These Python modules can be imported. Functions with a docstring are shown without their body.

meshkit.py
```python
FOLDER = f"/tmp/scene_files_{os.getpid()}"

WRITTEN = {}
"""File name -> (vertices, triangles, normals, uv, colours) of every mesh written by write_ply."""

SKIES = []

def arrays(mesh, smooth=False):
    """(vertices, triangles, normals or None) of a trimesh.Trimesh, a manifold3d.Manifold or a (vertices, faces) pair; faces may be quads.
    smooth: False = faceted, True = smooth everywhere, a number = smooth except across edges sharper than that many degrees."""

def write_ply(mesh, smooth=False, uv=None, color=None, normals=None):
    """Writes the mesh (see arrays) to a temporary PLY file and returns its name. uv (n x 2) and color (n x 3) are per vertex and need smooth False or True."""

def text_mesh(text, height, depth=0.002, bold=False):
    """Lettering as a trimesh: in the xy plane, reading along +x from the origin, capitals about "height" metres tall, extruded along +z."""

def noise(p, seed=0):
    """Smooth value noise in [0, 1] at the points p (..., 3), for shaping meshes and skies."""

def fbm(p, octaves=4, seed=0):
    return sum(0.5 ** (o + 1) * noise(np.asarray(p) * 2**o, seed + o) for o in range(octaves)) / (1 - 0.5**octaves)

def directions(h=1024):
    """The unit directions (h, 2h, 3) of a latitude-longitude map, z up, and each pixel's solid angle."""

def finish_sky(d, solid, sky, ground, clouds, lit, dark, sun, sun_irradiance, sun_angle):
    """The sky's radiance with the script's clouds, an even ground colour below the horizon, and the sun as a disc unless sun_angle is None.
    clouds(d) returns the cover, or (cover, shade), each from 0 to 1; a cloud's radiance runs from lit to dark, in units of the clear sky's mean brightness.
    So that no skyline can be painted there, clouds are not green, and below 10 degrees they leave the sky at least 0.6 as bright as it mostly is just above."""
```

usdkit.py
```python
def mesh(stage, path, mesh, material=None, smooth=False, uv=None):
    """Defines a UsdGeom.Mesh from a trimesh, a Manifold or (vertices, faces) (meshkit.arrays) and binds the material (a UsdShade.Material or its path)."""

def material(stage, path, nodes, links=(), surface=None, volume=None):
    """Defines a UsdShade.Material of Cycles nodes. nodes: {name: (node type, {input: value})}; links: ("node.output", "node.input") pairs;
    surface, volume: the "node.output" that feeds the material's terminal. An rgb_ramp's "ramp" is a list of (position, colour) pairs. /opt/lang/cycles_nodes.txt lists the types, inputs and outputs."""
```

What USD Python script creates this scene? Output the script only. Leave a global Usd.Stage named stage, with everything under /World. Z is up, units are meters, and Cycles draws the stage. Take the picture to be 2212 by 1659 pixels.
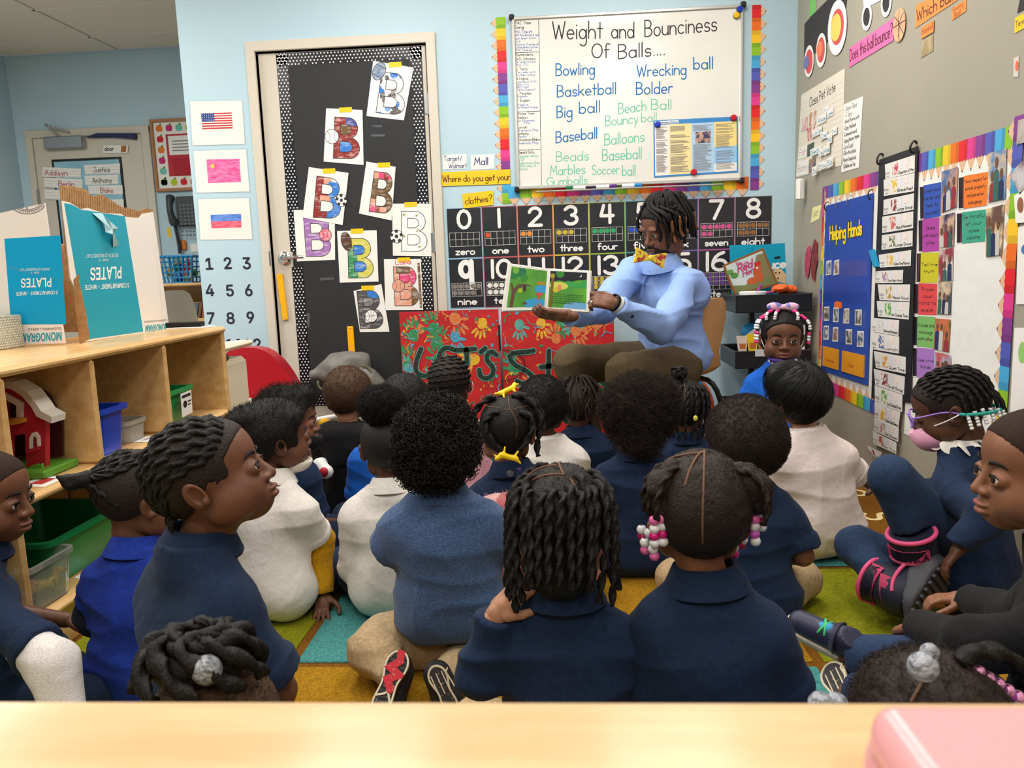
import math, random, numpy as np, trimesh, usdkit, meshkit, manifold3d
from scipy.spatial.transform import Rotation as Rot
from shapely.geometry import LineString, Polygon, MultiLineString, Point, box as sbox
from shapely.ops import unary_union
from shapely import affinity
from pxr import Usd, UsdGeom, UsdLux, UsdShade, Gf, Sdf, Vt
stage = Usd.Stage.CreateInMemory()
UsdGeom.SetStageUpAxis(stage, 'Z'); UsdGeom.SetStageMetersPerUnit(stage, 1.0)
UsdGeom.Xform.Define(stage, '/World'); UsdGeom.Scope.Define(stage, '/World/Looks')
PI = math.pi
V = lambda *a: np.array(a, float)
# ---------------------------------------------------------------- camera
IW, IH, FPX = 2212, 1659, 1699.4
CAM = V(0, 0, .9581)
_y, _p, _r = np.radians([3.7858, 8.5487, -1.971])
_f = V(-math.sin(_y) * math.cos(_p), math.cos(_y) * math.cos(_p), -math.sin(_p)); _r0 = V(math.cos(_y), math.sin(_y), 0); _u0 = np.cross(_r0, _f)
CR, CU, CF = math.cos(_r) * _r0 + math.sin(_r) * _u0, -math.sin(_r) * _r0 + math.cos(_r) * _u0, _f
cam = UsdGeom.Camera.Define(stage, '/World/camera')
cam.CreateHorizontalApertureAttr(36.0); cam.CreateFocalLengthAttr(FPX / IW * 36.0); cam.CreateFStopAttr(10.0); cam.CreateFocusDistanceAttr(2.3)
cam.CreateClippingRangeAttr(Gf.Vec2f(.02, 100))
cam.AddTransformOp().Set(Gf.Matrix4d(*CR, 0, *CU, 0, *(-CF), 0, *CAM, 1))
EXPOSURE = 0.65
cam.CreateExposureAttr(EXPOSURE)
# ---------------------------------------------------------------- lights: ceiling troffers (each lamp's light sits just under its diffuser)
CEIL = 2.79
LAMPS = [(-.75, .9, .75), (-.95, 3.0, 1.2), (.65, .9, .7), (.45, 3.0, 1.05), (-.75, -1.3, .7), (.65, -1.3, .6), (-2.6, 1.5, .9), (-3.2, 3.6, 1.6), (-4.0, 2.4, 1.3)]
LAMP_POWER, LAMP_COLOR = 9.5, (1.0, .96, .9)
for _i, (_x, _yy, _k) in enumerate(LAMPS):
    _l = UsdLux.RectLight.Define(stage, f'/World/ceiling_lamp_light_{_i:03d}')
    _l.CreateWidthAttr(.56); _l.CreateHeightAttr(1.16); _l.CreateIntensityAttr(LAMP_POWER * _k); _l.CreateColorAttr(Gf.Vec3f(*LAMP_COLOR))
    _l.AddTranslateOp().Set(Gf.Vec3d(_x, _yy, CEIL - .03))
dome = UsdLux.DomeLight.Define(stage, '/World/sky_light'); dome.CreateIntensityAttr(.03); dome.CreateColorAttr(Gf.Vec3f(.8, .9, 1))
# ---------------------------------------------------------------- measuring: a point of the photograph on a known plane of the room
def ray(px, py): return CF + (px - IW / 2) / FPX * CR - (py - IH / 2) / FPX * CU
def onY(px, py, y): v = ray(px, py); return CAM + v * (y / v[1])
def onX(px, py, x): v = ray(px, py); return CAM + v * (x / v[0])
def onZ(px, py, z): v = ray(px, py); return CAM + v * ((z - CAM[2]) / v[2])
D, XR, XL = 4.355, 1.245, -2.024
# ---------------------------------------------------------------- scene tree helpers
_names = {}
def numbered(parent, name):
    k = (parent, name); n = _names.get(k, 0); _names[k] = n + 1
    return f'{parent}/{name}' if n == 0 else f'{parent}/{name}_{n:03d}'
def _data(p, **kw):
    for k, v in kw.items():
        if v: p.SetCustomDataByKey(k, v)
def thing(name, label, cat, loc=(0, 0, 0), rz=0, group=None, kind=None):
    x = UsdGeom.Xform.Define(stage, numbered('/World', name)); loc = tuple(map(float, loc))
    if any(loc) or rz:
        x.AddTranslateOp().Set(Gf.Vec3d(*loc)); x.AddRotateZOp().Set(math.degrees(rz))
    p = x.GetPrim(); _data(p, label=label, category=cat, group=group, kind=kind); ORIGIN[str(p.GetPath())] = (np.array(loc), rz)
    return p
ORIGIN = {}
def tolocal(mesh, parent):
    q = str(parent.GetPath())
    while q not in ORIGIN and q.count('/') > 1: q = q.rsplit('/', 1)[0]
    loc, rz = ORIGIN.get(q, (np.zeros(3), 0))
    v, f = (mesh.to_mesh().vert_properties[:, :3], mesh.to_mesh().tri_verts) if hasattr(mesh, 'to_mesh') else ((mesh.vertices, mesh.faces) if hasattr(mesh, 'vertices') else mesh)
    v = np.asarray(v, float) - loc
    if rz:
        c, s = math.cos(-rz), math.sin(-rz); v = v @ np.array([[c, s, 0], [-s, c, 0], [0, 0, 1]])
    return v, np.asarray(f, int)
def part(parent, name, mesh, m, smooth=False, label=None, kind=None, world=True):
    """one Mesh prim under parent; the mesh is given in world coordinates unless world=False"""
    path = numbered(str(parent.GetPath()), name)
    if world: mesh = tolocal(mesh, parent)
    v, f = mesh if isinstance(mesh, tuple) else (np.asarray(mesh.vertices), np.asarray(mesh.faces)) if hasattr(mesh, 'vertices') else (mesh.to_mesh().vert_properties[:, :3], mesh.to_mesh().tri_verts)
    u, f2 = np.unique(np.asarray(f, int), return_inverse=True); mesh = (np.asarray(v, float)[u], f2.reshape(-1, 3))
    o = usdkit.mesh(stage, path, mesh, m, smooth).GetPrim(); _data(o, label=label, kind=kind)
    return o
def single(name, mesh, m, label, cat, smooth=False, group=None, kind=None):
    o = usdkit.mesh(stage, numbered('/World', name), mesh, m, smooth).GetPrim(); _data(o, label=label, category=cat, group=group, kind=kind); return o
def struct(name, mesh, m, smooth=False, parent=None):
    o = usdkit.mesh(stage, numbered(parent or '/World', name), mesh, m, smooth).GetPrim()
    if not parent: o.SetCustomDataByKey('kind', 'structure')
    return o
def curves(parent, name, strands, width, m, taper=.5, kind=None):
    """strands: list of (n,3) arrays in world coordinates -> one BasisCurves part"""
    loc, rz = ORIGIN.get(str(parent.GetPath()), (np.zeros(3), 0))
    c = UsdGeom.BasisCurves.Define(stage, numbered(str(parent.GetPath()), name))
    c.CreateTypeAttr('cubic'); c.CreateBasisAttr('catmullRom'); c.CreateWrapAttr('pinned')
    pts = np.concatenate(strands) - loc
    c.CreatePointsAttr(Vt.Vec3fArray.FromNumpy(pts.astype(np.float32))); c.CreateCurveVertexCountsAttr(Vt.IntArray([len(s) for s in strands]))
    w = np.concatenate([width * np.linspace(1, taper, len(s)) for s in strands]).astype(np.float32)
    c.CreateWidthsAttr(Vt.FloatArray.FromNumpy(w)); c.SetWidthsInterpolation('vertex')
    UsdShade.MaterialBindingAPI.Apply(c.GetPrim()).Bind(m); _data(c.GetPrim(), kind=kind)
    return c.GetPrim()
# ---------------------------------------------------------------- materials
def lin(c):
    c = np.asarray(c, float) / 255.0
    return tuple(np.where(c <= .04045, c / 12.92, ((c + .055) / 1.055) ** 2.4))
_mats = {}
def mat(key, col=(200, 200, 200), rough=.55, var=None, bump=None, col2=None, metal=0, spec=.4, sheen=0, trans=0, emit=None, stretch=(1, 1, 1), sss=0, coat=0, ramp=(.35, .65), detail=3):
    """principled material; var = noise scale mixing col with col2; bump = (scale, distance)"""
    if key in _mats: return _mats[key]
    base = {'roughness': rough, 'metallic': metal, 'specular_ior_level': spec, 'base_color': lin(col)}
    if sheen: base.update(sheen_weight=sheen, sheen_roughness=.6)
    if trans: base.update(transmission_weight=trans, ior=1.4)
    if coat: base.update(coat_weight=coat, coat_roughness=.15)
    if sss: base.update(subsurface_weight=sss, subsurface_radius=(1, .35, .2), subsurface_scale=.006)
    if emit: base.update(emission_color=lin(col), emission_strength=emit)
    n, l = {'p': ('principled_bsdf', base)}, []
    if var or bump:
        n['t'] = ('texture_coordinate', {}); n['mp'] = ('mapping', {'scale': stretch}); l.append(('t.object', 'mp.vector'))
    if var:
        n['n'] = ('noise_texture', {'scale': var, 'detail': detail}); n['r'] = ('rgb_ramp', {'ramp': [(ramp[0], lin(col)), (ramp[1], lin(col2 or tuple(x * .85 for x in col)))]})
        l += [('mp.vector', 'n.vector'), ('n.fac', 'r.fac'), ('r.color', 'p.base_color')]
    if bump:
        n['bn'] = ('noise_texture', {'scale': bump[0], 'detail': 2}); n['b'] = ('bump', {'distance': bump[1], 'strength': 1.0})
        l += [('mp.vector', 'bn.vector'), ('bn.fac', 'b.height'), ('b.normal', 'p.normal')]
    _mats[key] = usdkit.material(stage, '/World/Looks/' + key, n, l, surface='p.BSDF')
    return _mats[key]
def flat(col, rough=.6, spec=.3):
    return mat('paint_%02x%02x%02x_%d' % (*[int(max(0, min(255, c))) for c in col], int(rough * 100)), col, rough, spec=spec)
PAPER = mat('white_paper', (236, 233, 228), .7, bump=(60, .0006)); LAM = mat('laminated_paper', (234, 230, 224), .22, bump=(22, .0012), spec=.5)
WHITE = flat((240, 240, 238)); BLACK = flat((22, 22, 24)); INK = flat((35, 33, 36), .6)
YTAPE = mat('yellow_tape', (236, 196, 20), .45); WOOD = mat('maple_wood', (226, 186, 128), .35, var=6, col2=(208, 164, 104), stretch=(6, 1, 6), coat=.3)
BLKMETAL = mat('black_metal', (20, 20, 22), .35, spec=.5); STEEL = mat('brushed_steel', (175, 176, 178), .3, metal=.9); CHROME = mat('chrome', (200, 200, 205), .12, metal=1)
CLEARP = mat('clear_plastic', (235, 240, 240), .08, trans=.92); CARD = mat('brown_cardboard', (176, 134, 88), .8, var=40, col2=(156, 114, 70))
FILM = usdkit.material(stage, '/World/Looks/clear_film', {'t': ('transparent_bsdf', {'color': (1, 1, 1)}), 'g': ('glossy_bsdf', {'color': (1, 1, 1), 'roughness': .15}), 'm': ('mix_closure', {'fac': .1})}, [('t.BSDF', 'm.closure1'), ('g.BSDF', 'm.closure2')], surface='m.closure')
# ---------------------------------------------------------------- mesh helpers
cat = lambda ms: trimesh.util.concatenate([m if isinstance(m, trimesh.Trimesh) else trimesh.Trimesh(*m, process=False) for m in ms if m is not None])
def rbox(lo, hi, c=.004):
    """box with chamfered edges"""
    lo, hi = np.minimum(lo, hi).astype(float), np.maximum(lo, hi).astype(float); c = min(c, .45 * (hi - lo).min()); pts = []
    for i in np.ndindex(2, 2, 2):
        for k in range(3):
            p = np.where(i, hi - c, lo + c); p[k] = hi[k] if i[k] else lo[k]; pts.append(p)
    return trimesh.convex.convex_hull(np.array(pts))
def xf(m, R=None, t=(0, 0, 0), s=1):
    v = np.asarray(m.vertices) * s
    if R is not None: v = v @ np.asarray(R).T
    return trimesh.Trimesh(v + np.asarray(t), m.faces, process=False)
def frame_of(d, up=(0, 0, 1)):
    d = np.asarray(d, float); d = d / (np.linalg.norm(d) + 1e-12); a = np.asarray(up, float)
    if abs(d @ a) > .98 * np.linalg.norm(a): a = V(1, 0, 0) if abs(d[0]) < .9 else V(0, 1, 0)
    x = np.cross(a, d); x /= np.linalg.norm(x); return np.stack([x, np.cross(d, x), d], 1)
def tube(path, r, sides=10, cap=True, twist=None, section=None, closed=False):
    """swept tube with parallel-transported frame; r scalar or per-point"""
    p = np.asarray(path, float); n = len(p); r = np.broadcast_to(r, (n,))
    t = np.gradient(p, axis=0) if not closed else np.roll(p, -1, 0) - np.roll(p, 1, 0)
    t /= np.linalg.norm(t, axis=1, keepdims=True) + 1e-12
    a = frame_of(t[0])[:, 0]; A = np.zeros_like(p)
    for i in range(n):
        a = a - t[i] * (a @ t[i]); a /= np.linalg.norm(a) + 1e-12; A[i] = a
    B = np.cross(t, A); sec = np.stack([np.cos(np.arange(sides) * 2 * PI / sides), np.sin(np.arange(sides) * 2 * PI / sides)], 1) if section is None else np.asarray(section); sides = len(sec)
    tw = np.zeros(n) if twist is None else np.asarray(twist); c, s = np.cos(tw)[:, None], np.sin(tw)[:, None]
    X, Y = sec[None, :, 0] * c - sec[None, :, 1] * s, sec[None, :, 0] * s + sec[None, :, 1] * c
    v = p[:, None] + r[:, None, None] * (X[..., None] * A[:, None] + Y[..., None] * B[:, None])
    m = n if closed else n - 1
    i, j = np.meshgrid(np.arange(m), np.arange(sides), indexing='ij'); i2 = (i + 1) % n; j2 = (j + 1) % sides
    q = np.stack([i * sides + j, i * sides + j2, i2 * sides + j2, i2 * sides + j], -1).reshape(-1, 4)
    f = np.vstack([q[:, [0, 1, 2]], q[:, [0, 2, 3]]]); v = v.reshape(-1, 3)
    if cap and not closed:
        e = [[len(v), (k + 1) % sides, k] for k in range(sides)] + [[len(v) + 1, (n - 1) * sides + k, (n - 1) * sides + (k + 1) % sides] for k in range(sides)]
        v = np.vstack([v, p[0], p[-1]]); f = np.vstack([f, e])
    return trimesh.Trimesh(v, f, process=False)
def spline(pts, n=24):
    from scipy.interpolate import CubicSpline
    pts = np.asarray(pts, float); d = np.r_[0, np.cumsum(np.linalg.norm(np.diff(pts, axis=0), axis=1) + 1e-9)]
    return CubicSpline(d, pts)(np.linspace(0, d[-1], n)) if len(pts) > 2 else np.linspace(pts[0], pts[-1], n)
def lathe(profile, n=32, c=(0, 0, 0), axis=(0, 0, 1)):
    pr = np.asarray(profile, float); a = np.arange(n) * 2 * PI / n
    v = np.stack([pr[:, None, 0] * np.cos(a), pr[:, None, 0] * np.sin(a), np.broadcast_to(pr[:, None, 1], (len(pr), n))], -1).reshape(-1, 3)
    i, j = np.meshgrid(np.arange(len(pr) - 1), np.arange(n), indexing='ij'); j2 = (j + 1) % n
    q = np.stack([i * n + j, i * n + j2, (i + 1) * n + j2, (i + 1) * n + j], -1).reshape(-1, 4)
    return trimesh.Trimesh(v @ frame_of(axis).T + np.asarray(c), np.vstack([q[:, [0, 1, 2]], q[:, [0, 2, 3]]]), process=False)
def ball(c, r, sub=2, R=None):
    m = trimesh.creation.icosphere(sub); v = m.vertices * np.broadcast_to(r, 3)
    if R is not None: v = v @ np.asarray(R).T
    return trimesh.Trimesh(v + np.asarray(c), m.faces, process=False)
def polys(g): return [p for p in getattr(g, 'geoms', [g]) if p.geom_type == 'Polygon' and p.area > 1e-9]
def triangulate(g):
    vs, fs, n = [], [], 0
    for p in polys(g):
        v, f = trimesh.creation.triangulate_polygon(p, engine='earcut'); vs.append(v); fs.append(np.asarray(f) + n); n += len(v)
    return (np.vstack(vs), np.vstack(fs)) if vs else (np.zeros((0, 2)), np.zeros((0, 3), int))
def extrude(g, h):
    return cat([trimesh.creation.extrude_polygon(p, h, engine='earcut') for p in polys(g)])
class Plane:
    """a flat place in the room: O + a*ex + b*ey, normal en towards the room"""
    def __init__(s, O, ex, ey):
        s.O, s.ex, s.ey = V(*O), V(*ex) / np.linalg.norm(ex), V(*ey) / np.linalg.norm(ey); s.en = np.cross(s.ex, s.ey)
    def px(s, x, y):
        v = ray(x, y); t = ((s.O - CAM) @ s.en) / (v @ s.en); q = CAM + v * t - s.O; return V(q @ s.ex, q @ s.ey)
    def pxs(s, L, z=None):
        """photo points; z = (x0, y0, scale) of a zoomed view they were read in"""
        return np.array([s.px(*((a, b) if z is None else (z[0] + a / z[2], z[1] + b / z[2]))) for a, b in L])
    def p3(s, q, off=0): q = np.atleast_2d(q); return s.O + q[:, :1] * s.ex + q[:, 1:2] * s.ey + off * s.en
    def slab(s, g, off, th, curl=0):
        """polygon of thickness th whose back is off in front of the plane"""
        g = Polygon(g) if not hasattr(g, 'geom_type') else g
        if not g.is_valid: g = g.buffer(0)
        m = extrude(g, th); v = s.p3(m.vertices[:, :2]) + (off + m.vertices[:, 2:3]) * s.en
        return trimesh.Trimesh(v, m.faces, process=False)
    def decal(s, g, off):
        g = Polygon(g) if not hasattr(g, 'geom_type') else g
        if not g.is_valid: g = g.buffer(0)
        v, f = triangulate(g); 
        if len(f):
            a = v[f]; cr = (a[:, 1, 0] - a[:, 0, 0]) * (a[:, 2, 1] - a[:, 0, 1]) - (a[:, 1, 1] - a[:, 0, 1]) * (a[:, 2, 0] - a[:, 0, 0]); f = np.where(cr[:, None] < 0, f[:, ::-1], f)
        return trimesh.Trimesh(s.p3(v, off) if len(v) else np.zeros((0, 3)), f, process=False)
def bil(c, u, v):
    """bilinear point of a quad TL,TR,BR,BL; v runs down"""
    c = np.asarray(c); u, v = np.asarray(u)[..., None], np.asarray(v)[..., None]
    return (1 - v) * ((1 - u) * c[0] + u * c[1]) + v * ((1 - u) * c[3] + u * c[2])
def qmap(c, g):
    """maps a shapely shape given in (u right, v down) unit coordinates into the quad c"""
    import shapely
    return shapely.transform(g, lambda a: bil(c, a[:, 0], a[:, 1]))
def mrect(c, u0, v0, u1, v1): return Polygon(bil(c, np.array([u0, u1, u1, u0]), np.array([v0, v0, v1, v1])))
BACK = Plane((0, D, 0), (1, 0, 0), (0, 0, 1)); DOORP = Plane((0, D + .012, 0), (1, 0, 0), (0, 0, 1)); RIGHT = Plane((XR, 0, 0), (0, -1, 0), (0, 0, 1))
# ---------------------------------------------------------------- hand lettering: single-stroke letters, cap height 10
GL = {}
for _row in """A 7|0,0 3.5,10 7,0/1.3,3.6 5.7,3.6;B 6|0,0 0,10/0,10 a2.6,7.6,2.8,2.4,90,-90 0,5.2/0,5.2 a2.8,2.6,3.2,2.6,90,-90 0,0;C 6.5|a4,5,4,5,45,315;D 7|0,0 0,10/0,10 2,10 a2,5,5,5,90,-90 0,0;E 5.5|5.5,10 0,10 0,0 5.5,0/0,5.2 4.5,5.2;F 5.3|5.3,10 0,10 0,0/0,5.2 4.3,5.2;G 7|a4,5,4,5,45,355 4.4,4.6;H 6.5|0,0 0,10/6.5,0 6.5,10/0,5.2 6.5,5.2;I 3|1.5,0 1.5,10/0,10 3,10/0,0 3,0;J 5|1.5,10 5,10/4,10 4,3 a2,2.5,2,2.5,0,-180;K 6|0,0 0,10/5.6,10 0,4.4/1.8,6 6,0;L 5|0,10 0,0 5,0;M 8|0,0 1,10 4,3 7,10 8,0;N 6.5|0,0 0,10 6.5,0 6.5,10;O 7.6|a3.8,5,3.8,5,90,450;P 5.8|0,0 0,10/0,10 a2.8,7.4,3,2.6,90,-90 0,4.8;Q 7.6|a3.8,5,3.8,5,90,450/5,2.2 7.8,-.6;R 6|0,0 0,10/0,10 a2.8,7.5,3,2.5,90,-90 0,5/2.6,5 6,0;S 6|5.6,8.6 a3,7.6,2.6,2.4,40,260 a3,2.5,2.9,2.6,80,-150;T 6.6|0,10 6.6,10/3.3,10 3.3,0;U 6.5|0,10 0,3.2 a3.25,3.2,3.25,3.2,180,360 6.5,10;V 6.6|0,10 3.3,0 6.6,10;W 9.5|0,10 2.4,0 4.75,8 7.1,0 9.5,10;X 6|0,0 6,10/0,10 6,0;Y 6|0,10 3,5 6,10/3,5 3,0;Z 6|0,10 6,10 0,0 6,0;a 5.4|a2.6,2.7,2.6,2.7,30,390/5.3,5.4 5.3,0;b 5.4|0,10 0,0/a2.7,2.7,2.6,2.7,180,-180;c 4.8|a2.7,2.7,2.7,2.7,45,315;d 5.4|a2.6,2.7,2.6,2.7,0,360/5.3,10 5.3,0;e 5.2|0,2.8 5.2,2.8 a2.6,2.7,2.6,2.7,0,310;f 3.6|3.8,9.2 a2.6,8.6,1.4,1.4,60,180 1.2,0/0,5.6 3.4,5.6;g 5.4|a2.6,2.7,2.6,2.7,30,390/5.3,5.4 5.3,-1.8 a2.8,-1.8,2.5,2.4,0,-150;h 5|0,10 0,0/0,3 a2.5,3,2.5,2.5,180,0 5,0;i .6|.3,5.4 .3,0/.3,7.6 .3,8;j 2.6|2.3,5.4 2.3,-2 a.8,-2,1.5,2,0,-140/2.3,7.6 2.3,8;k 4.8|0,10 0,0/4.4,5.6 0,2.4/1.5,3.6 4.8,0;l .6|.3,10 .3,0;m 8|0,5.5 0,0/0,3.2 a2,3.4,2,2.1,180,0 4,0/4,3.2 a6,3.4,2,2.1,180,0 8,0;n 5|0,5.5 0,0/0,3 a2.5,3,2.5,2.5,180,0 5,0;o 5.4|a2.7,2.7,2.7,2.7,90,450;p 5.4|0,5.5 0,-4/a2.7,2.7,2.6,2.7,180,-180;q 5.4|a2.6,2.7,2.6,2.7,0,360/5.3,5.5 5.3,-4;r 3.4|0,5.5 0,0/0,3 a2.4,3,2.4,2.5,180,60;s 4.4|4.2,4.6 a2.2,4,1.9,1.5,40,260 a2.2,1.4,2.2,1.4,85,-150;t 3.6|1.8,9 1.8,0/0,5.6 3.6,5.6;u 5|0,5.5 0,2.4 a2.5,2.4,2.5,2.4,180,360 5,5.5/5,2.4 5,0;v 4.8|0,5.5 2.4,0 4.8,5.5;w 7|0,5.5 1.8,0 3.5,4.6 5.2,0 7,5.5;x 4.6|0,0 4.6,5.5/0,5.5 4.6,0;y 4.8|0,5.5 2.5,0/4.8,5.5 1,-4;z 4.6|0,5.5 4.6,5.5 0,0 4.6,0;0 6.4|a3.2,5,3.2,5,90,450;1 1|.5,10 .5,0;2 5.8|.2,7.6 a2.9,7.2,2.7,2.8,170,-35 0,0 5.8,0;3 5.6|.2,8.4 a2.7,7.5,2.5,2.5,150,-80 a2.7,2.6,2.9,2.6,80,-155;4 6|1.4,10 0,4 6,4/4.4,10 4.4,0;5 5.6|5,10 .8,10 .4,5.4 a2.7,3.2,2.9,3.2,130,-150;6 5.8|4.6,10 a5.2,2.9,5.2,7.1,100,180 a2.9,2.9,2.9,2.9,180,-180;7 5.6|0,10 5.6,10 1.8,0;8 5.8|a2.9,7.6,2.4,2.4,-90,270/a2.9,2.6,2.9,2.6,90,450;9 5.6|a2.8,7.2,2.7,2.8,0,360/5.5,10 5.5,0;. .8|.3,.1 .5,.3;, 1|.6,.4 .2,-1.2;: .8|.4,1 .4,1.3/.4,4.4 .4,4.7;? 5|0,8 a2.5,7.6,2.4,2.4,170,-60 2.5,4.4 2.5,3/2.5,.3 2.5,.6;! .6|.3,10 .3,3/.3,.4 .3,.7;' .6|.3,10 .3,8;- 3.4|0,3.6 3.4,3.6;+ 4|0,4 4,4/2,6 2,2;/ 4|0,-1 4,10;= 4|0,3 4,3/0,5 4,5;& 5|5,0 1,8 a2.4,8.4,1.4,1.6,180,0 0,2 a2,2,2,2,180,330 5,3""".split(';'):
    _h, _b = _row.split('|'); _ch = _h[0]; _w = float(_h[2:]); _st = []
    for _s in _b.split('/') if _ch != '/' else [_b[0:]]:
        _pts = []
        for _t in _s.split():
            if _t[0] == 'a':
                _cx, _cy, _rx, _ry, _a0, _a1 = map(float, _t[1:].split(',')); _k = max(4, int(abs(_a1 - _a0) / 26))
                _pts += [(_cx + _rx * math.cos(math.radians(_q)), _cy + _ry * math.sin(math.radians(_q))) for _q in np.linspace(_a0, _a1, _k + 1)]
            else: _pts.append(tuple(map(float, _t.split(','))))
        _st.append(np.array(_pts))
    GL[_ch] = (_w, _st)
GL['/'] = (4, [np.array([(0, -1.), (4, 10)])])
def layout(s, gap=1.7):
    x, out = 0., []
    for ch in s:
        if ch == ' ': x += 3.6; continue
        w, st = GL.get(ch, GL['-']); out += [q + V(x, 0) for q in st]; x += w + gap
    return out, max(x - gap, .5)
def lettering(P, s, p0, p1, h, wt=.11, z=None, wob=0.0, seed=0):
    """a line of lettering on plane P: baseline from photo point p0 to p1, capitals h photo pixels tall; wt = stroke width / cap height"""
    st, w = layout(s)
    if z: p0, p1, h = (z[0] + p0[0] / z[2], z[1] + p0[1] / z[2]), (z[0] + p1[0] / z[2], z[1] + p1[1] / z[2]), h / z[2]
    a, b = P.px(*p0), P.px(*p1); m = ((p0[0] + p1[0]) / 2, (p0[1] + p1[1]) / 2); up = P.px(m[0], m[1] - h) - P.px(*m)
    return letters2d(st, w, a, b, up, wt, wob, seed)
def letters2d(st, w, a, b, up, wt=.11, wob=0., seed=0):
    rg = random.Random(seed); ax = (b - a) / w; uy = up / 10.0; L = []
    for q in st:
        o = V(rg.uniform(-1, 1), rg.uniform(-1, 1)) * wob
        L.append(LineString(a + (q[:, :1] + o[0]) * ax + (q[:, 1:] + o[1]) * uy))
    return unary_union([l.buffer(np.linalg.norm(up) * wt / 2, quad_segs=2) for l in L])
def text_on(c, s, u0, v0, u1, h, wt=.11, v1=None, wob=0, seed=0):
    """lettering inside a quad c (TL,TR,BR,BL) in its unit coordinates; v = baseline (down), h = cap height as a part of the quad's height"""
    st, w = layout(s); v1 = v0 if v1 is None else v1; a, b = bil(c, u0, v0), bil(c, u1, v1); up = bil(c, (u0 + u1) / 2, (v0 + v1) / 2 - h) - bil(c, (u0 + u1) / 2, (v0 + v1) / 2)
    return letters2d(st, w, a, b, up, wt, wob, seed)
def inter(s, h, bold=True):
    """printed lettering (sans serif) as a shapely shape, capitals h tall, from x = 0"""
    m = meshkit.text_mesh(s, h, .001, bold); f = m.faces[np.abs(m.face_normals[:, 2] - 1) < .01]
    return unary_union([Polygon(m.vertices[t][:, :2]) for t in f]).buffer(h * .004)
def fitted(g, c, u0, v0, u1, v1):
    """puts a shape into the box u0..u1, v0 (top)..v1 (bottom) of the quad c"""
    x0, y0, x1, y1 = g.bounds; g = affinity.affine_transform(g, [(u1 - u0) / (x1 - x0), 0, 0, (v0 - v1) / (y1 - y0), u0 - x0 * (u1 - u0) / (x1 - x0), v1 - y0 * (v0 - v1) / (y1 - y0)])
    return qmap(c, g)
def ell(cx, cy, rx, ry, rot=0, n=28):
    a = np.arange(n) * 2 * PI / n; p = np.stack([rx * np.cos(a), ry * np.sin(a)], 1); c, s = math.cos(rot), math.sin(rot)
    return Polygon(p @ np.array([[c, s], [-s, c]]) + V(cx, cy))
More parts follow.
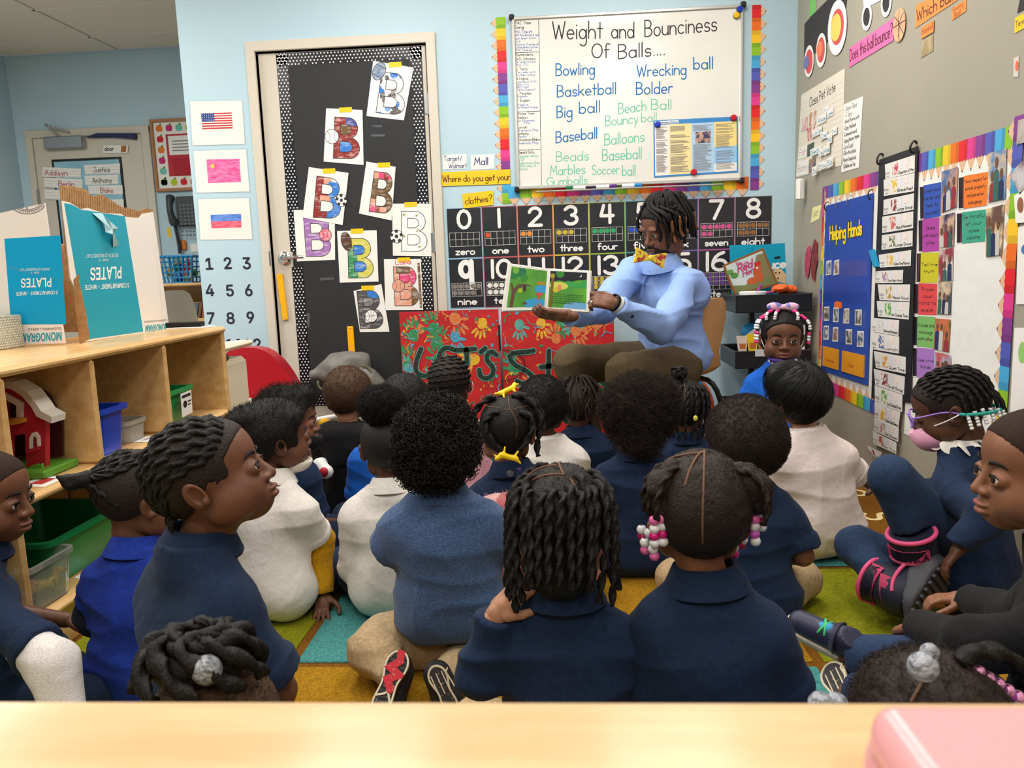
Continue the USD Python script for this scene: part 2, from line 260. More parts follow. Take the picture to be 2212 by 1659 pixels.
class Sheet:
    """a thing made of flat paper on a plane: quad c (TL,TR,BR,BL in plane coordinates), printed parts on top"""
    def __init__(s, P, pts, label, cat, name='paper_sheet', m=None, z=None, off=.001, th=.0007, group=None, shape=None, into=None, partname='sheet'):
        s.P, s.c, s.off = P, (P.pxs(pts, z) if shape is None or len(pts) == 4 else np.asarray(pts)), off + th
        s.t = into or thing(name, label, cat, group=group); s.n = 0
        s.o = part(s.t, partname, P.slab(shape if shape is not None else s.c, off, th), m or PAPER)
    def ink(s, g, m, name='print', lift=None, th=None, label=None):
        g = unary_union(g) if isinstance(g, (list, tuple)) else g
        if g.is_empty: return
        s.n += 1; off = s.off + (lift if lift is not None else .00015 * s.n)
        return part(s.t, name, s.P.decal(g, off) if not th else s.P.slab(g, off, th), m, label=label)
    def rect(s, u0, v0, u1, v1, m, name='print', **k): return s.ink(mrect(s.c, u0, v0, u1, v1), m, name, **k)
    def text(s, t, u0, v0, u1, h, m=None, wt=.11, **k): return s.ink(text_on(s.c, t, u0, v0, u1, h, wt, **k), m or INK, 'lettering')
    def lines(s, rows, m=None, wt=.11):
        s.ink([text_on(s.c, *r, wt=wt) for r in rows], m or INK, 'lettering')
# ---------------------------------------------------------------- organic shapes: rounded cones and ellipsoids blended into one surface
def surface_nets(F, o, h):
    s = F < 0; c = np.zeros(np.array(F.shape) - 1, np.int8); n = c.shape
    for d in np.ndindex(2, 2, 2): c += s[d[0]:d[0] + n[0], d[1]:d[1] + n[1], d[2]:d[2] + n[2]]
    act = (c > 0) & (c < 8); idx = np.full(n, -1, np.int64); ijk = np.argwhere(act); idx[act] = np.arange(len(ijk))
    if not len(ijk): return trimesh.Trimesh()
    val = np.stack([F[ijk[:, 0] + d[0], ijk[:, 1] + d[1], ijk[:, 2] + d[2]] for d in np.ndindex(2, 2, 2)], 1); acc = np.zeros((len(ijk), 3)); cnt = np.zeros(len(ijk)); D8 = np.array(list(np.ndindex(2, 2, 2)), float)
    for a in range(8):
        for b in range(a + 1, 8):
            if np.abs(D8[a] - D8[b]).sum() != 1: continue
            va, vb = val[:, a], val[:, b]; m = (va < 0) != (vb < 0); t = va[m] / (va[m] - vb[m]); acc[m] += D8[a] + t[:, None] * (D8[b] - D8[a]); cnt[m] += 1
    v = (ijk + acc / cnt[:, None]) * h + o; fs = []
    for ax in range(3):
        e = [0, 0, 0]; e[ax] = 1; 
        A = s[:-1] if ax == 0 else (s[:, :-1] if ax == 1 else s[:, :, :-1]); Bm = s[1:] if ax == 0 else (s[:, 1:] if ax == 1 else s[:, :, 1:])
        p = np.argwhere(A != Bm); u, w = [k for k in range(3) if k != ax]; p = p[(p[:, u] > 0) & (p[:, w] > 0) & (p[:, u] < n[u]) & (p[:, w] < n[w])]
        if not len(p): continue
        def at(du, dw): q = p.copy(); q[:, u] += du; q[:, w] += dw; return idx[q[:, 0], q[:, 1], q[:, 2]]
        q = np.stack([at(-1, -1), at(0, -1), at(0, 0), at(-1, 0)], 1); ins = A[p[:, 0], p[:, 1], p[:, 2]]; flip = ins if ax != 1 else ~ins
        q = np.where(flip[:, None], q, q[:, ::-1]); fs += [q[:, [0, 1, 2]], q[:, [0, 2, 3]]]
    f = np.vstack(fs); return trimesh.Trimesh(v, f[(f >= 0).all(1)], process=False)
def prim_d(pr, P):
    k = pr[0]
    if k == 'cap':
        a, b, ra, rb = pr[1:5]; ab = b - a; t = np.clip(((P - a) @ ab) / (ab @ ab + 1e-12), 0, 1); return np.linalg.norm(P - a - t[..., None] * ab, axis=-1) - (ra + t * (rb - ra))
    c, r = pr[1], np.asarray(pr[2]); q = P - c
    if len(pr) > 3 and pr[3] is not None and not isinstance(pr[3], dict): q = q @ np.asarray(pr[3])
    if k == 'ell': k0 = np.linalg.norm(q / r, axis=-1); k1 = np.linalg.norm(q / r ** 2, axis=-1); return k0 * (k0 - 1) / np.maximum(k1, 1e-9)
    rd = pr[-1]['round']; d = np.abs(q) - (r - rd); return np.linalg.norm(np.maximum(d, 0), axis=-1) + np.minimum(d.max(-1), 0) - rd
def prim_box(pr):
    if pr[0] == 'cap': r = max(pr[3], pr[4]); return np.minimum(pr[1], pr[2]) - r, np.maximum(pr[1], pr[2]) + r
    r = np.linalg.norm(pr[2]) if len(pr) > 3 and pr[3] is not None and not isinstance(pr[3], dict) else np.asarray(pr[2]); return pr[1] - r, pr[1] + r
def smesh(prims, h, k=.01, noise=None, cuts=(), grow=0., wrinkle=None):
    """blends the prims into one mesh; a trailing dict on a prim may hold op ('sub'), k, cut [(point, normal)...] (keeps the side the normal points away from), g (growth)"""
    mar = k + grow + 2.5 * h + (noise[1] if noise else 0) + (wrinkle[1] if wrinkle else 0)
    add = [p for p in prims if not (isinstance(p[-1], dict) and p[-1].get('op') == 'sub')]; lo = np.min([prim_box(p)[0] for p in add], 0) - mar; hi = np.max([prim_box(p)[1] for p in add], 0) + mar
    n = np.ceil((hi - lo) / h).astype(int) + 1; F = np.full(n, 1.0)
    ax = [lo[i] + h * np.arange(n[i]) for i in range(3)]
    for p in prims:
        o = p[-1] if isinstance(p[-1], dict) else {}; kk = o.get('k', k); a, b = prim_box(p); a, b = a - mar - kk, b + mar + kk
        i0 = np.clip(np.floor((a - lo) / h).astype(int), 0, n - 1); i1 = np.clip(np.ceil((b - lo) / h).astype(int) + 1, 1, n)
        if (i1 <= i0).any(): continue
        sl = tuple(slice(i0[q], i1[q]) for q in range(3)); G = np.stack(np.meshgrid(*[ax[q][sl[q]] for q in range(3)], indexing='ij'), -1); d = prim_d(p, G) - o.get('g', 0.)
        for pt, nn in o.get('cut', ()): d = np.maximum(d, (G - pt) @ np.asarray(nn))
        if 'keep' in o: d = np.maximum(d, o['keep'](G))
        f = F[sl]
        if o.get('op') == 'sub': hh = np.maximum(kk - np.abs(f + d), 0) / kk; F[sl] = np.maximum(f, -d) + hh * hh * kk / 4
        else: hh = np.maximum(kk - np.abs(f - d), 0) / kk; F[sl] = np.minimum(f, d) - hh * hh * kk / 4
    F -= grow
    if noise or wrinkle:
        m = np.abs(F) < mar; G = np.stack(np.meshgrid(*ax, indexing='ij'), -1)[m]
        if noise: F[m] += (meshkit.fbm(G * noise[0], 3, 3) - .5) * 2 * noise[1]
        if wrinkle:
            sc = np.asarray(wrinkle[0], float); wp = G + .05 * (np.stack([meshkit.noise(G * 7 + 9.1 * i, 2) for i in range(3)], -1) - .5); A = wp * sc * V(.55, .55, 1.5) + wrinkle[2]; C = wp * sc * V(1.5, 1.5, .5) + wrinkle[2]; F[m] += ((np.abs(meshkit.noise(A, 5) - .5) * 2) ** .7 - .55) * wrinkle[1] * .75 + ((np.abs(meshkit.noise(C, 7) - .5) * 2) ** .7 - .55) * wrinkle[1] * .6 + (meshkit.noise(wp * sc * .5 + 3.3 + wrinkle[2], 9) - .5) * wrinkle[1]
    if len(cuts):
        G = np.stack(np.meshgrid(*ax, indexing='ij'), -1)
        for pt, nn in cuts: F = np.maximum(F, (G - pt) @ np.asarray(nn))
    F[0] = F[-1] = np.maximum(F[0], h); F[:, 0] = F[:, -1] = h; F[:, :, 0] = F[:, :, -1] = h; F[0] = h; F[-1] = h
    return surface_nets(F, lo, h)
# ================================================================ the room
YB, XLW, YF = 6.5, -4.49, -3.0
wall_blue = mat('wall_paint_blue', (182, 208, 220), .5, var=1.2, col2=(176, 203, 216), bump=(120, .0004))
wall_grey = mat('wall_paint_grey', (164, 158, 142), .5, var=1.2, col2=(159, 153, 137), bump=(120, .0004))
greige = mat('door_paint_greige', (206, 198, 184), .42)
def B(*a, c=.003): return rbox(V(*a[:3]), V(*a[3:]), c)
carpet = mat('floor_carpet', (178, 164, 146), .9, var=90, col2=(158, 146, 130), bump=(260, .002))
struct('floor', B(XLW, YF, -.1, XR + .1, YB, 0), carpet)
DX0, DX1, DH = -1.604, -.686, 2.135
struct('wall_back', cat([BACK.slab(sbox(XL, 0, XR, CEIL).difference(sbox(DX0 - .004, -1, DX1 + .004, DH + .004)), -.12, .12), B(DX0 - .02, D + .121, 0, DX1 + .02, D + .14, DH + .02)]), wall_blue)
struct('wall_right', B(XR, YF, 0, XR + .12, D + .12, CEIL), wall_grey)
struct('wall_alcove', B(XLW, YB, 0, XL + 1.5, YB + .1, CEIL), wall_blue)
struct('wall_left', B(XLW - .1, YF, 0, XLW, YB, CEIL), wall_blue)
struct('wall_alcove_side', B(XL + 1.4, D + .12, 0, XL + 1.5, YB, CEIL), wall_blue)
struct('wall_behind', B(XLW, YF - .1, 0, XR + .1, YF, CEIL), wall_blue)
struct('baseboard_right', B(XR - .012, -1, 0, XR, D, .088), mat('baseboard_brown', (52, 40, 32), .4))
struct('baseboard_back', cat([B(XL, D - .012, 0, DX0 - .07, D, .088), B(DX1 + .07, D - .012, 0, XR - .012, D, .088)]), mat('baseboard_brown'))
# ceiling: lay-in tiles in a grid, with the lamps of the room
ctile = mat('ceiling_tile', (240, 228, 210), .85, var=160, col2=(226, 213, 194), bump=(220, .0015))
ceil = thing('ceiling', None, None, kind='structure')
part(ceil, 'backing', B(XLW, YF, CEIL + .03, XR + .1, YB, CEIL + .1), ctile)
gx, gy = [-4.49, -3.54, -2.26, -.98, .3, 1.245], [6.5, 6.118, 5.476, 4.834, 4.19, 3.55, 2.91, 2.27, 1.63, .99, .35, -.29, -.93, -1.57, -2.21, -3.0]
bars = [B(x - .011, YF, CEIL - .004, x + .011, YB, CEIL + .01, c=.001) for x in gx[1:-1]] + [B(XLW, y - .011, CEIL - .004, XR, y + .011, CEIL + .01, c=.001) for y in gy[1:-1]]
part(ceil, 'ceiling_grid', cat(bars), mat('grid_paint', (228, 220, 205), .5))
rg = random.Random(4)
for i in range(len(gx) - 1):
    for j in range(len(gy) - 1):
        z = CEIL + rg.uniform(.001, .005)
        part(ceil, 'ceiling_tile', B(gx[i] + .012, gy[j + 1] + .012, z, gx[i + 1] - .012, gy[j] - .012, z + .02, c=.004), ctile)
for i, (x, y, k) in enumerate(LAMPS):
    t = thing('ceiling_light', 'white ceiling lamp with a flat diffuser, above the frame', 'ceiling light', (x, y, CEIL - .02), group='ceiling lamps of the classroom')
    part(t, 'frame', cat([B(x - .31, y - .61, CEIL - .028, x + .31, y - .59, CEIL), B(x - .31, y + .59, CEIL - .028, x + .31, y + .61, CEIL), B(x - .31, y - .61, CEIL - .028, x - .29, y + .61, CEIL), B(x + .29, y - .61, CEIL - .028, x + .31, y + .61, CEIL)]), WHITE)
    part(t, 'diffuser', B(x - .29, y - .59, CEIL - .012, x + .29, y + .59, CEIL - .006), WHITE)
# rug with coloured squares and brown lines between
rug = thing('floor_rug', 'classroom rug of teal, green and mustard squares with brown lines', 'rug')
RX, RY = [-1.32, -.685, -.05, .585, 1.0], [.0, .585, 1.175, 1.765, 2.355, 2.945, 3.535, 4.125]
RC = ['mtgm', 'gmtg', 'gmtm', 'gtmg', 'gmgt', 'mtgm', 'tgmt']
rcol = {'t': (84, 160, 158), 'g': (148, 152, 30), 'm': (186, 138, 34), 'b': (140, 92, 30)}
rmat = {k: mat('rug_' + k, v, .95, var=200, col2=tuple(x * .78 for x in v), bump=(320, .003), spec=.1) for k, v in rcol.items()}
part(rug, 'rug_base', B(RX[0] - .02, RY[0] - .02, .001, XR - .02, RY[-1] + .1, .008), rmat['b'])
for i in range(4):
    for j in range(7): part(rug, 'rug_square', B(RX[i] + .012, RY[j] + .012, .006, RX[i + 1] - .012, RY[j + 1] - .012, .0125), rmat[RC[j][i]])
FL = Plane((0, 0, .0085), (0, 1, 0), (-1, 0, 0))
for k, ch in enumerate('S85R2S63S'): part(rug, 'border_letter', FL.decal(letters2d(*layout(ch), V(1.3 + .3 * k, -1.2), V(1.38 + .3 * k, -1.2), V(0, .12), .16), .0006), flat((226, 206, 150), .9))
# ---------------------------------------------------------------- door_1 with its black paper and the children's letters
d1 = thing('door_1', None, None, kind='structure')
fr = [B(DX0 - .055, D - .016, 0, DX0 - .004, D + .05, DH + .055), B(DX1 + .004, D - .016, 0, DX1 + .055, D + .05, DH + .055), B(DX0 - .056, D - .0165, DH + .004, DX1 + .056, D + .05, DH + .056)]
part(d1, 'door_frame', cat(fr), greige)
part(d1, 'door_slab', B(DX0 + .003, D + .012, .012, DX1 - .003, D + .056, DH - .002), greige)
for zc in (1.83, .93 + .17, .35): part(d1, 'hinge', cat([tube([V(DX1, D + .004, zc - .055), V(DX1, D + .004, zc + .055)], .008), B(DX1 - .022, D + .006, zc - .05, DX1 + .02, D + .011, zc + .05, c=.001)]), STEEL)
hc = DOORP.px(616.5, 557.8); H0 = DOORP.p3(hc)[0]
h = part(d1, 'door_handle', cat([lathe([(0, .02), (.025, .02), (.036, .012), (.037, 0)], 28, H0, (0, -1, 0)), tube([H0, H0 + V(0, -.05, 0)], .012)]), CHROME, smooth=40)
e = DOORP.p3(DOORP.px(661, 555))[0]
part(d1, 'lever', tube(spline([H0 + V(0, -.05, 0), H0 + V(.03, -.054, 0), e + V(-.02, -.052, 0), e + V(0, -.045, 0)], 14), np.linspace(.011, .008, 14), 12), CHROME, smooth=50)
part(d1, 'strike_plate', B(DX0 - .012, D - .019, H0[2] - .04, DX0 - .004, D - .012, H0[2] + .04, c=.001), STEEL)
bp = mat('black_paper', (40, 41, 44), .62, bump=(14, .002), spec=.35)
c = DOORP.pxs([(594, 115), (914, 101), (944, 868), (655, 880)])
x0, x1, z1, z0 = c[0][0], c[1][0], (c[0][1] + c[1][1]) / 2, (c[2][1] + c[3][1]) / 2
x0 = (c[0][0] + c[3][0]) / 2; x1 = (c[1][0] + c[2][0]) / 2
dp = thing('door_poster', 'black paper sheet covering the classroom door behind the letter pictures', 'backing paper')
part(dp, 'backing', DOORP.slab([(x0 + .01, z0 + .01), (x1 - .01, z0 + .01), (x1 - .01, z1 - .01), (x0 + .01, z1 - .01)], .0005, .0006), bp)
DOT, DARKP = flat((235, 236, 240), .4), mat('border_paper_black', (24, 24, 30), .25, spec=.5)
def scallop_strip(a, b, w, n, flip=1):
    """border strip from a to b, straight outside, scalloped inside (to the left of a->b if flip=1)"""
    d = (b - a); L = np.linalg.norm(d); d = d / L; nn = V(-d[1], d[0]) * flip; k = n * 6
    t = np.linspace(0, 1, k + 1); wv = w * (.86 + .14 * np.abs(np.sin(t * n * PI)))
    return np.vstack([[a, b], (a + t[::-1, None] * L * d + wv[::-1, None] * nn)])
WB = .066
for nm, a, b, n in (('left', V(x0, z1), V(x0, z0), 40), ('bottom', V(x0, z0), V(x1, z0), 17), ('right', V(x1, z0), V(x1, z1), 40), ('top', V(x1, z1), V(x0, z1), 17)):
    g = Polygon(scallop_strip(a, b, WB, n))
    if nm == 'left': g = g.difference(sbox(x0 - 1, H0[2] - .05, x1, H0[2] + .035))
    t = thing('border_strip', f'black border strip with white dots along the {nm} edge of the classroom door', 'border strip', group=None)
    part(t, 'strip', DOORP.slab(g, .0015, .0006), DARKP)
    bx = g.bounds; dots = []
    for r in range(int((bx[3] - bx[1]) / .0165) + 1):
        for q in range(int((bx[2] - bx[0]) / .019) + 1):
            p = Point(bx[0] + .008 + q * .019 + (r % 2) * .0095, bx[1] + .008 + r * .0165)
            if g.buffer(-.003).contains(p): dots.append(p.buffer(.0042, quad_segs=2))
    part(t, 'dot_pattern', cat([DOORP.decal(q, .0024) for q in dots]), DOT, kind='stuff')
BS = 'M'
def b_letter():
    """capital B outline and its two counters in unit coordinates (v down)"""
    def lobe(x0, r0, r1, y0, y1): 
        a = np.linspace(PI / 2, -PI / 2, 14); return [(x0 + r0 * math.cos(q), (y0 + y1) / 2 - r1 * math.sin(q)) for q in a]
    o = Polygon([(0, 0)] + lobe(.58, .36, .25, 0, .5) + [(.62, .5)] + lobe(.6, .4, .26, .48, 1) + [(0, 1)]).buffer(0)
    h1 = Polygon([(.24, .17)] + lobe(.48, .2, .12, .17, .41) + [(.24, .41)]); h2 = Polygon([(.24, .58)] + lobe(.5, .22, .13, .58, .84) + [(.24, .84)])
    return o.difference(h1).difference(h2), h1, h2
BL_ = b_letter()
def crayon(c1, c2=None, paper=True, sc=26):
    return mat('crayon_%02x%02x%02x_%02x' % (*c1, (c2 or (235,) * 3)[0]), c1, .7, var=sc, col2=c2 or tuple(int(x * .45 + 236 * .55) for x in c1), stretch=(1, 1, 3.2), ramp=(.5, .68), detail=5)
Z5, Z6 = (520, 60, 3.770), (520, 440, 3.607)
PENC = flat((58, 54, 52), .7)
def stroke(g, w): return g.boundary.buffer(w, quad_segs=2)
def drawing(z, corners, bq, label, fill, holes=None, ballspec=None, tape=None, tz=None, off=.003, extra=None):
    s = Sheet(DOORP, corners[:4], label, 'drawing', 'letter_drawing', z=z, off=off)
    q = DOORP.pxs(bq, z); L, h1, h2 = [qmap(q, g) for g in BL_]; rg = random.Random(len(label))
    if callable(fill): fill(s, q, L)
    else: s.ink(L, fill, 'letter_fill')
    if holes: s.ink(h1, holes[0], 'counter_fill'); s.ink(h2, holes[1], 'counter_fill')
    s.ink([stroke(g, .0016) for g in (L,)], PENC, 'letter_outline')
    if ballspec:
        kind, (bx, by), rx, ry, rot, col = ballspec; P0 = DOORP.pxs([(bx, by)], z)[0]; k = 1 / z[2] / FPX * D
        g = ell(*P0, rx * k, ry * k, rot)
        s.ink(g, col, 'ball_cutout', th=.0006, lift=.0006); det = []
        if kind == 'soccer':
            for a in [None] + [i * 2 * PI / 5 + .3 for i in range(5)]:
                cc = P0 if a is None else P0 + V(math.cos(a), math.sin(a)) * rx * k * .82
                det.append(Polygon([cc + V(math.cos(b), math.sin(b)) * rx * k * .33 for b in np.arange(5) * 2 * PI / 5 + .3]).intersection(g))
            det.append(stroke(g, .0012))
        elif kind == 'football':
            det += [stroke(g, .0014)]; d = V(math.cos(rot), math.sin(rot)); nrm = V(-d[1], d[0])
            det += [LineString([P0 + d * rx * k * u - nrm * ry * k * .8, P0 + d * rx * k * u + nrm * ry * k * .8]).buffer(.0016).intersection(g) for u in (-.55, .55)] + [LineString([P0 - d * rx * k * .3, P0 + d * rx * k * .3]).buffer(.001)]
        else:
            det += [stroke(g, .0012)] + [LineString(P0 + V(sx, 0) * rx * k * 1.3 + np.stack([np.cos(t), np.sin(t)], 1) * rx * k).buffer(.001).intersection(g) for sx, t in ((-1, np.linspace(-1, 1, 9)), (1, np.linspace(PI - 1, PI + 1, 9)))]
            if kind == 'basketball': det += [LineString([P0 - V(rx * k, 0), P0 + V(rx * k, 0)]).buffer(.001), LineString([P0 - V(0, rx * k), P0 + V(0, rx * k)]).buffer(.001)]
        s.ink(unary_union(det), PENC, 'ball_lines', lift=.0014)
    if extra: extra(s, q, L)
    if tape:
        a = DOORP.pxs([tape], tz or z)[0]; part(s.t, 'yellow_tape', DOORP.slab(sbox(a[0] - .035, a[1] - .014, a[0] + .035, a[1] + .012), off + .0012, .0005), YTAPE)
    return s
def blots(cols, n, seed, r=.02):
    def f(s, q, L):
        rg = random.Random(seed); b = L.bounds
        for i, m in enumerate(cols):
            s.ink(unary_union([ell(rg.uniform(b[0], b[2]), rg.uniform(b[1], b[3]), rg.uniform(.6, 1.2) * r, rg.uniform(.4, 1) * r, rg.uniform(0, 3), 14) for _ in range(n)]).intersection(L), m, 'crayon_patches')
    return f
def bands(rows):
    """rows: (u0, v0, u1, v1, material) areas of the letter"""
    def f(s, q, L):
        for u0, v0, u1, v1, m in rows: s.ink(mrect(q, u0, v0, u1, v1).intersection(L), m, 'crayon_area')
    return f
cBlue, cGrey, cRed, cBrown, cPink, cPurp, cYel, cGreen, cPeach = crayon((52, 120, 205)), crayon((92, 84, 84)), crayon((140, 44, 40)), crayon((112, 82, 52)), crayon((222, 74, 120)), crayon((158, 110, 176)), crayon((206, 200, 84)), crayon((52, 140, 84)), crayon((224, 158, 134))
CP = flat((244, 242, 240), .7)
drawing(Z5, [(1080, 270), (1408, 325), (1330, 755), (1025, 720)], [(1150, 362), (1340, 380), (1335, 715), (1103, 692)], 'letter B drawing with blue and grey cow patches, topmost on the black door', blots([cBlue, cGrey], 16, 3), None, ('football', (1128, 355), 70, 48, 1.05, crayon((130, 150, 176))), (1258, 300))
drawing(Z5, [(697, 657), (993, 670), (1002, 1118), (677, 1090)], [(768, 728), (965, 738), (972, 1070), (755, 1063)], 'dark red letter B drawing with one blue counter and a round ball at its left', bands([(0, 0, 1, 1, cRed), (.45, 0, .95, .2, crayon((70, 80, 150)))]), (cBrown, cBlue), ('ball', (745, 887), 55, 55, 0, CP), (855, 668))
drawing(Z6, [(413, 48), (733, 55), (737, 437), (440, 450)], [(490, 105), (700, 100), (705, 410), (512, 412)], 'purple letter B drawing with a pink baseball, half covered, beside the door lever', cPurp, None, ('baseball', (662, 243), 48, 48, 0, crayon((226, 120, 140))), None, off=.0025)
drawing(Z5, [(557, 1135), (880, 1183), (832, 1607), (505, 1545)], [(622, 1208), (818, 1235), (815, 1555), (592, 1545)], 'letter B drawing coloured brown on its left half and blue on its right', bands([(0, 0, .5, 1, cRed), (.3, 0, .62, .3, cPeach), (.5, .1, 1, 1, cBlue), (.2, .45, .6, .6, cPeach)]), None, ('soccer', (822, 1405), 45, 50, 0, CP), (722, 1165), off=.0045)
drawing(Z5, [(1025, 1090), (1263, 1133), (1230, 1570), (965, 1513)], [(1090, 1170), (1250, 1190), (1230, 1517), (1047, 1495)], 'brown letter B drawing with pink striped ends and no ball', bands([(0, 0, 1, 1, cBrown), (0, 0, .25, .16, cPeach), (.25, 0, .5, .16, cPink), (.5, 0, .72, .16, cRed), (.72, 0, 1, .16, cPink), (0, .68, .25, .84, cPeach), (0, .84, .25, 1, cPink), (.25, .86, .45, 1, cRed), (.45, .86, .75, 1, cPeach)]), None, None, (1167, 1117), off=.004)
drawing(Z6, [(1180, 0), (1488, 0), (1487, 410), (1187, 405)], [(1253, 60), (1450, 62), (1455, 372), (1255, 370)], 'uncoloured letter B drawing with a black and white soccer ball at its left', CP, (CP, CP), ('soccer', (1215, 255), 50, 50, 0, CP), (1325, 5), extra=lambda s, q, L: s.ink([ell(*bil(q, u, v), .008, .005, .5) for u, v in ((.1, .08), (.6, .1), (.65, .45), (.1, .62), (.7, .88))], crayon((150, 150, 60)), 'crayon_marks'))
drawing(Z6, [(752, 213), (1060, 207), (1075, 607), (773, 615)], [(835, 272), (1020, 270), (1040, 577), (842, 580)], 'yellow and green letter B drawing with two blue counters and a brown football', bands([(0, 0, 1, 1, cYel), (0, .2, .38, 1, cGreen)]), (cBlue, cBlue), ('football', (825, 293), 72, 40, 1.75, crayon((92, 60, 44))), (908, 212))
drawing(Z6, [(1117, 433), (1405, 430), (1422, 828), (1128, 830)], [(1190, 492), (1375, 492), (1392, 795), (1203, 795)], 'peach, pink and brown letter B drawing beside the right hand dotted border', bands([(0, 0, 1, 1, cPeach), (.1, 0, .7, .17, cBrown), (.7, .1, 1, .5, cPink), (.7, .55, 1, 1, cBrown)]), (cPink, cPeach), ('ball', (1230, 640), 48, 48, 0, cPeach), (1272, 437), extra=lambda s, q, L: (s.ink(mrect(q, 1.02, -.1, 1.12, 1.05), cBrown, 'crayon_area'), s.ink(letters2d(*layout('Laila'), bil(q, .1, -.06), bil(q, .75, -.08), V(0, .025), .12), cPink, 'lettering')))
drawing(Z6, [(880, 680), (1097, 625), (1160, 997), (930, 1000)], [(905, 682), (1085, 672), (1118, 970), (933, 975)], 'grey scribbled letter B drawing with a plain basketball, lowest on the door', bands([(0, 0, 1, 1, crayon((80, 78, 80))), (.45, 0, .95, .2, cBlue)]), (crayon((120, 118, 118)), CP), ('basketball', (1018, 875), 48, 48, 0, CP), (990, 655))
ypl = mat('yellow_plastic', (248, 178, 12), .35)
for q, lb in (([(285, 550), (330, 548), (374, 900), (335, 905)], 'yellow plastic strip screwed upright to the door below its lever'), ([(833, 953), (880, 953), (899, 1225), (851, 1225)], 'yellow plastic strip behind the grey umbrella low on the black door')):
    t = thing('yellow_strip', lb, 'plastic strip'); pp = DOORP.pxs(q, Z6); part(t, 'strip', DOORP.slab(Polygon(pp).buffer(-.003).buffer(.003), .004, .012), ypl)
    for k in (.05, .95): part(t, 'screw', ball(DOORP.p3(bil(pp, .5, k), .0165)[0], (.004, .002, .004), 1), STEEL)
for i, q in enumerate(([(620, 578), (730, 575), (728, 590), (622, 600)], [(513, 853), (538, 853), (535, 965), (512, 965)])): single('grey_tape', DOORP.slab(DOORP.pxs(q, Z6), .0015, .0004), mat('grey_tape', (86, 88, 92), .4), ['torn grey tape left on the black door paper below the purple letter drawing', 'upright grey tape on the black door paper near the left dotted border'][i], 'tape')
for i, q in enumerate(([(1052, 795), (1150, 795), (1150, 810), (1100, 808)], [(1062, 868), (1172, 868), (1172, 884), (1062, 886)])): single('clear_tape', DOORP.slab(DOORP.pxs(q, Z5), .0015, .0004), mat('old_tape', (92, 96, 102), .3), ['upper torn clear tape below the topmost letter drawing', 'lower straight clear tape below the topmost letter drawing'][i], 'tape')
# ---------------------------------------------------------------- flags and numerals left of the door
Z1, Z2 = (0, 0, 3.95), (0, 380, 3.95)
def flag(z, c, f, label, fill):
    s = Sheet(BACK, c, label, 'laminated sheet', 'flag_sheet', m=LAM, z=z); fill(s, BACK.pxs(f, z))
    cc = s.c + (s.c - s.c.mean(0)) * .06
    part(s.t, 'plastic_sleeve', BACK.decal(Polygon(cc).difference(Polygon(s.c)), .0012), FILM)
R_, BU_ = flat((200, 40, 50)), flat((40, 62, 130))
def us(s, q):
    for i in range(7): s.ink(mrect(q, 0, 2 * i / 13, 1, (2 * i + 1) / 13), R_, 'stripe')
    s.ink(mrect(q, 0, 0, .42, 7 / 13), BU_, 'canton'); s.ink([Point(bil(q, .04 + .068 * i, .05 + .11 * j)).buffer(.0022, quad_segs=1) for i in range(6) for j in range(5)], WHITE, 'stars')
pinkscr = mat('crayon_pink_scribble', (222, 60, 140), .6, var=30, col2=(232, 130, 180), stretch=(1, 1, 5))
flag(Z1, [(1622, 865), (2065, 860), (2090, 1230), (1645, 1240)], [(1718, 968), (1978, 960), (1988, 1095), (1727, 1103)], 'laminated sheet with the stars and stripes flag, topmost of three flags', us)
flag(Z1, [(1650, 1290), (2100, 1275), (2130, 1635), (1680, 1645)], [(1762, 1362), (2045, 1355), (2058, 1555), (1778, 1562)], 'laminated sheet with a pink coloured flag and yellow star, middle of three flags', lambda s, q: (s.ink(mrect(q, 0, 0, 1, 1), pinkscr, 'flag_field'), s.ink(Polygon([bil(q, .17 + r * .5 * math.sin(a), .28 - r * .75 * math.cos(a)) for a, r in zip(np.arange(10) * PI / 5, [.17, .07] * 5)]), flat((240, 210, 60)), 'star')))
flag(Z2, [(1690, 200), (2125, 190), (2155, 540), (1712, 545)], [(1797, 332), (2058, 325), (2062, 440), (1805, 447)], 'laminated sheet with a blue and red striped flag, lowest of three flags', lambda s, q: (s.ink(mrect(q, 0, 0, 1, .5), mat('crayon_flag_blue', (58, 104, 200), .6, var=30, col2=(110, 150, 220), stretch=(1, 1, 5)), 'stripe'), s.ink(mrect(q, 0, .5, 1, 1), mat('crayon_flag_red', (214, 62, 92), .6, var=30, col2=(232, 120, 140), stretch=(1, 1, 5)), 'stripe')))
for s_, x, y in (('1', 1785, 750), ('2', 1943, 745), ('3', 2105, 745), ('4', 1790, 975), ('5', 1962, 977), ('6', 2122, 975), ('7', 1800, 1213), ('8', 1967, 1213), ('9', 2137, 1207), ('11', 1998, 1440), ('12', 2155, 1438)):
    p = BACK.px(x / 3.95, 380 + y / 3.95); g = inter(s_, .062); b = g.bounds; g = affinity.translate(g, p[0] - (b[0] + b[2]) / 2, p[1] - .031)
    single('wall_numeral', BACK.slab(g, .0004, .0008), flat((38, 38, 52)), f'black numeral {dict(zip(("1","2","3","4","5","6","7","8","9","11","12"), "one two three four five six seven eight nine eleven twelve".split()))[s_]} stuck on the blue wall below the flags', 'numeral')
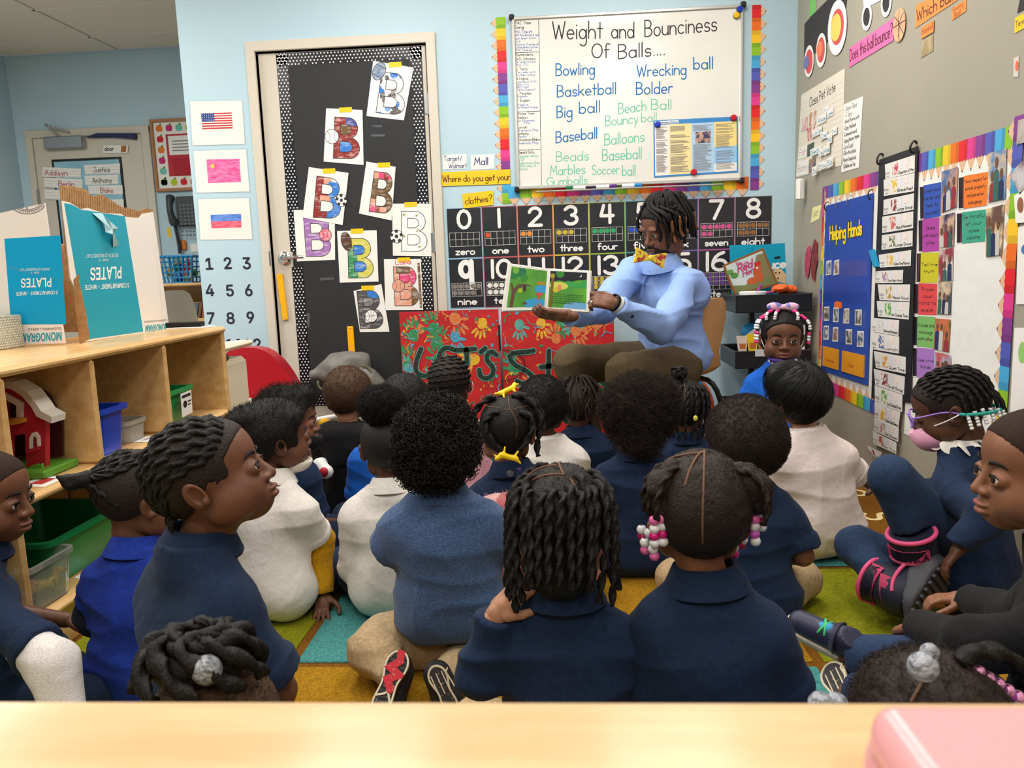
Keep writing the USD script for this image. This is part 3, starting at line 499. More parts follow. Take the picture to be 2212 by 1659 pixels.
# ---------------------------------------------------------------- alcove behind: door, board, telephone
A = Plane((0, YB, 0), (1, 0, 0), (0, 0, 1)); dim = greige
d2 = thing('door_2', None, None, kind='structure')
a0, a1, at = A.px(285 / 3.95, 1187 / 3.95)[0], A.px(1205 / 3.95, 1140 / 3.95)[0], 2.13
part(d2, 'door_frame', cat([B(a0 - .06, YB - .02, 0, a0 - .004, YB, at + .06), B(a1 + .004, YB - .02, 0, a1 + .075, YB, at + .06), B(a0 - .06, YB - .0205, at + .004, a1 + .075, YB, at + .065)]), greige)
part(d2, 'door_slab', B(a0, YB - .012, .01, a1, YB - .001, at), greige)
w = A.pxs([(470, 1385), (1025, 1360)], Z1); part(d2, 'window_frame', B(w[0][0] - .02, YB - .018, .75, w[1][0] + .02, YB - .01, w[0][1] + .02), BLKMETAL)
part(d2, 'window_paper', B(w[0][0], YB - .021, .78, w[1][0], YB - .017, w[0][1]), mat('window_paper', (150, 196, 212), .5, var=14, col2=(132, 182, 202)))
part(d2, 'hinge', B(a0 - .012, YB - .03, 1.55, a0 + .008, YB - .012, 1.72), STEEL)
t = thing('door_closer', 'grey metal door closer with a folding arm above the far door', 'door closer'); q = A.pxs([(408, 1180), (752, 1270)], Z1)
part(t, 'closer_body', B(q[0][0], YB - .075, q[1][1], q[1][0], YB - .012, q[0][1], c=.008), STEEL)
pts = [A.p3(p, o)[0] for p, o in zip(A.pxs([(530, 1165), (455, 1085), (610, 1135)], Z1), (.05, .09, .03))]
part(t, 'closer_arm', cat([tube(pts[:2], .009), tube(pts[1:], .008), ball(pts[1], .015, 1)]), STEEL)
single('rolled_curtain', A.slab(A.pxs([(760, 1180), (850, 1145), (1180, 1145), (1180, 1195), (1000, 1178)], Z1), .02, .03), flat((42, 50, 86), .7), 'navy cloth rolled up along the top of the far door', 'curtain')
PA = Plane((0, YB - .022, 0), (1, 0, 0), (0, 0, 1))
s = Sheet(PA, [(882, 1240), (1095, 1238), (1090, 1305), (880, 1308)], 'white word card reading door at the top of the far door', 'word card', 'word_card', z=Z1, m=LAM)
s.text('door', .06, .68, .42, .5, wt=.17); s.rect(.72, .06, .93, .9, flat((168, 110, 60)), 'door_picture')
NSL = dict(Addisyn='topmost red lettered', Berlin='second red lettered, partly covered,', Justice='topmost dark lettered', Anthony='second dark lettered', Blake='red lettered right hand')
RD, DK = flat((176, 52, 62)), flat((70, 70, 84))
for tx, c_, m_, u0, u1 in (('Addisyn', [(362, 1425), (692, 1440), (690, 1515), (365, 1510)], RD, .06, .65), ('Berlin', [(375, 1515), (705, 1530), (705, 1612), (378, 1600)], RD, .38, .78), ('Justice', [(715, 1410), (1025, 1395), (1025, 1480), (730, 1490)], DK, .25, .72), ('Anthony', [(722, 1500), (1010, 1490), (1012, 1570), (730, 1580)], DK, .22, .8), ('Blake', [(750, 1585), (1045, 1580), (1050, 1660), (760, 1655)], RD, .35, .72), ('', [(380, 1615), (700, 1630), (700, 1710), (382, 1700)], RD, 0, 1), ('', [(755, 1705), (1055, 1700), (1058, 1780), (762, 1780)], DK, 0, 1)):
    s = Sheet(PA, c_, NSL[tx] + ' ruled name strip on the far door' if tx else ('ruled name strip on the far door half hidden behind the carton top' if m_ is RD else 'ruled name strip on the far door beside the torn carton edge'), 'name strip', 'name_strip', z=Z1, off=.001)
    s.ink([mrect(s.c, 0, v, 1, v + .02) for v in (.3, .6, .9)], flat((150, 160, 190)), 'ruled_lines')
    if tx: s.text(tx, u0, .8, u1, .55, m_, wt=.12)
t = thing('bulletin_board', 'wood framed board with an apple border beside the far door', 'bulletin board')
bq = A.pxs([(1285, 1025), (1345, 1640)], Z1); bx0, bx1, bz1, bz0 = bq.mean(0)[0] - .0, bq.mean(0)[0] + .66, bq[0][1], bq[1][1]
part(t, 'board_frame', cat([B(bx0, YB - .03, bz0, bx0 + .025, YB, bz1), B(bx1 - .025, YB - .03, bz0, bx1, YB, bz1), B(bx0, YB - .031, bz1 - .025, bx1, YB, bz1), B(bx0, YB - .031, bz0, bx1, YB, bz0 + .025)]), mat('oak_frame', (170, 118, 76), .5))
part(t, 'board_panel', B(bx0 + .02, YB - .012, bz0 + .02, bx1 - .02, YB - .004, bz1 - .02), mat('red_board', (190, 48, 60), .7))
AB = Plane((0, YB - .013, 0), (1, 0, 0), (0, 0, 1)); ib = (bx0 + .025, bz0 + .025, bx1 - .025, bz1 - .025); bw = .095
part(t, 'border_paper', AB.slab(sbox(*ib).difference(sbox(ib[0] + bw, ib[1] + bw, ib[2] - bw, ib[3] - bw)), .001, .001), PAPER)
acol = [(226, 120, 40), (200, 40, 110), (110, 190, 170), (180, 200, 40), (205, 35, 45)]
cen = [(ib[0] + bw / 2 + k * .083, zz) for zz in (ib[3] - bw / 2, ib[1] + bw / 2) for k in range(7)] + [(xx, ib[3] - bw / 2 - .085 * (k + 1)) for xx in (ib[0] + bw / 2, ib[2] - bw / 2) for k in range(int((ib[3] - ib[1] - bw) / .085) - 0)]
for k, (x, z) in enumerate(cen):
    part(t, 'apple', AB.slab(unary_union([ell(x - .01, z, .018, .026), ell(x + .01, z, .018, .026)]), .0025, .0008), flat(acol[k % 5])); part(t, 'apple_leaf', AB.slab(ell(x + .01, z + .03, .012, .006, .6), .003, .0008), flat((90, 130, 60)))
part(t, 'notice', AB.slab(sbox(ib[0] + bw + .02, ib[1] + bw + .17, ib[2] - bw - .02, ib[3] - bw - .015), .003, .001), LAM)
part(t, 'notice', AB.slab(sbox(ib[0] + bw + .04, ib[1] + bw + .01, ib[2] - bw - .02, ib[1] + bw + .14), .003, .001), flat((176, 30, 46)))
g = unary_union([sbox(ib[0] + bw + .05, zz, ib[0] + bw + .05 + rg.uniform(.1, .28), zz + .008) for zz in np.arange(ib[1] + bw + .2, ib[3] - bw - .05, .025)])
part(t, 'printed_lines', AB.decal(g, .0045), flat((120, 120, 128)))
t = thing('wall_telephone', 'dark grey wall telephone with a hanging coiled cord', 'telephone')
q = A.pxs([(1450, 185), (1655, 430)], Z2); tx0, tx1, tz1, tz0 = q[0][0], q[1][0] + .12, q[0][1], q[1][1]
dg = mat('phone_plastic', (62, 64, 70), .4); part(t, 'phone_base', B(tx0 + .07, YB - .06, tz0, tx1, YB, tz1, c=.01), dg)
part(t, 'handset', cat([tube(spline([V(tx0 + .035, YB - .06, tz1), V(tx0 + .04, YB - .1, (tz0 + tz1) / 2), V(tx0 + .05, YB - .06, tz0 + .02)], 12), [.035, .034, .028, .026, .025, .025, .025, .026, .028, .032, .036, .034], 12)]), dg, smooth=40)
part(t, 'key', cat([B(tx0 + .1 + .032 * i, YB - .066, tz1 - .08 - .03 * j, tx0 + .122 + .032 * i, YB - .058, tz1 - .066 - .03 * j) for i in range(5) for j in range(9)]), mat('phone_keys', (120, 124, 128), .5), kind='stuff')
th = np.linspace(0, 60 * PI, 360); pz = np.linspace(tz0 + .02, tz0 - .22, 360)
part(t, 'cord', tube(np.stack([tx0 + .055 + .012 * np.cos(th) + .01 * np.sin(pz * 12), YB - .05 + .012 * np.sin(th), pz], 1), .004, 5), dg)
single('tape_strip', A.slab(A.pxs([(1422, 445), (1448, 438), (1466, 520), (1442, 528)], Z2), .001, .0005), YTAPE, 'yellow tape stuck to the far wall under the telephone', 'tape')
t = thing('wall_socket', 'white socket plate with an orange plug on the far wall', 'socket'); q = A.pxs([(1625, 578), (1682, 650)], Z2)
part(t, 'plate', B(q[0][0], YB - .008, q[1][1], q[0][0] + .12, YB, q[0][1]), WHITE); part(t, 'plug', B(q[0][0] - .09, YB - .03, q[1][1] + .02, q[0][0] - .03, YB - .001, q[0][1] + .03, c=.01), flat((224, 130, 50)))
ORD = 'first second third fourth fifth sixth seventh eighth ninth tenth eleventh twelfth thirteenth fourteenth fifteenth sixteenth seventeenth eighteenth'.split()
# ================================================================ whiteboard on the back wall
Z7, Z8 = (1060, 0, 3.687), (940, 320, 4.366)
RAIN = [(226, 36, 44), (236, 110, 30), (244, 196, 40), (140, 190, 40), (74, 168, 216), (84, 92, 180), (132, 60, 140), (222, 60, 140)]
SKIN_WOOD = flat((222, 182, 148), .6)
def pencil_strip(P, a, b, w, n, label, c0=0, flip=1, off=.002, name='pencil_border'):
    """border strip printed as a row of coloured pencils; straight edge from a to b, points to the left (flip=1)"""
    t = thing(name, label, 'border strip'); d = b - a; L = np.linalg.norm(d); d = d / L; nn = V(-d[1], d[0]) * flip; e = L / n
    for i in range(n):
        o = a + d * e * i; col = RAIN[(c0 + i) % 8]
        body = Polygon([o, o + d * e, o + d * e + nn * w * .62, o + d * e * .83 + nn * w * .67, o + d * e * .67 + nn * w * .62, o + d * e * .5 + nn * w * .67, o + d * e * .33 + nn * w * .62, o + d * e * .17 + nn * w * .67, o + nn * w * .62])
        part(t, 'pencil', P.slab(body, off, .0008), flat(col, .45))
        part(t, 'pencil_shade', P.decal(Polygon([o, o + d * e * .33, o + d * e * .33 + nn * w * .62, o + nn * w * .62]), off + .0010), flat([c * .88 for c in col], .45))
        tip = Polygon([o + nn * w * .6, o + d * e + nn * w * .6, o + d * e * .56 + nn * w, o + d * e * .44 + nn * w])
        part(t, 'pencil_tip', P.slab(tip, off - .0004, .0007), SKIN_WOOD)
        part(t, 'pencil_lead', P.decal(Polygon([o + d * e * .58 + nn * w * .95, o + d * e * .42 + nn * w * .95, o + d * e * .48 + nn * w * 1.01, o + d * e * .52 + nn * w * 1.01]), off + .0006), flat([c * .7 for c in col], .5))
    return t
wq = BACK.pxs([(175, 150), (2010, 45), (1985, 1440), (205, 1515)], Z7)
wx0, wx1, wz0, wz1 = (wq[0][0] + wq[3][0]) / 2, (wq[1][0] + wq[2][0]) / 2, (wq[2][1] + wq[3][1]) / 2, (wq[0][1] + wq[1][1]) / 2
w_ = .075
pencil_strip(BACK, V(wx0 - .035, wz0 - .07), V(wx0 - .035, wz1 + .01), .075, 17, 'rainbow pencil border strip along the left edge of the whiteboard', 3, 1)
pencil_strip(BACK, V(wx1 + .05, wz1), V(wx1 + .05, wz0 - .05), .07, 15, 'rainbow pencil border strip along the right edge of the whiteboard', 0, 1)
pencil_strip(BACK, V(wx1 + .04, wz0 + .02), V(wx0 - .05, wz0 + .02), .098, 20, 'rainbow pencil border strip below the whiteboard with its tips pointing down', 1, 1, off=.0035)
t = thing('whiteboard', 'framed whiteboard headed Weight and Bounciness of Balls', 'whiteboard')
wm = mat('whiteboard_enamel', (232, 230, 224), .14, spec=.5, var=2, col2=(226, 224, 218))
yb = D - .022
part(t, 'writing_surface', B(wx0 + .005, yb, wz0 + .005, wx1 - .005, D - .004, wz1 - .005), wm)
part(t, 'board_frame', cat([B(wx0, D - .03, wz0, wx0 + .016, D - .003, wz1), B(wx1 - .016, D - .03, wz0, wx1, D - .003, wz1), B(wx0, D - .031, wz1 - .016, wx1, D - .003, wz1), B(wx0, D - .031, wz0, wx1, D - .003, wz0 + .016)]), mat('aluminium', (206, 204, 200), .3, metal=.6))
part(t, 'pen_tray', B(wx0 + .1, D - .06, wz0 - .022, wx1 - .1, D - .028, wz0 - .014), mat('aluminium'))
for x in (wx0, wx1):
    for z in (wz0, wz1): part(t, 'corner_cap', B(x - .014, D - .036, z - .014, x + .014, D - .002, z + .014, c=.006), BLKMETAL)
WBP = Plane((0, yb - .0004, 0), (1, 0, 0), (0, 0, 1))
def wl(s, x0, y0, x1, y1, h, wt=.1, sd=0): return lettering(WBP, s, (x0, y0), (x1, y1), h, wt, Z7, wob=.12, seed=sd)
mk = {k: flat(v, .5) for k, v in {'black': (40, 34, 40), 'blue': (20, 108, 176), 'green': (96, 190, 160), 'ink': (52, 86, 176)}.items()}
part(t, 'lettering', WBP.decal(unary_union([wl('Weight', 492, 312, 888, 306, 138, .075), wl('and', 962, 304, 1140, 302, 126, .08), wl('Bounciness', 1228, 292, 1800, 246, 130, .075), wl('Of', 805, 463, 945, 458, 112, .085), wl('Balls....', 1017, 468, 1385, 436, 112, .085)]), 0), mk['black'], label='black handwritten title')
part(t, 'lettering', WBP.decal(unary_union([wl('Bowling', 520, 603, 826, 592, 95), wl('Wrecking', 1165, 612, 1556, 592, 92), wl('ball', 1616, 552, 1768, 548, 95), wl('Basketball', 530, 773, 996, 747, 92), wl('Bolder', 1160, 752, 1446, 742, 95), wl('Big', 527, 938, 648, 930, 92), wl('ball', 705, 905, 868, 893, 92), wl('Baseball', 520, 1138, 846, 1100, 88)]), 0), mk['blue'], label='blue handwritten words')
part(t, 'lettering', WBP.decal(unary_union([wl('Beach', 1018, 908, 1236, 880, 85, .085), wl('Ball', 1280, 872, 1438, 872, 82, .085), wl('Bouncy', 915, 1003, 1172, 980, 80, .085), wl('ball', 1200, 972, 1320, 968, 72, .085), wl('Balloons', 908, 1157, 1222, 1126, 88, .085), wl('Beads', 522, 1286, 780, 1276, 78, .085), wl('Baseball', 890, 1280, 1200, 1264, 90, .085), wl('Marbles', 475, 1398, 752, 1382, 78, .085), wl('Soccer', 806, 1392, 1022, 1384, 76, .085), wl('ball', 1048, 1398, 1150, 1396, 82, .085), wl('Gumballs', 447, 1480, 770, 1462, 66, .1)]), 0), mk['green'], label='green handwritten words')
side = [('PAC Time', 195, 195, 318, 192, 24, 0), ('Song:', 192, 228, 268, 226, 24, 0), ('PAC Time x4', 195, 264, 326, 262, 20, 1), ('All the letters we', 196, 290, 382, 286, 19, 1), ('can learn from', 197, 314, 358, 310, 17, 1), ('A-Z', 198, 338, 236, 338, 17, 1), ('Come on friends x2', 197, 362, 384, 360, 17, 1), ('come learn w/me', 198, 384, 372, 382, 17, 1), ('PAC Time x2', 198, 407, 328, 405, 17, 1), ('Reminders:', 198, 447, 342, 444, 22, 0), ('B+D. Johnson:', 200, 480, 356, 477, 20, 0), ('No wrap around', 200, 502, 356, 498, 16, 1), ('Mon - Fri', 200, 526, 298, 524, 16, 1), ('J. Terry:', 202, 560, 296, 557, 20, 0), ('Car rider until', 202, 583, 352, 580, 16, 1), ('further notice', 202, 606, 352, 604, 16, 1), ('N. Legros:', 204, 636, 300, 634, 20, 0), ('Leaves at 2:30', 204, 660, 362, 656, 16, 1), ('Mon - Fri', 205, 682, 305, 680, 16, 1), ('ABC Chart', 205, 702, 306, 700, 16, 1), ('Family Support', 205, 722, 355, 719, 16, 1), ('L. Peoples:', 206, 754, 326, 751, 20, 0), ('Brigance', 206, 776, 292, 774, 16, 1), ('P. English:', 207, 811, 312, 808, 20, 0), ('Brigance', 208, 842, 298, 840, 16, 1), ('Enrollment Packet', 208, 864, 378, 861, 16, 1),
        ('Choice Time:', 207, 914, 350, 911, 20, 0), ('Addisyn:', 208, 946, 298, 944, 20, 0), ('Art/Dramatic', 210, 972, 352, 968, 17, 1), ('Play', 268, 988, 318, 986, 16, 1), ('Loryah:', 210, 1024, 292, 1022, 20, 0), ('Dramatic Play', 211, 1048, 380, 1044, 18, 1), ('Anthony:', 211, 1075, 304, 1073, 20, 0), ('Blocks', 213, 1096, 284, 1094, 17, 1), ('Princeton/Blake', 213, 1124, 390, 1120, 20, 0), ('Dramatic Play', 214, 1150, 380, 1146, 18, 1), ('Parent Info:', 216, 1226, 350, 1222, 22, 0), ('Teacher Wkdy', 218, 1254, 374, 1250, 18, 2), ('2/25', 218, 1278, 268, 1276, 18, 2), ('Valentines Day', 218, 1308, 390, 1304, 18, 2), ('100th Day of', 218, 1332, 360, 1328, 18, 2), ('School', 218, 1356, 290, 1354, 18, 2)]
for k, m_ in ((0, mk['black']), (1, mk['ink']), (2, flat((40, 176, 140), .5))):
    part(t, 'lettering', WBP.decal(unary_union([wl(s_, a, b, c_, d_, h * 1.05, .13) for s_, a, b, c_, d_, h, kk in side if kk == k]), 0), m_, label=['black handwritten notes in the side column', 'blue handwritten notes in the side column', 'green handwritten notes in the side column'][k])
pl = lambda L: LineString(WBP.pxs(L, Z7)).buffer(.0012)
part(t, 'ruled_line', WBP.decal(unary_union([pl([(382, 160), (405, 1495)]), pl([(190, 420), (384, 414)]), pl([(204, 892), (394, 885)]), pl([(212, 1197), (398, 1190)])]), 0), mk['black'])
PW = Plane((0, yb - .001, 0), (1, 0, 0), (0, 0, 1))
s = Sheet(PW, [(1295, 960), (1967, 928), (1970, 1372), (1300, 1415)], 'blue edged printed poster of text columns held on the whiteboard by magnets', 'poster', 'text_poster', m=flat((62, 136, 200), .35), z=Z7)
for u0, u1, v0, v1, col in ((.015, .19, .08, .97, (232, 230, 224)), (.19, .45, .08, .97, (238, 220, 160)), (.45, .72, .08, .97, (176, 206, 232)), (.72, .985, .08, .52, (242, 216, 140)), (.72, .985, .52, .82, (150, 196, 236)), (.72, .985, .82, .97, (234, 232, 228))): s.rect(u0, v0, u1, v1, flat(col, .4), 'text_panel')
rg = random.Random(8); rows = []
for u0, u1 in ((.03, .17), (.2, .43), (.47, .7), (.74, .96)):
    v = .12
    while v < .93:
        if not (u0 == .47 and .22 < v < .46) and rg.random() > .14: rows.append(mrect(s.c, u0, v, u0 + (u1 - u0) * rg.uniform(.6, 1), v + .009))
        v += .019
s.ink(rows, flat((128, 124, 120)), 'printed_lines'); s.rect(.5, .24, .68, .44, mat('poster_photo', (200, 160, 140), .4, var=60, col2=(60, 60, 90), ramp=(.42, .58)), 'printed_photo')
s.rect(.02, .015, .3, .07, flat((236, 236, 236), .4), 'title_box'); s.text('1. Managing Waiting', .06, .06, .29, .035, flat((40, 90, 160)), wt=.16)
def magnet(x, y, col, lb):
    p = PW.p3(PW.px(1060 + x / 3.687, y / 3.687), .002)[0]; t = thing('magnet', lb, 'magnet')
    part(t, 'cap', lathe([(0, .016), (.012, .0155), (.0155, .012), (.0155, .005), (.014, 0), (0, 0)], 24, p, (0, -1, 0)), flat(col, .25), smooth=40); part(t, 'magnet_disc', lathe([(0, .001), (.0165, .001), (.0165, -.001), (0, -.001)], 24, p, (0, -1, 0)), BLKMETAL)
magnet(1982, 77, (30, 60, 176), 'blue magnet at the top right corner of the whiteboard'); magnet(1955, 125, (236, 190, 30), 'yellow magnet below the blue one at the whiteboard corner')
magnet(1328, 993, (28, 56, 180), 'blue magnet on the left corner of the pinned poster'); magnet(1933, 940, (196, 24, 40), 'red magnet on the upper right corner of the poster'); magnet(1616, 1372, (200, 26, 46), 'red magnet at the bottom of the poster')
for x0, x1, bcol, ccol, lb in ((600, 755, (240, 240, 236), (20, 110, 60), 'white dry wipe marker with a green cap on the whiteboard tray'), (840, 1000, (240, 240, 238), (90, 40, 130), 'white dry wipe marker with a purple cap on the whiteboard tray'), (1045, 1200, (236, 240, 244), (20, 130, 200), 'white dry wipe marker with a light blue cap on the whiteboard tray')):
    a, b = [Plane((0, D - .045, 0), (1, 0, 0), (0, 0, 1)).px(1060 + x / 3.687, 1490 / 3.687)[0] for x in (x0, x1)]; t = thing('marker', lb, 'marker'); z = wz0 - .004; lo, hi = (a, b)
    part(t, 'barrel', tube([V(lo, D - .045, z), V(hi, D - .045, z)], .009, 14), flat(bcol, .3)); cx = (lo, lo + .035) if ccol[1] == 110 else (hi - .035, hi)
    part(t, 'cap', tube([V(cx[0] - .002, D - .045, z), V(cx[1] + .002, D - .045, z)], .0098, 14), flat(ccol, .3))
# ---------------------------------------------------------------- word cards
def card(pts, z, label, m, words, wt=.12, wm=None, P=BACK, name='word_card', cat_='word card', off=.001, ruled=False):
    s = Sheet(P, pts, label, cat_, name, m=m, z=z, off=off)
    if ruled: s.ink([mrect(s.c, 0, v, 1, v + .012) for v in (.35, .62)], flat((196, 160, 40)), 'ruled_lines')
    for w in words: s.ink(lettering(P, w[0], (w[1], w[2]), (w[3], w[4]), w[5], wt, z, wob=.1), wm or INK, 'lettering')
    return s
navyink = flat((44, 40, 110)); ycard = mat('yellow_card', (246, 196, 26), .5)
card([(70, 65), (295, 55), (298, 195), (75, 203)], Z8, 'white card with two handwritten shop names above the yellow question strip', PAPER, [('Target/', 82, 122, 250, 118, 46), ('Walmart', 128, 190, 296, 184, 42)], wm=navyink)
card([(335, 65), (555, 58), (558, 195), (340, 205)], Z8, 'white card with the handwritten word Mall', PAPER, [('Mall', 372, 160, 498, 156, 68)], wm=navyink)
card([(62, 228), (708, 200), (710, 338), (68, 360)], Z8, 'yellow strip asking Where do you get your', ycard, [('Where do you get your', 72, 322, 704, 302, 62)], off=.0045, wm=flat((84, 44, 30)), ruled=True)
card([(252, 433), (545, 400), (550, 535), (270, 570)], Z8, 'short yellow strip with the handwritten word clothes and a question mark', ycard, [('clothes?', 284, 532, 535, 500, 62)], off=.0045, wm=flat((84, 44, 30)), ruled=True)
# ---------------------------------------------------------------- number cards
cx0, cx1 = BACK.px(963, 451)[0], BACK.px(1668, 422.6)[0]; ctop = 1.279; chh = .272; cw = (cx1 - cx0) / 9
cardm = mat('chalkboard_card', (42, 42, 46), .3, var=7, col2=(34, 34, 40), spec=.5, bump=(9, .002)); fcol = [(150, 190, 220), (190, 90, 100), (214, 110, 70), (216, 190, 70), (150, 180, 70), (74, 150, 160), (120, 100, 170), (170, 90, 150), (120, 100, 90)]
dcol = [(60, 60, 60), (216, 80, 40), (226, 140, 60), (200, 176, 60), (50, 160, 100), (44, 84, 190), (130, 70, 170), (206, 84, 140), (150, 100, 56), (130, 124, 120), (226, 226, 222), (216, 80, 40), (226, 140, 60), (200, 176, 60), (50, 160, 100), (44, 84, 190), (110, 70, 150)]
names = 'zero one two three four five six seven eight nine ten eleven twelve thirteen fourteen fifteen sixteen'.split()
dn = ['no dots', 'a red dot', 'two orange dots', 'three yellow dots', 'four green dots', 'blue dots', 'purple dots', 'pink dots', 'brown dots', 'grey dots', 'white dots', 'red dots', 'orange dots', 'yellow dots', 'green dots', 'blue dots', 'purple dots']
CW = flat((240, 238, 236), .45); GRID = flat((214, 212, 208), .5)
for n in range(17):
    r, k = (0, n) if n < 9 else (1, n - 9); x, z = cx0 + k * cw, ctop - r * (chh + .001); q = np.array([(x + .001, z), (x + cw - .001, z), (x + cw - .001, z - chh), (x + .001, z - chh)])
    t = thing('number_card', f'black number card reading {n} {names[n]} with {dn[n]}', 'number card')
    part(t, 'card_edge', BACK.slab(q, .001, .0008), flat(fcol[k], .4)); part(t, 'card_face', BACK.slab(Polygon(q).buffer(-.0035), .0015, .0007), cardm)
    st = str(n); wdt = .34 if n < 10 else .56
    if n == 9: g = text_on(q, 'q', .5 - .16, .36, .5 + .16, .53, .2)
    else: g = text_on(q, st, .5 - wdt / 2 if n not in (1,) else .46, .40, .5 + wdt / 2 if n not in (1,) else .52, .34, .19)
    gl = text_on(q, names[n], .5 - min(.042 * len(names[n]) + .1, .43), .925, .5 + min(.042 * len(names[n]) + .1, .43), .125, .2)
    part(t, 'numeral', BACK.decal(g, .0024), CW); part(t, 'lettering', BACK.decal(gl, .0024), CW)
    nr = 2 if n < 11 else 4; gv0, gv1 = .49, .76
    if n > 10: gv0, gv1 = .45, .78
    grid = [LineString(bil(q, np.array([.07 + .172 * i] * 2), np.array([gv0, gv1]))).buffer(.0009) for i in range(6)] + [LineString(bil(q, np.array([.07, .93]), np.array([gv0 + (gv1 - gv0) * i / nr] * 2))).buffer(.0009) for i in range(nr + 1)]
    part(t, 'ten_frame', BACK.decal(unary_union(grid), .0024), GRID)
    for i in range(n):
        p = bil(q, .156 + .172 * (i % 5), gv0 + (gv1 - gv0) * (i // 5 + .5) / nr); part(t, 'dot', BACK.decal(Point(p).buffer(.0135 if nr == 2 else .011, quad_segs=4), .0026), flat(dcol[n], .45))
# ================================================================ right wall
ZA, ZB, ZC = (1680, 0, 4.147), (1720, 260, 4.254), (1720, 560, 3.687)
def rp(L, z=ZA): return RIGHT.pxs(L, z)
def pell(c, rx, ry, z=ZA, n=30):
    a = np.arange(n) * 2 * PI / n; return Polygon(rp([(c[0] + rx * math.cos(q), c[1] - ry * math.sin(q) - .55 * rx * math.cos(q)) for q in a], z))
blackc = flat((50, 46, 48)); redc = flat((214, 84, 84))
t = thing('paper_tractor', 'paper cut-out tractor with black body and ringed white wheels on the grey wall', 'wall craft')
part(t, 'chimney', RIGHT.slab(rp([(290, -60), (345, -90), (345, 110), (285, 155)]), .001, .001), flat((120, 196, 104)))
part(t, 'chimney', RIGHT.slab(rp([(485, -60), (530, -80), (520, 20), (480, 45)]), .001, .001), flat((120, 196, 104)))
part(t, 'tractor_body', RIGHT.slab(rp([(245, 215), (320, 130), (450, 0), (520, -60), (630, -110), (622, 0), (600, 180), (455, 370), (350, 470), (240, 515)]), .002, .001), blackc)
for i, (c, rx, ry, rings) in enumerate((((543, 245), 85, 245, (((545, 240), 58, 160, redc), ((535, 245), 46, 122, flat((232, 206, 100))))), ((398, 450), 45, 152, (((398, 447), 34, 112, redc), ((388, 440), 27, 70, flat((240, 130, 96))))), ((288, 548), 42, 142, (((290, 550), 32, 108, redc), ((268, 560), 24, 58, flat((110, 124, 176))))))):
    w = part(t, 'wheel', RIGHT.slab(pell(c, rx, ry), .004, .001), WHITE)
    for j, (c2, a, b, m_) in enumerate(rings): part(w, 'wheel_ring', RIGHT.slab(pell(c2, a, b), .0052 + j * .001, .0009), m_)
t = thing('paper_wagon', 'paper cut-out wagon with two white wheels at the top edge of the grey wall', 'wall craft')
part(t, 'wagon_body', RIGHT.slab(rp([(770, -40), (1030, -190), (1030, -60), (860, 40), (775, 60)]), .001, .001), WHITE)
for c, rx, ry in (((805, 150), 45, 122), ((980, 20), 48, 130)):
    w = part(t, 'wheel', RIGHT.slab(pell(c, rx, ry), .0025, .001), WHITE); part(w, 'wheel_ring', RIGHT.slab(pell(c, rx * .62, ry * .66), .004, .001), blackc)
card([(645, 432), (1045, 158), (1040, 365), (645, 605)], ZA, 'pink strip asking Does this ball bounce', mat('pink_card', (240, 110, 170), .5), [('Does this ball bounce?', 652, 548, 1036, 318, 108)], P=RIGHT, off=.002, wm=flat((90, 30, 60)))
t = thing('paper_basketball', 'pale orange paper basketball at the end of the pink strip', 'paper ball'); bbp = pell((1100, 222), 56, 150); part(t, 'disc', RIGHT.slab(bbp, .004, .001), mat('crayon_basketball', (226, 176, 142), .7, var=20, col2=(206, 150, 116), stretch=(1, 4, 1)))
part(t, 'seam_lines', RIGHT.decal(unary_union([LineString(rp(L)).buffer(.0015) for L in ([(1100, 70), (1092, 220), (1098, 370)], [(1046, 250), (1100, 215), (1155, 180)], [(1060, 150), (1110, 215), (1090, 330)], [(1140, 110), (1095, 215), (1140, 300)])]).intersection(bbp), .0053), PENC)
orc = mat('orange_card', (244, 140, 66), .5)
card([(1243, 45), (1640, -150), (1630, -10), (1235, 255)], ZA, 'large orange strip with the words Which ball at the top of the frame', orc, [('Which ball', 1250, 195, 1570, 5, 105)], P=RIGHT, wm=flat((90, 40, 24)))
card([(1570, 70), (1695, -10), (1690, 100), (1565, 185)], ZA, 'small orange card reading Bowling Ball', orc, [('Bowling', 1575, 108, 1668, 50, 40), ('Ball', 1588, 162, 1645, 122, 44)], P=RIGHT, wm=flat((150, 60, 30)))
card([(1298, 245), (1408, 178), (1405, 285), (1293, 350)], ZA, 'small orange card reading Baseball above a ball photograph', orc, [('Baseball', 1302, 310, 1398, 250, 48)], P=RIGHT, off=.003, wm=flat((150, 60, 30)))
card([(1296, 362), (1396, 308), (1396, 455), (1290, 520)], ZA, 'small brown photograph of a ball under the Baseball card', mat('ball_photo', (150, 130, 90), .3, var=14, col2=(204, 180, 140)), [], P=RIGHT, name='photograph', cat_='photograph')
card([(2130, 160), (2260, 95), (2260, 225), (2125, 300)], ZA, 'yellow card beginning Tenn at the right edge of the frame', ycard, [('Tennis', 2136, 245, 2250, 190, 50)], P=RIGHT)
card([(2180, -30), (2260, -70), (2260, 60), (2150, 118)], ZA, 'dark paper cut-out above the yellow card at the right edge', blackc, [], P=RIGHT, name='paper_cutout', cat_='paper cut-out')
card([(2120, 520), (2165, 500), (2160, 690), (2115, 690)], ZA, 'clear tape with a scrap of orange paper high on the grey wall', mat('old_clear_tape', (206, 198, 190), .25), [], P=RIGHT, name='tape_scrap', cat_='tape')
single('paper_scrap', RIGHT.slab(pell((2150, 590), 14, 45), .002, .0006), flat((236, 110, 80)), 'orange scrap of paper caught under clear tape on the grey wall', 'paper scrap')
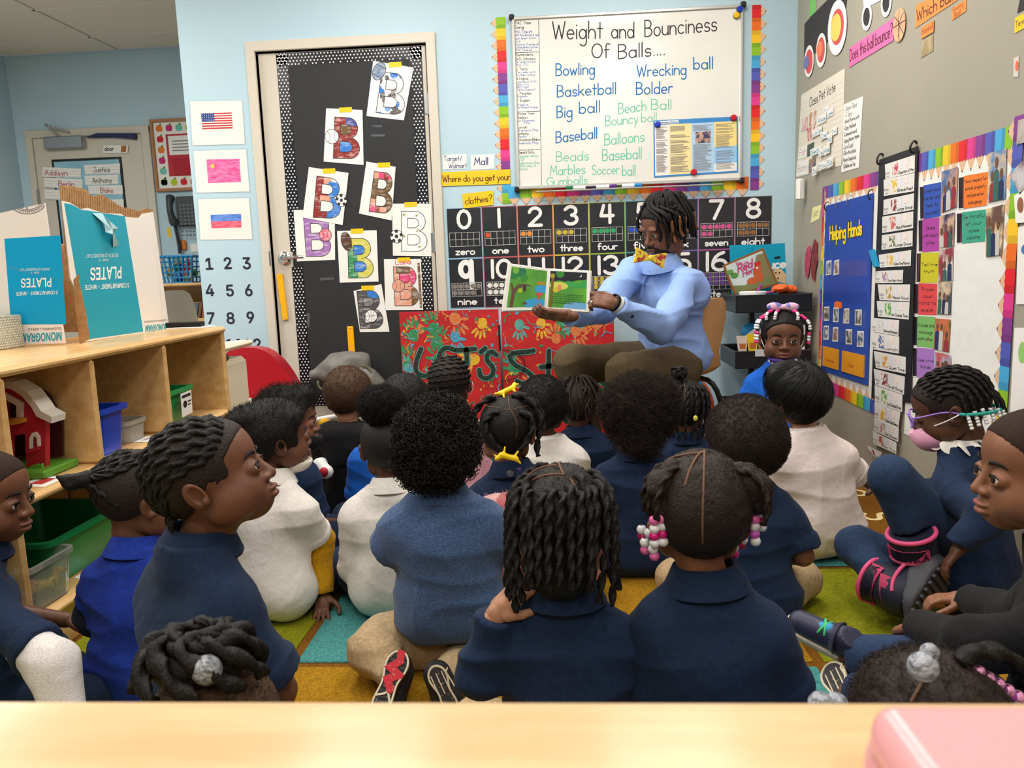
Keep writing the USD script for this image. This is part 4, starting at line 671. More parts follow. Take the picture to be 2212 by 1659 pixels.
# class pet vote chart
s = card([(215, 850), (605, 610), (580, 1480), (172, 1590)], ZA, 'ruled chart paper headed Class Pet Vote with name slips stuck on', mat('chart_paper', (226, 218, 202), .7, bump=(8, .004)), [('Class Pet Vote', 288, 960, 520, 815, 82)], P=RIGHT, name='vote_chart', cat_='chart')
s.ink([LineString(bil(s.c, np.array([0, 1.]), np.array([v, v]))).buffer(.0006) for v in np.arange(.12, .98, .06)], flat((200, 196, 190)), 'ruled_lines')
teal = flat((40, 140, 170)); rg = random.Random(11)
for i, (x, y, w, h, tx) in enumerate(sorted([(405, 1065, 80, 80, 'Ake'), (478, 1010, 60, 70, 'Lee'), (440, 985, 50, 60, 'Ma'), (365, 1180, 90, 70, 'Laila'), (430, 1210, 60, 70, 'De'), (485, 1240, 44, 90, 'No'), (525, 1170, 40, 70, 'Ni'), (345, 1360, 56, 66, 'Ge'), (385, 1345, 50, 60, 'Bl'), (415, 1365, 40, 66, 'Je'), (462, 1340, 52, 80, 'Alie'), (425, 1480, 62, 70, 'Bre'), (500, 1450, 50, 90, 'So'), (365, 1530, 40, 80, 'Jo'), (460, 1480, 36, 50, 'Ga')], key=lambda q: q[1])):
    r = -.52 * w; c4 = [(x - w / 2, y - h / 2 - r / 2), (x + w / 2, y - h / 2 + r / 2), (x + w / 2, y + h / 2 + r / 2), (x - w / 2, y + h / 2 - r / 2)]
    card(c4, ZA, f'teal lettered white name slip, {ORD[i]} from the top of the vote chart', PAPER, [(tx, x - w * .42, y + h * .3 - r * .42, x + w * .42, y + h * .3 + r * .42, h * .5)], P=RIGHT, off=.003 + .0012 * i, wm=teal, name='name_slip', cat_='name slip', wt=.16)
animal = lambda k, a, b: mat('animal_photo_' + k, a, .4, var=26, col2=b, ramp=(.4, .6))
for c4, lb, m_ in (([(290, 1015), (350, 985), (345, 1110), (285, 1130)], 'orange animal photograph upper on the pet vote chart', animal('fox', (190, 120, 70), (236, 226, 214))), ([(215, 1070), (275, 1045), (270, 1160), (212, 1180)], 'pale pink animal photograph at the left of the pet vote chart', animal('pink', (206, 150, 150), (230, 220, 214))), ([(270, 1150), (340, 1110), (330, 1240), (275, 1265)], 'red speckled animal photograph in the middle of the pet vote chart', animal('red', (180, 60, 44), (236, 210, 200))), ([(272, 1300), (330, 1270), (325, 1380), (268, 1405)], 'dark animal photograph beside the word Fish', animal('fish', (44, 56, 44), (80, 96, 70))), ([(285, 1430), (345, 1408), (342, 1530), (283, 1555)], 'brown and blue animal photograph beside the word Bunny', animal('bunny', (170, 130, 100), (60, 76, 110)))):
    card(c4, ZA, lb, m_, [], P=RIGHT, off=.0025, name='animal_photograph', cat_='photograph')
card([(192, 1325), (268, 1300), (265, 1405), (188, 1430)], ZA, 'white card lettered Fish on the pet vote chart', PAPER, [('Fish', 200, 1400, 262, 1378, 60)], P=RIGHT, off=.0025, wm=flat((214, 150, 150)))
card([(178, 1455), (285, 1425), (280, 1555), (170, 1580)], ZA, 'white card lettered Bunny at the foot of the pet vote chart', PAPER, [('Bunny', 186, 1540, 272, 1518, 62)], P=RIGHT, off=.0025, wm=flat((190, 150, 150)))
rr = RIGHT.p3(rp([(262, 1600), (262, 1780)]), .03); t = thing('rolled_paper', 'rolled sheet of white paper hanging below the pet vote chart', 'rolled paper')
sp = [(r_ * math.cos(a_), r_ * math.sin(a_)) for a_, r_ in zip(np.linspace(0, 3.4 * PI, 40), np.linspace(.012, .026, 40))]
part(t, 'roll', extrude_spiral := trimesh.Trimesh(*(lambda P2: (np.vstack([np.c_[P2[:, 0] + rr[0][0], P2[:, 1] + rr[0][1], np.full(len(P2), rr[0][2])], np.c_[P2[:, 0] + rr[0][0], P2[:, 1] + rr[0][1], np.full(len(P2), rr[1][2])]]), np.vstack([[[k, k + 1, k + 1 + len(P2)], [k, k + 1 + len(P2), k + len(P2)]] for k in range(len(P2) - 1)])))(np.array(sp)), process=False), PAPER, smooth=True)
s = card([(598, 935), (768, 860), (730, 1500), (572, 1545)], ZA, 'tall white handwritten list of games beginning Simon Says', PAPER, [], P=RIGHT, name='game_list', cat_='list')
for i, (tx, x0, y0, x1, y1, h) in enumerate([('-Simon Says', 606, 1000, 712, 950, 42), ('-I Spy', 606, 1052, 668, 1026, 40), ('-What Rhymes with', 603, 1110, 735, 1056, 34), ('-Copy the beat', 600, 1168, 706, 1128, 38), ('-Compound word', 598, 1226, 712, 1184, 36), ('-Singing Nursery rhymes', 596, 1284, 735, 1226, 34), ('-Let s Count', 594, 1340, 680, 1312, 36), ('-Fill in the blank', 592, 1394, 704, 1360, 36), ('-Popcorn Songs/cards', 590, 1450, 706, 1420, 34), ('-Syllables are fun', 588, 1508, 700, 1482, 36)]):
    s.ink(lettering(RIGHT, tx, (x0, y0), (x1, y1), h, .11, ZA), INK, 'lettering')
s = card([(155, 800), (235, 775), (213, 905), (135, 945)], ZB, 'pale yellow sticky note on the grey wall', mat('sticky_note', (236, 230, 170), .7), [], P=RIGHT, name='sticky_note', cat_='sticky note')
s.ink([LineString(bil(s.c, np.array([.2, .75]), np.array([v, v]))).buffer(.0008) for v in (.35, .45, .55, .65)], PENC, 'scribbles')
for pts, col, lb in (([(115, 1165), (135, 1150), (146, 1250), (135, 1360), (118, 1450), (98, 1440), (90, 1320), (95, 1230)], (206, 70, 104), 'pink cut-paper fish hanging on the grey wall'), ([(178, 1090), (205, 1130), (198, 1230), (206, 1290), (186, 1400), (182, 1480), (152, 1440), (150, 1330), (165, 1250), (150, 1215)], (146, 50, 56), 'dark red cut-paper fish hanging on the grey wall')):
    single('paper_fish', RIGHT.slab(Polygon(rp(pts, ZB)).buffer(0), .004, .003), mat('cut_paper_%d' % col[0], col, .6, var=30, col2=tuple(c * .75 for c in col)), lb, 'wall craft')
# bulletin boards with white paper and pencil borders
bw_ = mat('board_paper', (232, 230, 224), .7, bump=(10, .004))
b1 = rp([(250, 622), (800, 445)], ZB); bb = RIGHT.pxs([(1775, 845), (1902, 893)])
lx0, lx1, lz1, lz0 = b1[0][0], b1[1][0] + .16, (b1[0][1] + b1[1][1]) / 2, (bb[0][1] + bb[1][1]) / 2
single('board_paper_sheet', RIGHT.slab([(lx0 + .01, lz0 + .01), (lx1, lz0 + .01), (lx1, lz1 - .01), (lx0 + .01, lz1 - .01)], .001, .0008), bw_, 'white paper backing behind the blue pocket chart', 'backing paper')
pencil_strip(RIGHT, V(lx1 - .06, lz1), V(lx0, lz1), .085, 11, 'rainbow pencil border along the top of the pocket chart board', 4, 1)
pencil_strip(RIGHT, V(lx0, lz0), V(lx1 - .06, lz0), .085, 11, 'rainbow pencil border along the bottom of the pocket chart board', 4, 1)
pencil_strip(RIGHT, V(lx0 + .0, lz1 - .005), V(lx0 + .0, lz0 + .005), .045, 14, 'rainbow pencil border along the left edge of the pocket chart board', 6, 1, off=.003)
b2 = rp([(1135, 315), (1935, 55)], ZB); rx0, rx1 = b2[0][0] - .03, b2[1][0]; rz1 = (b2[0][1] + b2[1][1]) / 2; rz0 = lz0 - .03
single('board_paper_sheet', RIGHT.slab([(rx0, rz0 + .01), (rx1 + .05, rz0 + .01), (rx1 + .05, rz1 - .01), (rx0, rz1 - .01)], .001, .0008), bw_, 'wide white paper backing behind the coloured rule cards', 'backing paper')
pencil_strip(RIGHT, V(rx1 + .05, rz1), V(rx0, rz1), .095, 12, 'rainbow pencil border along the top of the rule card board', 3, 1)
pencil_strip(RIGHT, V(rx1 + .09, rz0), V(rx1 + .09, rz1 + .02), .075, 15, 'rainbow pencil border along the right edge of the rule card board', 0, 1, off=.003)
# blue pocket chart
blue = mat('pocket_chart_blue', (34, 72, 168), .45, bump=(7, .004)); t = thing('pocket_chart', 'blue fabric pocket chart lettered Helping Hands in yellow', 'pocket chart')
pq = np.vstack([rp([(290, 785), (724, 668)], ZB), RIGHT.pxs([(1878, 832), (1778, 800)])]); TH = .004
part(t, 'chart_cloth', RIGHT.slab(pq, .006, TH), blue); o0 = .006 + TH
g1, g2 = text_on(pq, 'Helping', .13, .205, .49, .075, .2, v1=.205), text_on(pq, 'Hands', .55, .205, .82, .075, .2, v1=.2)
part(t, 'lettering', RIGHT.decal(unary_union([g1, g2]).buffer(.0025), o0 + .0004), BLACK); part(t, 'lettering', RIGHT.decal(unary_union([g1, g2]), o0 + .0008), flat((244, 214, 40)))
for v0, v1 in ((.34, .42), (.5, .57), (.6, .7), (.73, .8)): part(t, 'clear_pocket', RIGHT.decal(mrect(pq, .04, v0, .96, v1), o0 + .002), FILM)
for u0, u1 in ((.05, .42), (.5, .95)): part(t, 'pocket', RIGHT.slab(mrect(pq, u0, .845, u1, .965), o0, .004), mat('pocket_yellow', (228, 152, 24), .5, bump=(12, .003)))
part(t, 'lettering', RIGHT.decal(unary_union([text_on(pq, 'Name', .14, .93, .32, .018, .2), text_on(pq, 'Job', .64, .925, .76, .02, .2)]), o0 + .0045), flat((200, 80, 30)))
for u in (.03, .3, .55, .97): part(t, 'hook', tube(spline([RIGHT.p3(bil(pq, u, .03), .012)[0], RIGHT.p3(bil(pq, u, .0), .02)[0], RIGHT.p3(bil(pq, u, -.02), .01)[0], RIGHT.p3(bil(pq, u, -.02), .001)[0]], 8), .0025, 6), BLKMETAL if u in (.03, .97) else STEEL)
kid = lambda k: mat('portrait_print_%d' % k, [(90, 80, 74), (60, 90, 130), (150, 110, 90)][k], .35, var=40, col2=(220, 214, 206), ramp=(.42, .6))
nm = 0
for v, us in ((.385, (.12, .3)), (.66, (.1, .32, .55, .8)), (.775, (.1, .32, .62, .85))):
    for i, u in enumerate(us):
        nm += 1; cq = np.array([bil(pq, u - .065 + .01 * (nm % 3), v - .055), bil(pq, u + .065, v - .06), bil(pq, u + .07, v + .025), bil(pq, u - .06, v + .03)])
        t2 = thing('photo_card', f'small photo card, {["first", "second", "third", "fourth"][i]} from the left in the {["upper", "middle", "lower"][0 if v < .5 else (1 if v < .7 else 2)]} row of the pocket chart', 'photo card')
        part(t2, 'card', RIGHT.slab(cq, o0 + .0004, .0006), PAPER); part(t2, 'print', RIGHT.decal(Polygon(cq).buffer(-.006), o0 + .0014), kid(nm % 3))
single('orange_tag', RIGHT.slab([bil(pq, u, v) for u, v in ((.28, .575), (.33, .565), (.45, .57), (.45, .605), (.28, .61))], o0 + .0003, .0005), flat((240, 110, 40)), 'orange paper tag behind the middle row of photo cards', 'paper tag')
# black schedule chart with strips
t = thing('schedule_chart', 'tall black hanging chart holding white timetable strips', 'schedule chart'); sq = np.vstack([rp([(783, 362), (1140, 235)], ZB), RIGHT.pxs([(1974, 880), (1887, 862)])])
sq = np.array([sq[0], sq[1], RIGHT.px(1972, 870), RIGHT.px(1887, 860)])
part(t, 'chart_cloth', RIGHT.slab(sq, .006, .003), mat('black_nylon', (26, 27, 32), .45, bump=(9, .003)))
for u in (.05, .92): q0 = RIGHT.p3(bil(sq, u, .01), .012)[0]; part(t, 'hook', tube(spline([q0 + V(0, 0, -.01), q0 + V(-.01, 0, .012), q0 + V(.004, 0, .03), q0 + V(.011, 0, .02)], 10), .004, 8), BLKMETAL)
strips = [([(840, 405), (1118, 315), (1115, 475), (845, 540)], 'Question of the', ZB), ([(828, 545), (1115, 480), (1110, 650), (830, 695)], 'Breakfast', ZB), ([(828, 730), (1110, 668), (1105, 820), (825, 870)], 'Large Group', ZB), ([(815, 885), (1103, 835), (1100, 990), (815, 1035)], 'Music & Movement', ZB), ([(812, 1055), (1097, 1010), (1095, 1155), (808, 1190)], 'Large Group', ZB), ([(782, 1235), (1083, 1190), (1078, 1335), (795, 1352)], 'Choice Time/Cleanup', ZB), ([(755, 1385), (1010, 1372), (1003, 1492), (750, 1495)], 'Good Night Aloud', ZB), ([(670, 200), (930, 200), (925, 335), (685, 325)], 'Read Aloud', ZC), ([(662, 332), (925, 340), (918, 480), (672, 455)], '1st Outside Time', ZC), ([(618, 465), (842, 485), (835, 610), (622, 575)], 'Restroom/Handwash', ZC), ([(618, 578), (842, 615), (840, 752), (622, 715)], 'Lunch', ZC), ([(638, 730), (895, 778), (893, 912), (655, 865)], 'Quiet Time', ZC), ([(638, 872), (888, 935), (880, 1078), (650, 1000)], 'Small Group', ZC), ([(648, 1003), (872, 1078), (868, 1215), (650, 1145)], '2nd Outside/Gross', ZC), ([(650, 1145), (858, 1215), (840, 1350), (652, 1270)], 'Choice Time/Cleanup', ZC), ([(652, 1265), (848, 1350), (842, 1455), (650, 1365)], 'Music & Movement', ZC), ([(640, 1365), (832, 1460), (830, 1550), (648, 1470)], 'Rec. Time', ZC), ([(600, 1485), (720, 1540), (690, 1590), (640, 1560)], 'Dismissal', ZC)]
pic = [(196, 60, 90), (230, 190, 60), (150, 60, 80), (210, 100, 110), (90, 110, 80), (230, 180, 60), (170, 120, 170), (180, 150, 60), (90, 170, 70), (200, 210, 226), (80, 110, 170), (220, 150, 60), (130, 50, 70), (100, 170, 80), (230, 180, 60), (190, 150, 150), (180, 80, 60), (150, 60, 60)]
for i, (c4, tx, z) in enumerate(strips):
    s = Sheet(RIGHT, c4, f'white timetable strip reading {tx}, ' + (ORD[i] + ' from the top'), 'timetable strip', 'timetable_strip', m=LAM, z=z, off=.0095 + (.0014 * (i - 12) if i > 12 else 0))
    s.ink(mrect(s.c, .26, .12, .46, .86), mat('strip_picture_%d' % i, pic[i], .4, var=55, col2=(240, 226, 210), ramp=(.46, .56)), 'picture'); s.rect(.55, .08, .62, .6, flat((226, 222, 238)), 'pale_print'); s.rect(.7, .1, .82, .5, flat((240, 222, 214)), 'pale_print')
    s.text(tx, .48, .88, .97, .17, INK, wt=.16); s.text('9:00', .02, .72, .17, .13, INK, wt=.14); s.text('am', .06, .9, .16, .11, INK, wt=.14)
# rule cards: a coloured panel between a striped edge and a photograph
rules = [([(1140, 605), (1345, 565), (1340, 880), (1145, 915)], [(1350, 470), (1500, 425), (1485, 795), (1345, 850)], (52, 86, 180), ['keep your', 'hands and', 'feet to', 'yourself'], ZB, 'blue'), ([(1128, 912), (1330, 890), (1325, 1200), (1130, 1215)], [(1330, 880), (1470, 845), (1460, 1160), (1325, 1170)], (176, 70, 160), ['Share', 'with each', 'other'], ZB, 'magenta'), ([(1112, 1215), (1325, 1212), (1310, 1490), (1110, 1495)], [(1325, 1190), (1455, 1170), (1450, 1470), (1320, 1480)], (206, 196, 40), ['Tell the', 'truth'], ZB, 'yellow'), ([(945, 190), (1135, 195), (1130, 445), (942, 440)], [(1145, 175), (1250, 180), (1240, 440), (1130, 435)], (224, 72, 76), ['Raise', 'your', 'hand to', 'speak'], ZC, 'red'), ([(938, 450), (1120, 458), (1105, 710), (935, 688)], [(1120, 470), (1240, 480), (1225, 740), (1105, 715)], (122, 182, 100), ['Include and', 'encourage', 'each other'], ZC, 'green'), ([(935, 700), (1110, 715), (1108, 960), (932, 935)], [(1110, 735), (1240, 765), (1250, 960), (1110, 930)], (170, 120, 196), ['Use kind', 'Words'], ZC, 'lilac'), ([(1495, 520), (1780, 470), (1765, 780), (1495, 820)], [(1790, 300), (1950, 255), (1935, 720), (1770, 755)], (240, 124, 44), ['Show respect for', 'school property', 'and personal', 'belongings'], ZB, 'orange'), ([(1480, 850), (1760, 815), (1750, 1110), (1480, 1135)], [(1760, 815), (1925, 770), (1905, 1235), (1755, 1255)], (66, 164, 136), ['Be Mindful', 'of your', 'voice', 'volume'], ZB, 'teal')]
edge = mat('striped_edge_print', (30, 26, 32), .25, var=9, col2=(120, 60, 90), stretch=(1, 8, .3), ramp=(.5, .8))
phs = [((70, 110, 160), (200, 150, 120)), ((60, 60, 90), (210, 170, 150)), ((150, 60, 70), (220, 210, 200)), ((70, 80, 90), (216, 190, 160)), ((120, 110, 60), (210, 110, 70)), ((200, 90, 90), (150, 190, 220)), ((90, 130, 180), (214, 190, 150)), ((110, 80, 70), (226, 200, 160))]
for i, (c4, ph, col, tx, z, nm_) in enumerate(rules):
    s = Sheet(RIGHT, c4, f'{nm_} rule card reading {" ".join(tx)}', 'rule card', 'rule_card', m=LAM, z=z, off=.002)
    s.rect(.02, .03, .2, .97, edge, 'striped_edge'); s.rect(.2, 0, .98, 1, flat(col, .35), 'colour_panel')
    L = max(len(w) for w in tx)
    s.ink([text_on(s.c, w, .59 - .36 * len(w) / L, .5 - .11 * len(tx) + .22 * (k + 1) - .05, .59 + .36 * len(w) / L, .11, .15) for k, w in enumerate(tx)], INK, 'lettering')
    s = Sheet(RIGHT, ph, f'printed photograph beside the {nm_} rule card', 'photograph', 'rule_photograph', m=mat('rule_photo_%d' % i, phs[i][0], .3, var=16, col2=phs[i][1], ramp=(.42, .56), detail=6), z=z, off=.0045)
    rgp = random.Random(i); skin_ = flat((112, 76, 56), .4)
    for k in range(3):
        u, v, a = .22 + .28 * k + rgp.uniform(-.05, .05), .35 + rgp.uniform(-.12, .2), rgp.uniform(.09, .13)
        s.ink(qmap(s.c, Polygon([(u - a * 1.3, 1), (u - a * 1.2, v + a * 1.6), (u, v + a), (u + a * 1.2, v + a * 1.6), (u + a * 1.3, 1)])), flat([(40, 50, 90), (200, 196, 190), (150, 50, 60), (60, 100, 90)][(i + k) % 4], .4), 'printed_shirt'); s.ink(qmap(s.c, ell(u, v, a * .8, a)), skin_, 'printed_face')
t = thing('clothes_peg', 'blue clothes peg clipped to the edge of the schedule chart', 'clothes peg'); cq = rp([(712, 1190), (745, 1182), (792, 1345), (760, 1355)], ZB)
part(t, 'peg_half', RIGHT.slab(cq, .009, .006), flat((40, 150, 196), .4)); part(t, 'peg_half', RIGHT.slab(Polygon(cq).buffer(-.002), .016, .006), flat((40, 150, 196), .4))
# the next display at the right edge of the photograph
s = card([(2062, 0), (2180, -40), (2160, 190), (2045, 225)], ZB, 'upper photograph at the right edge of the frame over the border', mat('edge_photo_a', (90, 84, 96), .3, var=14, col2=(190, 176, 170)), [], P=RIGHT, off=.006, name='photograph', cat_='photograph')
s = card([(1985, 500), (2100, 370), (2200, 540), (2080, 680)], ZB, 'tilted dark photograph at the right edge of the frame', mat('edge_photo_b', (110, 70, 80), .3, var=18, col2=(200, 196, 200)), [], P=RIGHT, off=.0065, name='photograph', cat_='photograph')
s = card([(2025, 690), (2160, 620), (2180, 930), (2040, 945)], ZB, 'photograph of a face at the right edge of the frame', PAPER, [], P=RIGHT, off=.0065, name='photograph', cat_='photograph'); s.ink(qmap(s.c, ell(.4, .42, .22, .26)), flat((150, 96, 70)), 'printed_face')
s = card([(2045, 980), (2190, 950), (2190, 1690), (2030, 1690)], ZB, 'tall white poster with a blue shape at the right edge', PAPER, [], P=RIGHT, off=.002, name='edge_poster', cat_='poster'); s.ink(qmap(s.c, ell(.55, .3, .3, .07)), flat((80, 110, 190)), 'print')
s = card([(1745, 545), (1830, 545), (1830, 1200), (1710, 1220)], ZC, 'white poster with a green shape at the right edge', PAPER, [], P=RIGHT, off=.002, name='edge_poster', cat_='poster'); s.ink(qmap(s.c, ell(.8, .3, .35, .13)), flat((150, 200, 110)), 'print')
# ================================================================ furniture and things
# ---- maple shelf unit on the left
SX, ST = -1.30, .765
shelf = thing('shelf_unit', 'maple toy shelf unit with open cubbies along the left side', 'shelf unit')
SB = SX - .40; back_ = mat('maple_panel', (206, 172, 122), .45, var=5, col2=(192, 156, 106), stretch=(1, 6, 1))
def bull(x0, y0, z0, x1, y1, z1, r=.009): return rbox((x0, y0, z0), (x1, y1, z1), r)
part(shelf, 'top_board', bull(SB, 1.25, ST - .024, SX + .006, 2.965, ST), WOOD); part(shelf, 'middle_shelf', bull(SB + .01, 1.25, .422, SX + .004, 2.94, .445), WOOD)
part(shelf, 'bottom_shelf', bull(SB + .01, 1.25, .118, SX + .004, 2.94, .142), WOOD); part(shelf, 'plinth', B(SB + .02, 1.27, .0, SX - .03, 2.93, .118), WOOD)
part(shelf, 'back_panel', B(SB, 1.25, .02, SB + .012, 2.95, ST - .02), back_)
part(shelf, 'end_panel', bull(SB, 2.94, 0, SX, 2.962, ST - .006), WOOD); part(shelf, 'end_panel', bull(SB, 1.25, 0, SX, 1.272, ST - .02), WOOD)
for y in (1.735, 2.093, 2.497): part(shelf, 'divider', bull(SB + .012, y - .009, .445, SX, y + .009, ST - .024), WOOD)
for y in (1.735, 2.497): part(shelf, 'divider', bull(SB + .012, y - .009, .142, SX, y + .009, .422), WOOD)
# ---- carton of plates, upside down and torn, on the shelf
bx0, bx1, by0, by1, bh = -1.92, -1.500, 2.31, 2.80, .405
WCARD = mat('white_cardboard', (232, 226, 220), .65, bump=(30, .0006)); TEAL, CYAN = flat((34, 158, 182), .45), flat((14, 160, 214), .4)
bxo = thing('carton', 'torn white carton with blue printed panels standing upside down on the shelf', 'carton')
PF, PR = Plane((0, by0, 0), (1, 0, 0), (0, 0, 1)), Plane((bx1, 0, 0), (0, 1, 0), (0, 0, 1))
fq = np.array([(bx0, ST + bh - .045), (bx1 - .03, ST + bh + .02), (bx1 - .018, ST + .005), (bx0, ST + .002)])
part(bxo, 'front_panel', PF.slab(fq, -.005, .005), WCARD)
rq = PR.pxs([(138, 403), (170, 403), (225, 420), (262, 452), (300, 455), (331, 452), (365, 710), (182, 738)])
wav = [PR.px(x, y) for x, y in [(132, 402), (150, 401), (185, 408), (200, 424), (222, 420), (262, 446), (300, 455), (318, 450), (331, 453), (366, 710), (180, 739), (158, 620), (150, 605)]]
part(bxo, 'side_panel', PR.slab(Polygon(wav).buffer(0), -.006, .004), CARD)
wav2 = [PR.px(x, y) for x, y in [(134, 434), (150, 437), (175, 452), (190, 449), (222, 460), (262, 462), (270, 468), (300, 471), (308, 462), (331, 458), (366, 710), (180, 739), (160, 620), (152, 600)]]
part(bxo, 'side_face', PR.slab(Polygon(wav2).buffer(0), -.002, .002), WCARD)
part(bxo, 'back_panel', B(bx0, by1 + .08, ST, bx1, by1 + .085, ST + .33), CARD); part(bxo, 'left_panel', B(bx0 - .005, by0, ST, bx0, by1 + .08, ST + .36), CARD)
part(bxo, 'torn_flap', PF.slab(np.array([PF.px(*p) for p in [(146, 605), (160, 590), (158, 606), (176, 690), (181, 735), (160, 745), (150, 660)]]), -.03, .002), CARD)
g = [LineString([PR.px(x, 403 + (x - 132) * .24), PR.px(x + 2, 470)]).buffer(.0012) for x in range(136, 330, 5)]
part(bxo, 'corrugation', PR.decal(unary_union(g).intersection(Polygon(wav).buffer(-.002)).difference(Polygon(wav2).buffer(.001)), -.0018), flat((112, 78, 44)), kind='stuff')
def bprint(P, pts, m, o=.0004, name='printed_panel', z=Z2): return part(bxo, name, P.decal(P.pxs(pts, z) if not hasattr(pts, 'geom_type') else pts, o), m)
bprint(PF, [(38, 537), (517, 507), (565, 1265), (95, 1268)], CYAN); bprint(PR, [(547, 232), (600, 240), (700, 290), (830, 308), (1065, 345), (1222, 1328), (742, 1395)], TEAL)
def flipped(P, s, x0, x1, yb, h, m, z=Z2, bold=True, name='lettering'):
    """print that stands upside down: x0 = where the line starts (right), x1 = where it ends (left), yb = baseline (top)"""
    g = inter(s, .05, bold); bb = g.bounds; a, b = P.px(z[0] + x0[0] / z[2], z[1] + x0[1] / z[2]), P.px(z[0] + x1[0] / z[2], z[1] + x1[1] / z[2]); dn = P.px(z[0] + x0[0] / z[2], z[1] + (x0[1] + h) / z[2]) - a; ex = (b - a) / (bb[2] - bb[0]); ey = dn / (bb[3] - bb[1])
    g = affinity.affine_transform(g, [ex[0], ey[0], ex[1], ey[1], a[0] - ex[0] * bb[0] - ey[0] * bb[1], a[1] - ex[1] * bb[0] - ey[1] * bb[1]]); return part(bxo, name, P.decal(g, .0008), m)
PWH = flat((240, 240, 238), .5)
flipped(PF, 'PLATES', (440, 868), (180, 876), 0, 80, PWH); flipped(PF, '3 COMPARTMENT - WHITE', (496, 978), (140, 990), 0, 32, PWH); flipped(PF, 'USE WITH LID #400D055 71467', (428, 784), (170, 790), 0, 22, PWH, bold=False); flipped(PF, 'FOAM - 9"', (335, 815), (262, 818), 0, 18, PWH, bold=False)
flipped(PR, 'PLATES', (1035, 770), (768, 782), 0, 106, PWH); flipped(PR, '3 COMPARTMENT - WHITE', (1100, 912), (722, 930), 0, 40, PWH); flipped(PR, 'USE WITH LID #400D055 71467', (1008, 662), (735, 668), 0, 30, PWH, bold=False); flipped(PR, 'FOAM - 9"', (925, 706), (838, 708), 0, 22, PWH, bold=False)
flipped(PR, 'MONOGRAM', (1428, 1258), (1240, 1275), 0, 60, TEAL); flipped(PR, 'CLEANING and DISPOSABLES', (1420, 1222), (1230, 1238), 0, 15, flat((90, 84, 80)), bold=False); flipped(PF, 'MONOGRAM', (526, 1330), (180, 1345), 0, 74, TEAL); flipped(PF, 'CLEANING LABELS', (522, 1292), (240, 1300), 0, 20, flat((90, 84, 80)), bold=False)
arc_ = lambda rx, ry, a0, a1: [(235 + rx * math.cos(a), 212 + ry * math.sin(a)) for a in np.linspace(a0, a1, 30)]
ln = lambda L, w=.0009: LineString(PF.pxs(L, Z2)).buffer(w)
ring = [ln(arc_(160, 112, 0, 2 * PI)), ln(arc_(128, 88, 0, 2 * PI)), ln([(120, 222), (220, 222), (230, 290)]), ln([(150, 190), (330, 178)]), ln([(232, 290), (245, 222), (340, 205)]), ln(arc_(112, 76, .3, 2.6))] + [ln([arc_(130, 90, a, a)[0], arc_(158, 110, a, a)[0]], .0007) for a in np.arange(0, 2 * PI, .13)]
part(bxo, 'plate_outline', PF.decal(unary_union(ring).intersection(Polygon(fq)), .0006), flat((130, 120, 130)))
TAPE = FILM
part(bxo, 'clear_tape', PF.decal(PF.pxs([(60, 760), (300, 830), (560, 880), (600, 860), (560, 900), (300, 850), (50, 790)], Z2), .0012), TAPE)
tp = np.array([PR.p3(PR.px(x / 3.95, 380 + y / 3.95), o)[0] for x, y, o in ((780, 315, .002), (870, 318, .002), (880, 380, .02), (960, 450, .02), (965, 480, .004), (1010, 590, .002), (960, 610, .002), (900, 500, .025), (870, 480, .012), (855, 410, .014))]); part(bxo, 'clear_tape', trimesh.Trimesh(np.vstack([tp, tp.mean(0) + V(.012, 0, 0)]), [[i, (i + 1) % 10, 10] for i in range(10)], process=False), mat('tape_glossy', (170, 210, 220), .08, spec=.8))
t = thing('tissue_box', 'small silver patterned tissue box in front of the carton', 'tissue box'); tz = ST + .098
part(t, 'box_body', rbox(V(-1.76, 2.165, ST), V(-1.638, 2.298, tz), .002), mat('woven_silver', (160, 158, 140), .35, var=70, col2=(196, 194, 178), metal=.2))
TPn = Plane((-1.6375, 0, 0), (0, 1, 0), (0, 0, 1)); part(t, 'woven_pattern', TPn.decal(unary_union([ell(2.169 + .011 * i + (.0055 if j % 2 else 0), ST + .006 + .0075 * j, .0042, .0026) for i in range(13) for j in range(int((tz - ST) / .0075))]).intersection(sbox(2.167, ST, 2.296, tz - .002)), 0), flat((226, 222, 206)), kind='stuff')
t = thing('papers', 'black folder and white papers lying on the shelf end behind the carton', 'papers'); part(t, 'sheet', B(-1.5, 2.892, ST, -1.33, 2.955, ST + .004), PAPER); part(t, 'folder', xf(B(-.07, -.022, 0, .07, .022, .018), Rot.from_euler('z', .1).as_matrix(), (-1.44, 2.925, ST + .005)), BLACK)
# ---- barn toy
t = thing('toy_barn', 'red toy barn with white roof trim on a green base in the shelf', 'toy barn'); by_ = 1.97; PB = Plane((0, by_, 0), (1, 0, 0), (0, 0, 1)); barn = mat('barn_red', (176, 34, 52), .4); Z3 = (0, 760, 3.95)
bq = lambda L: PB.pxs(L, Z3)
bz = onY(45, 1030, by_)[2] * 0 + .445
bw = Polygon(bq([(-180, 560), (-140, 400), (20, 300), (140, 310), (250, 385), (320, 510), (385, 600), (388, 1000), (-200, 1000)]))
win = Polygon(bq([(40, 390), (160, 450), (160, 560), (40, 575)])); dr = Polygon(bq([(85, 720), (215, 700), (225, 1000), (80, 1000)])); w2 = Polygon(bq([(278, 800), (275, 740), (290, 712), (315, 706), (332, 740), (335, 800)]))
part(t, 'barn_wall', PB.slab(bw.difference(win).difference(dr).difference(w2), -.02, .02), barn); part(t, 'inside', PB.slab(bw.buffer(-.012), -.10, .01), mat('barn_inside', (70, 24, 32), .6))
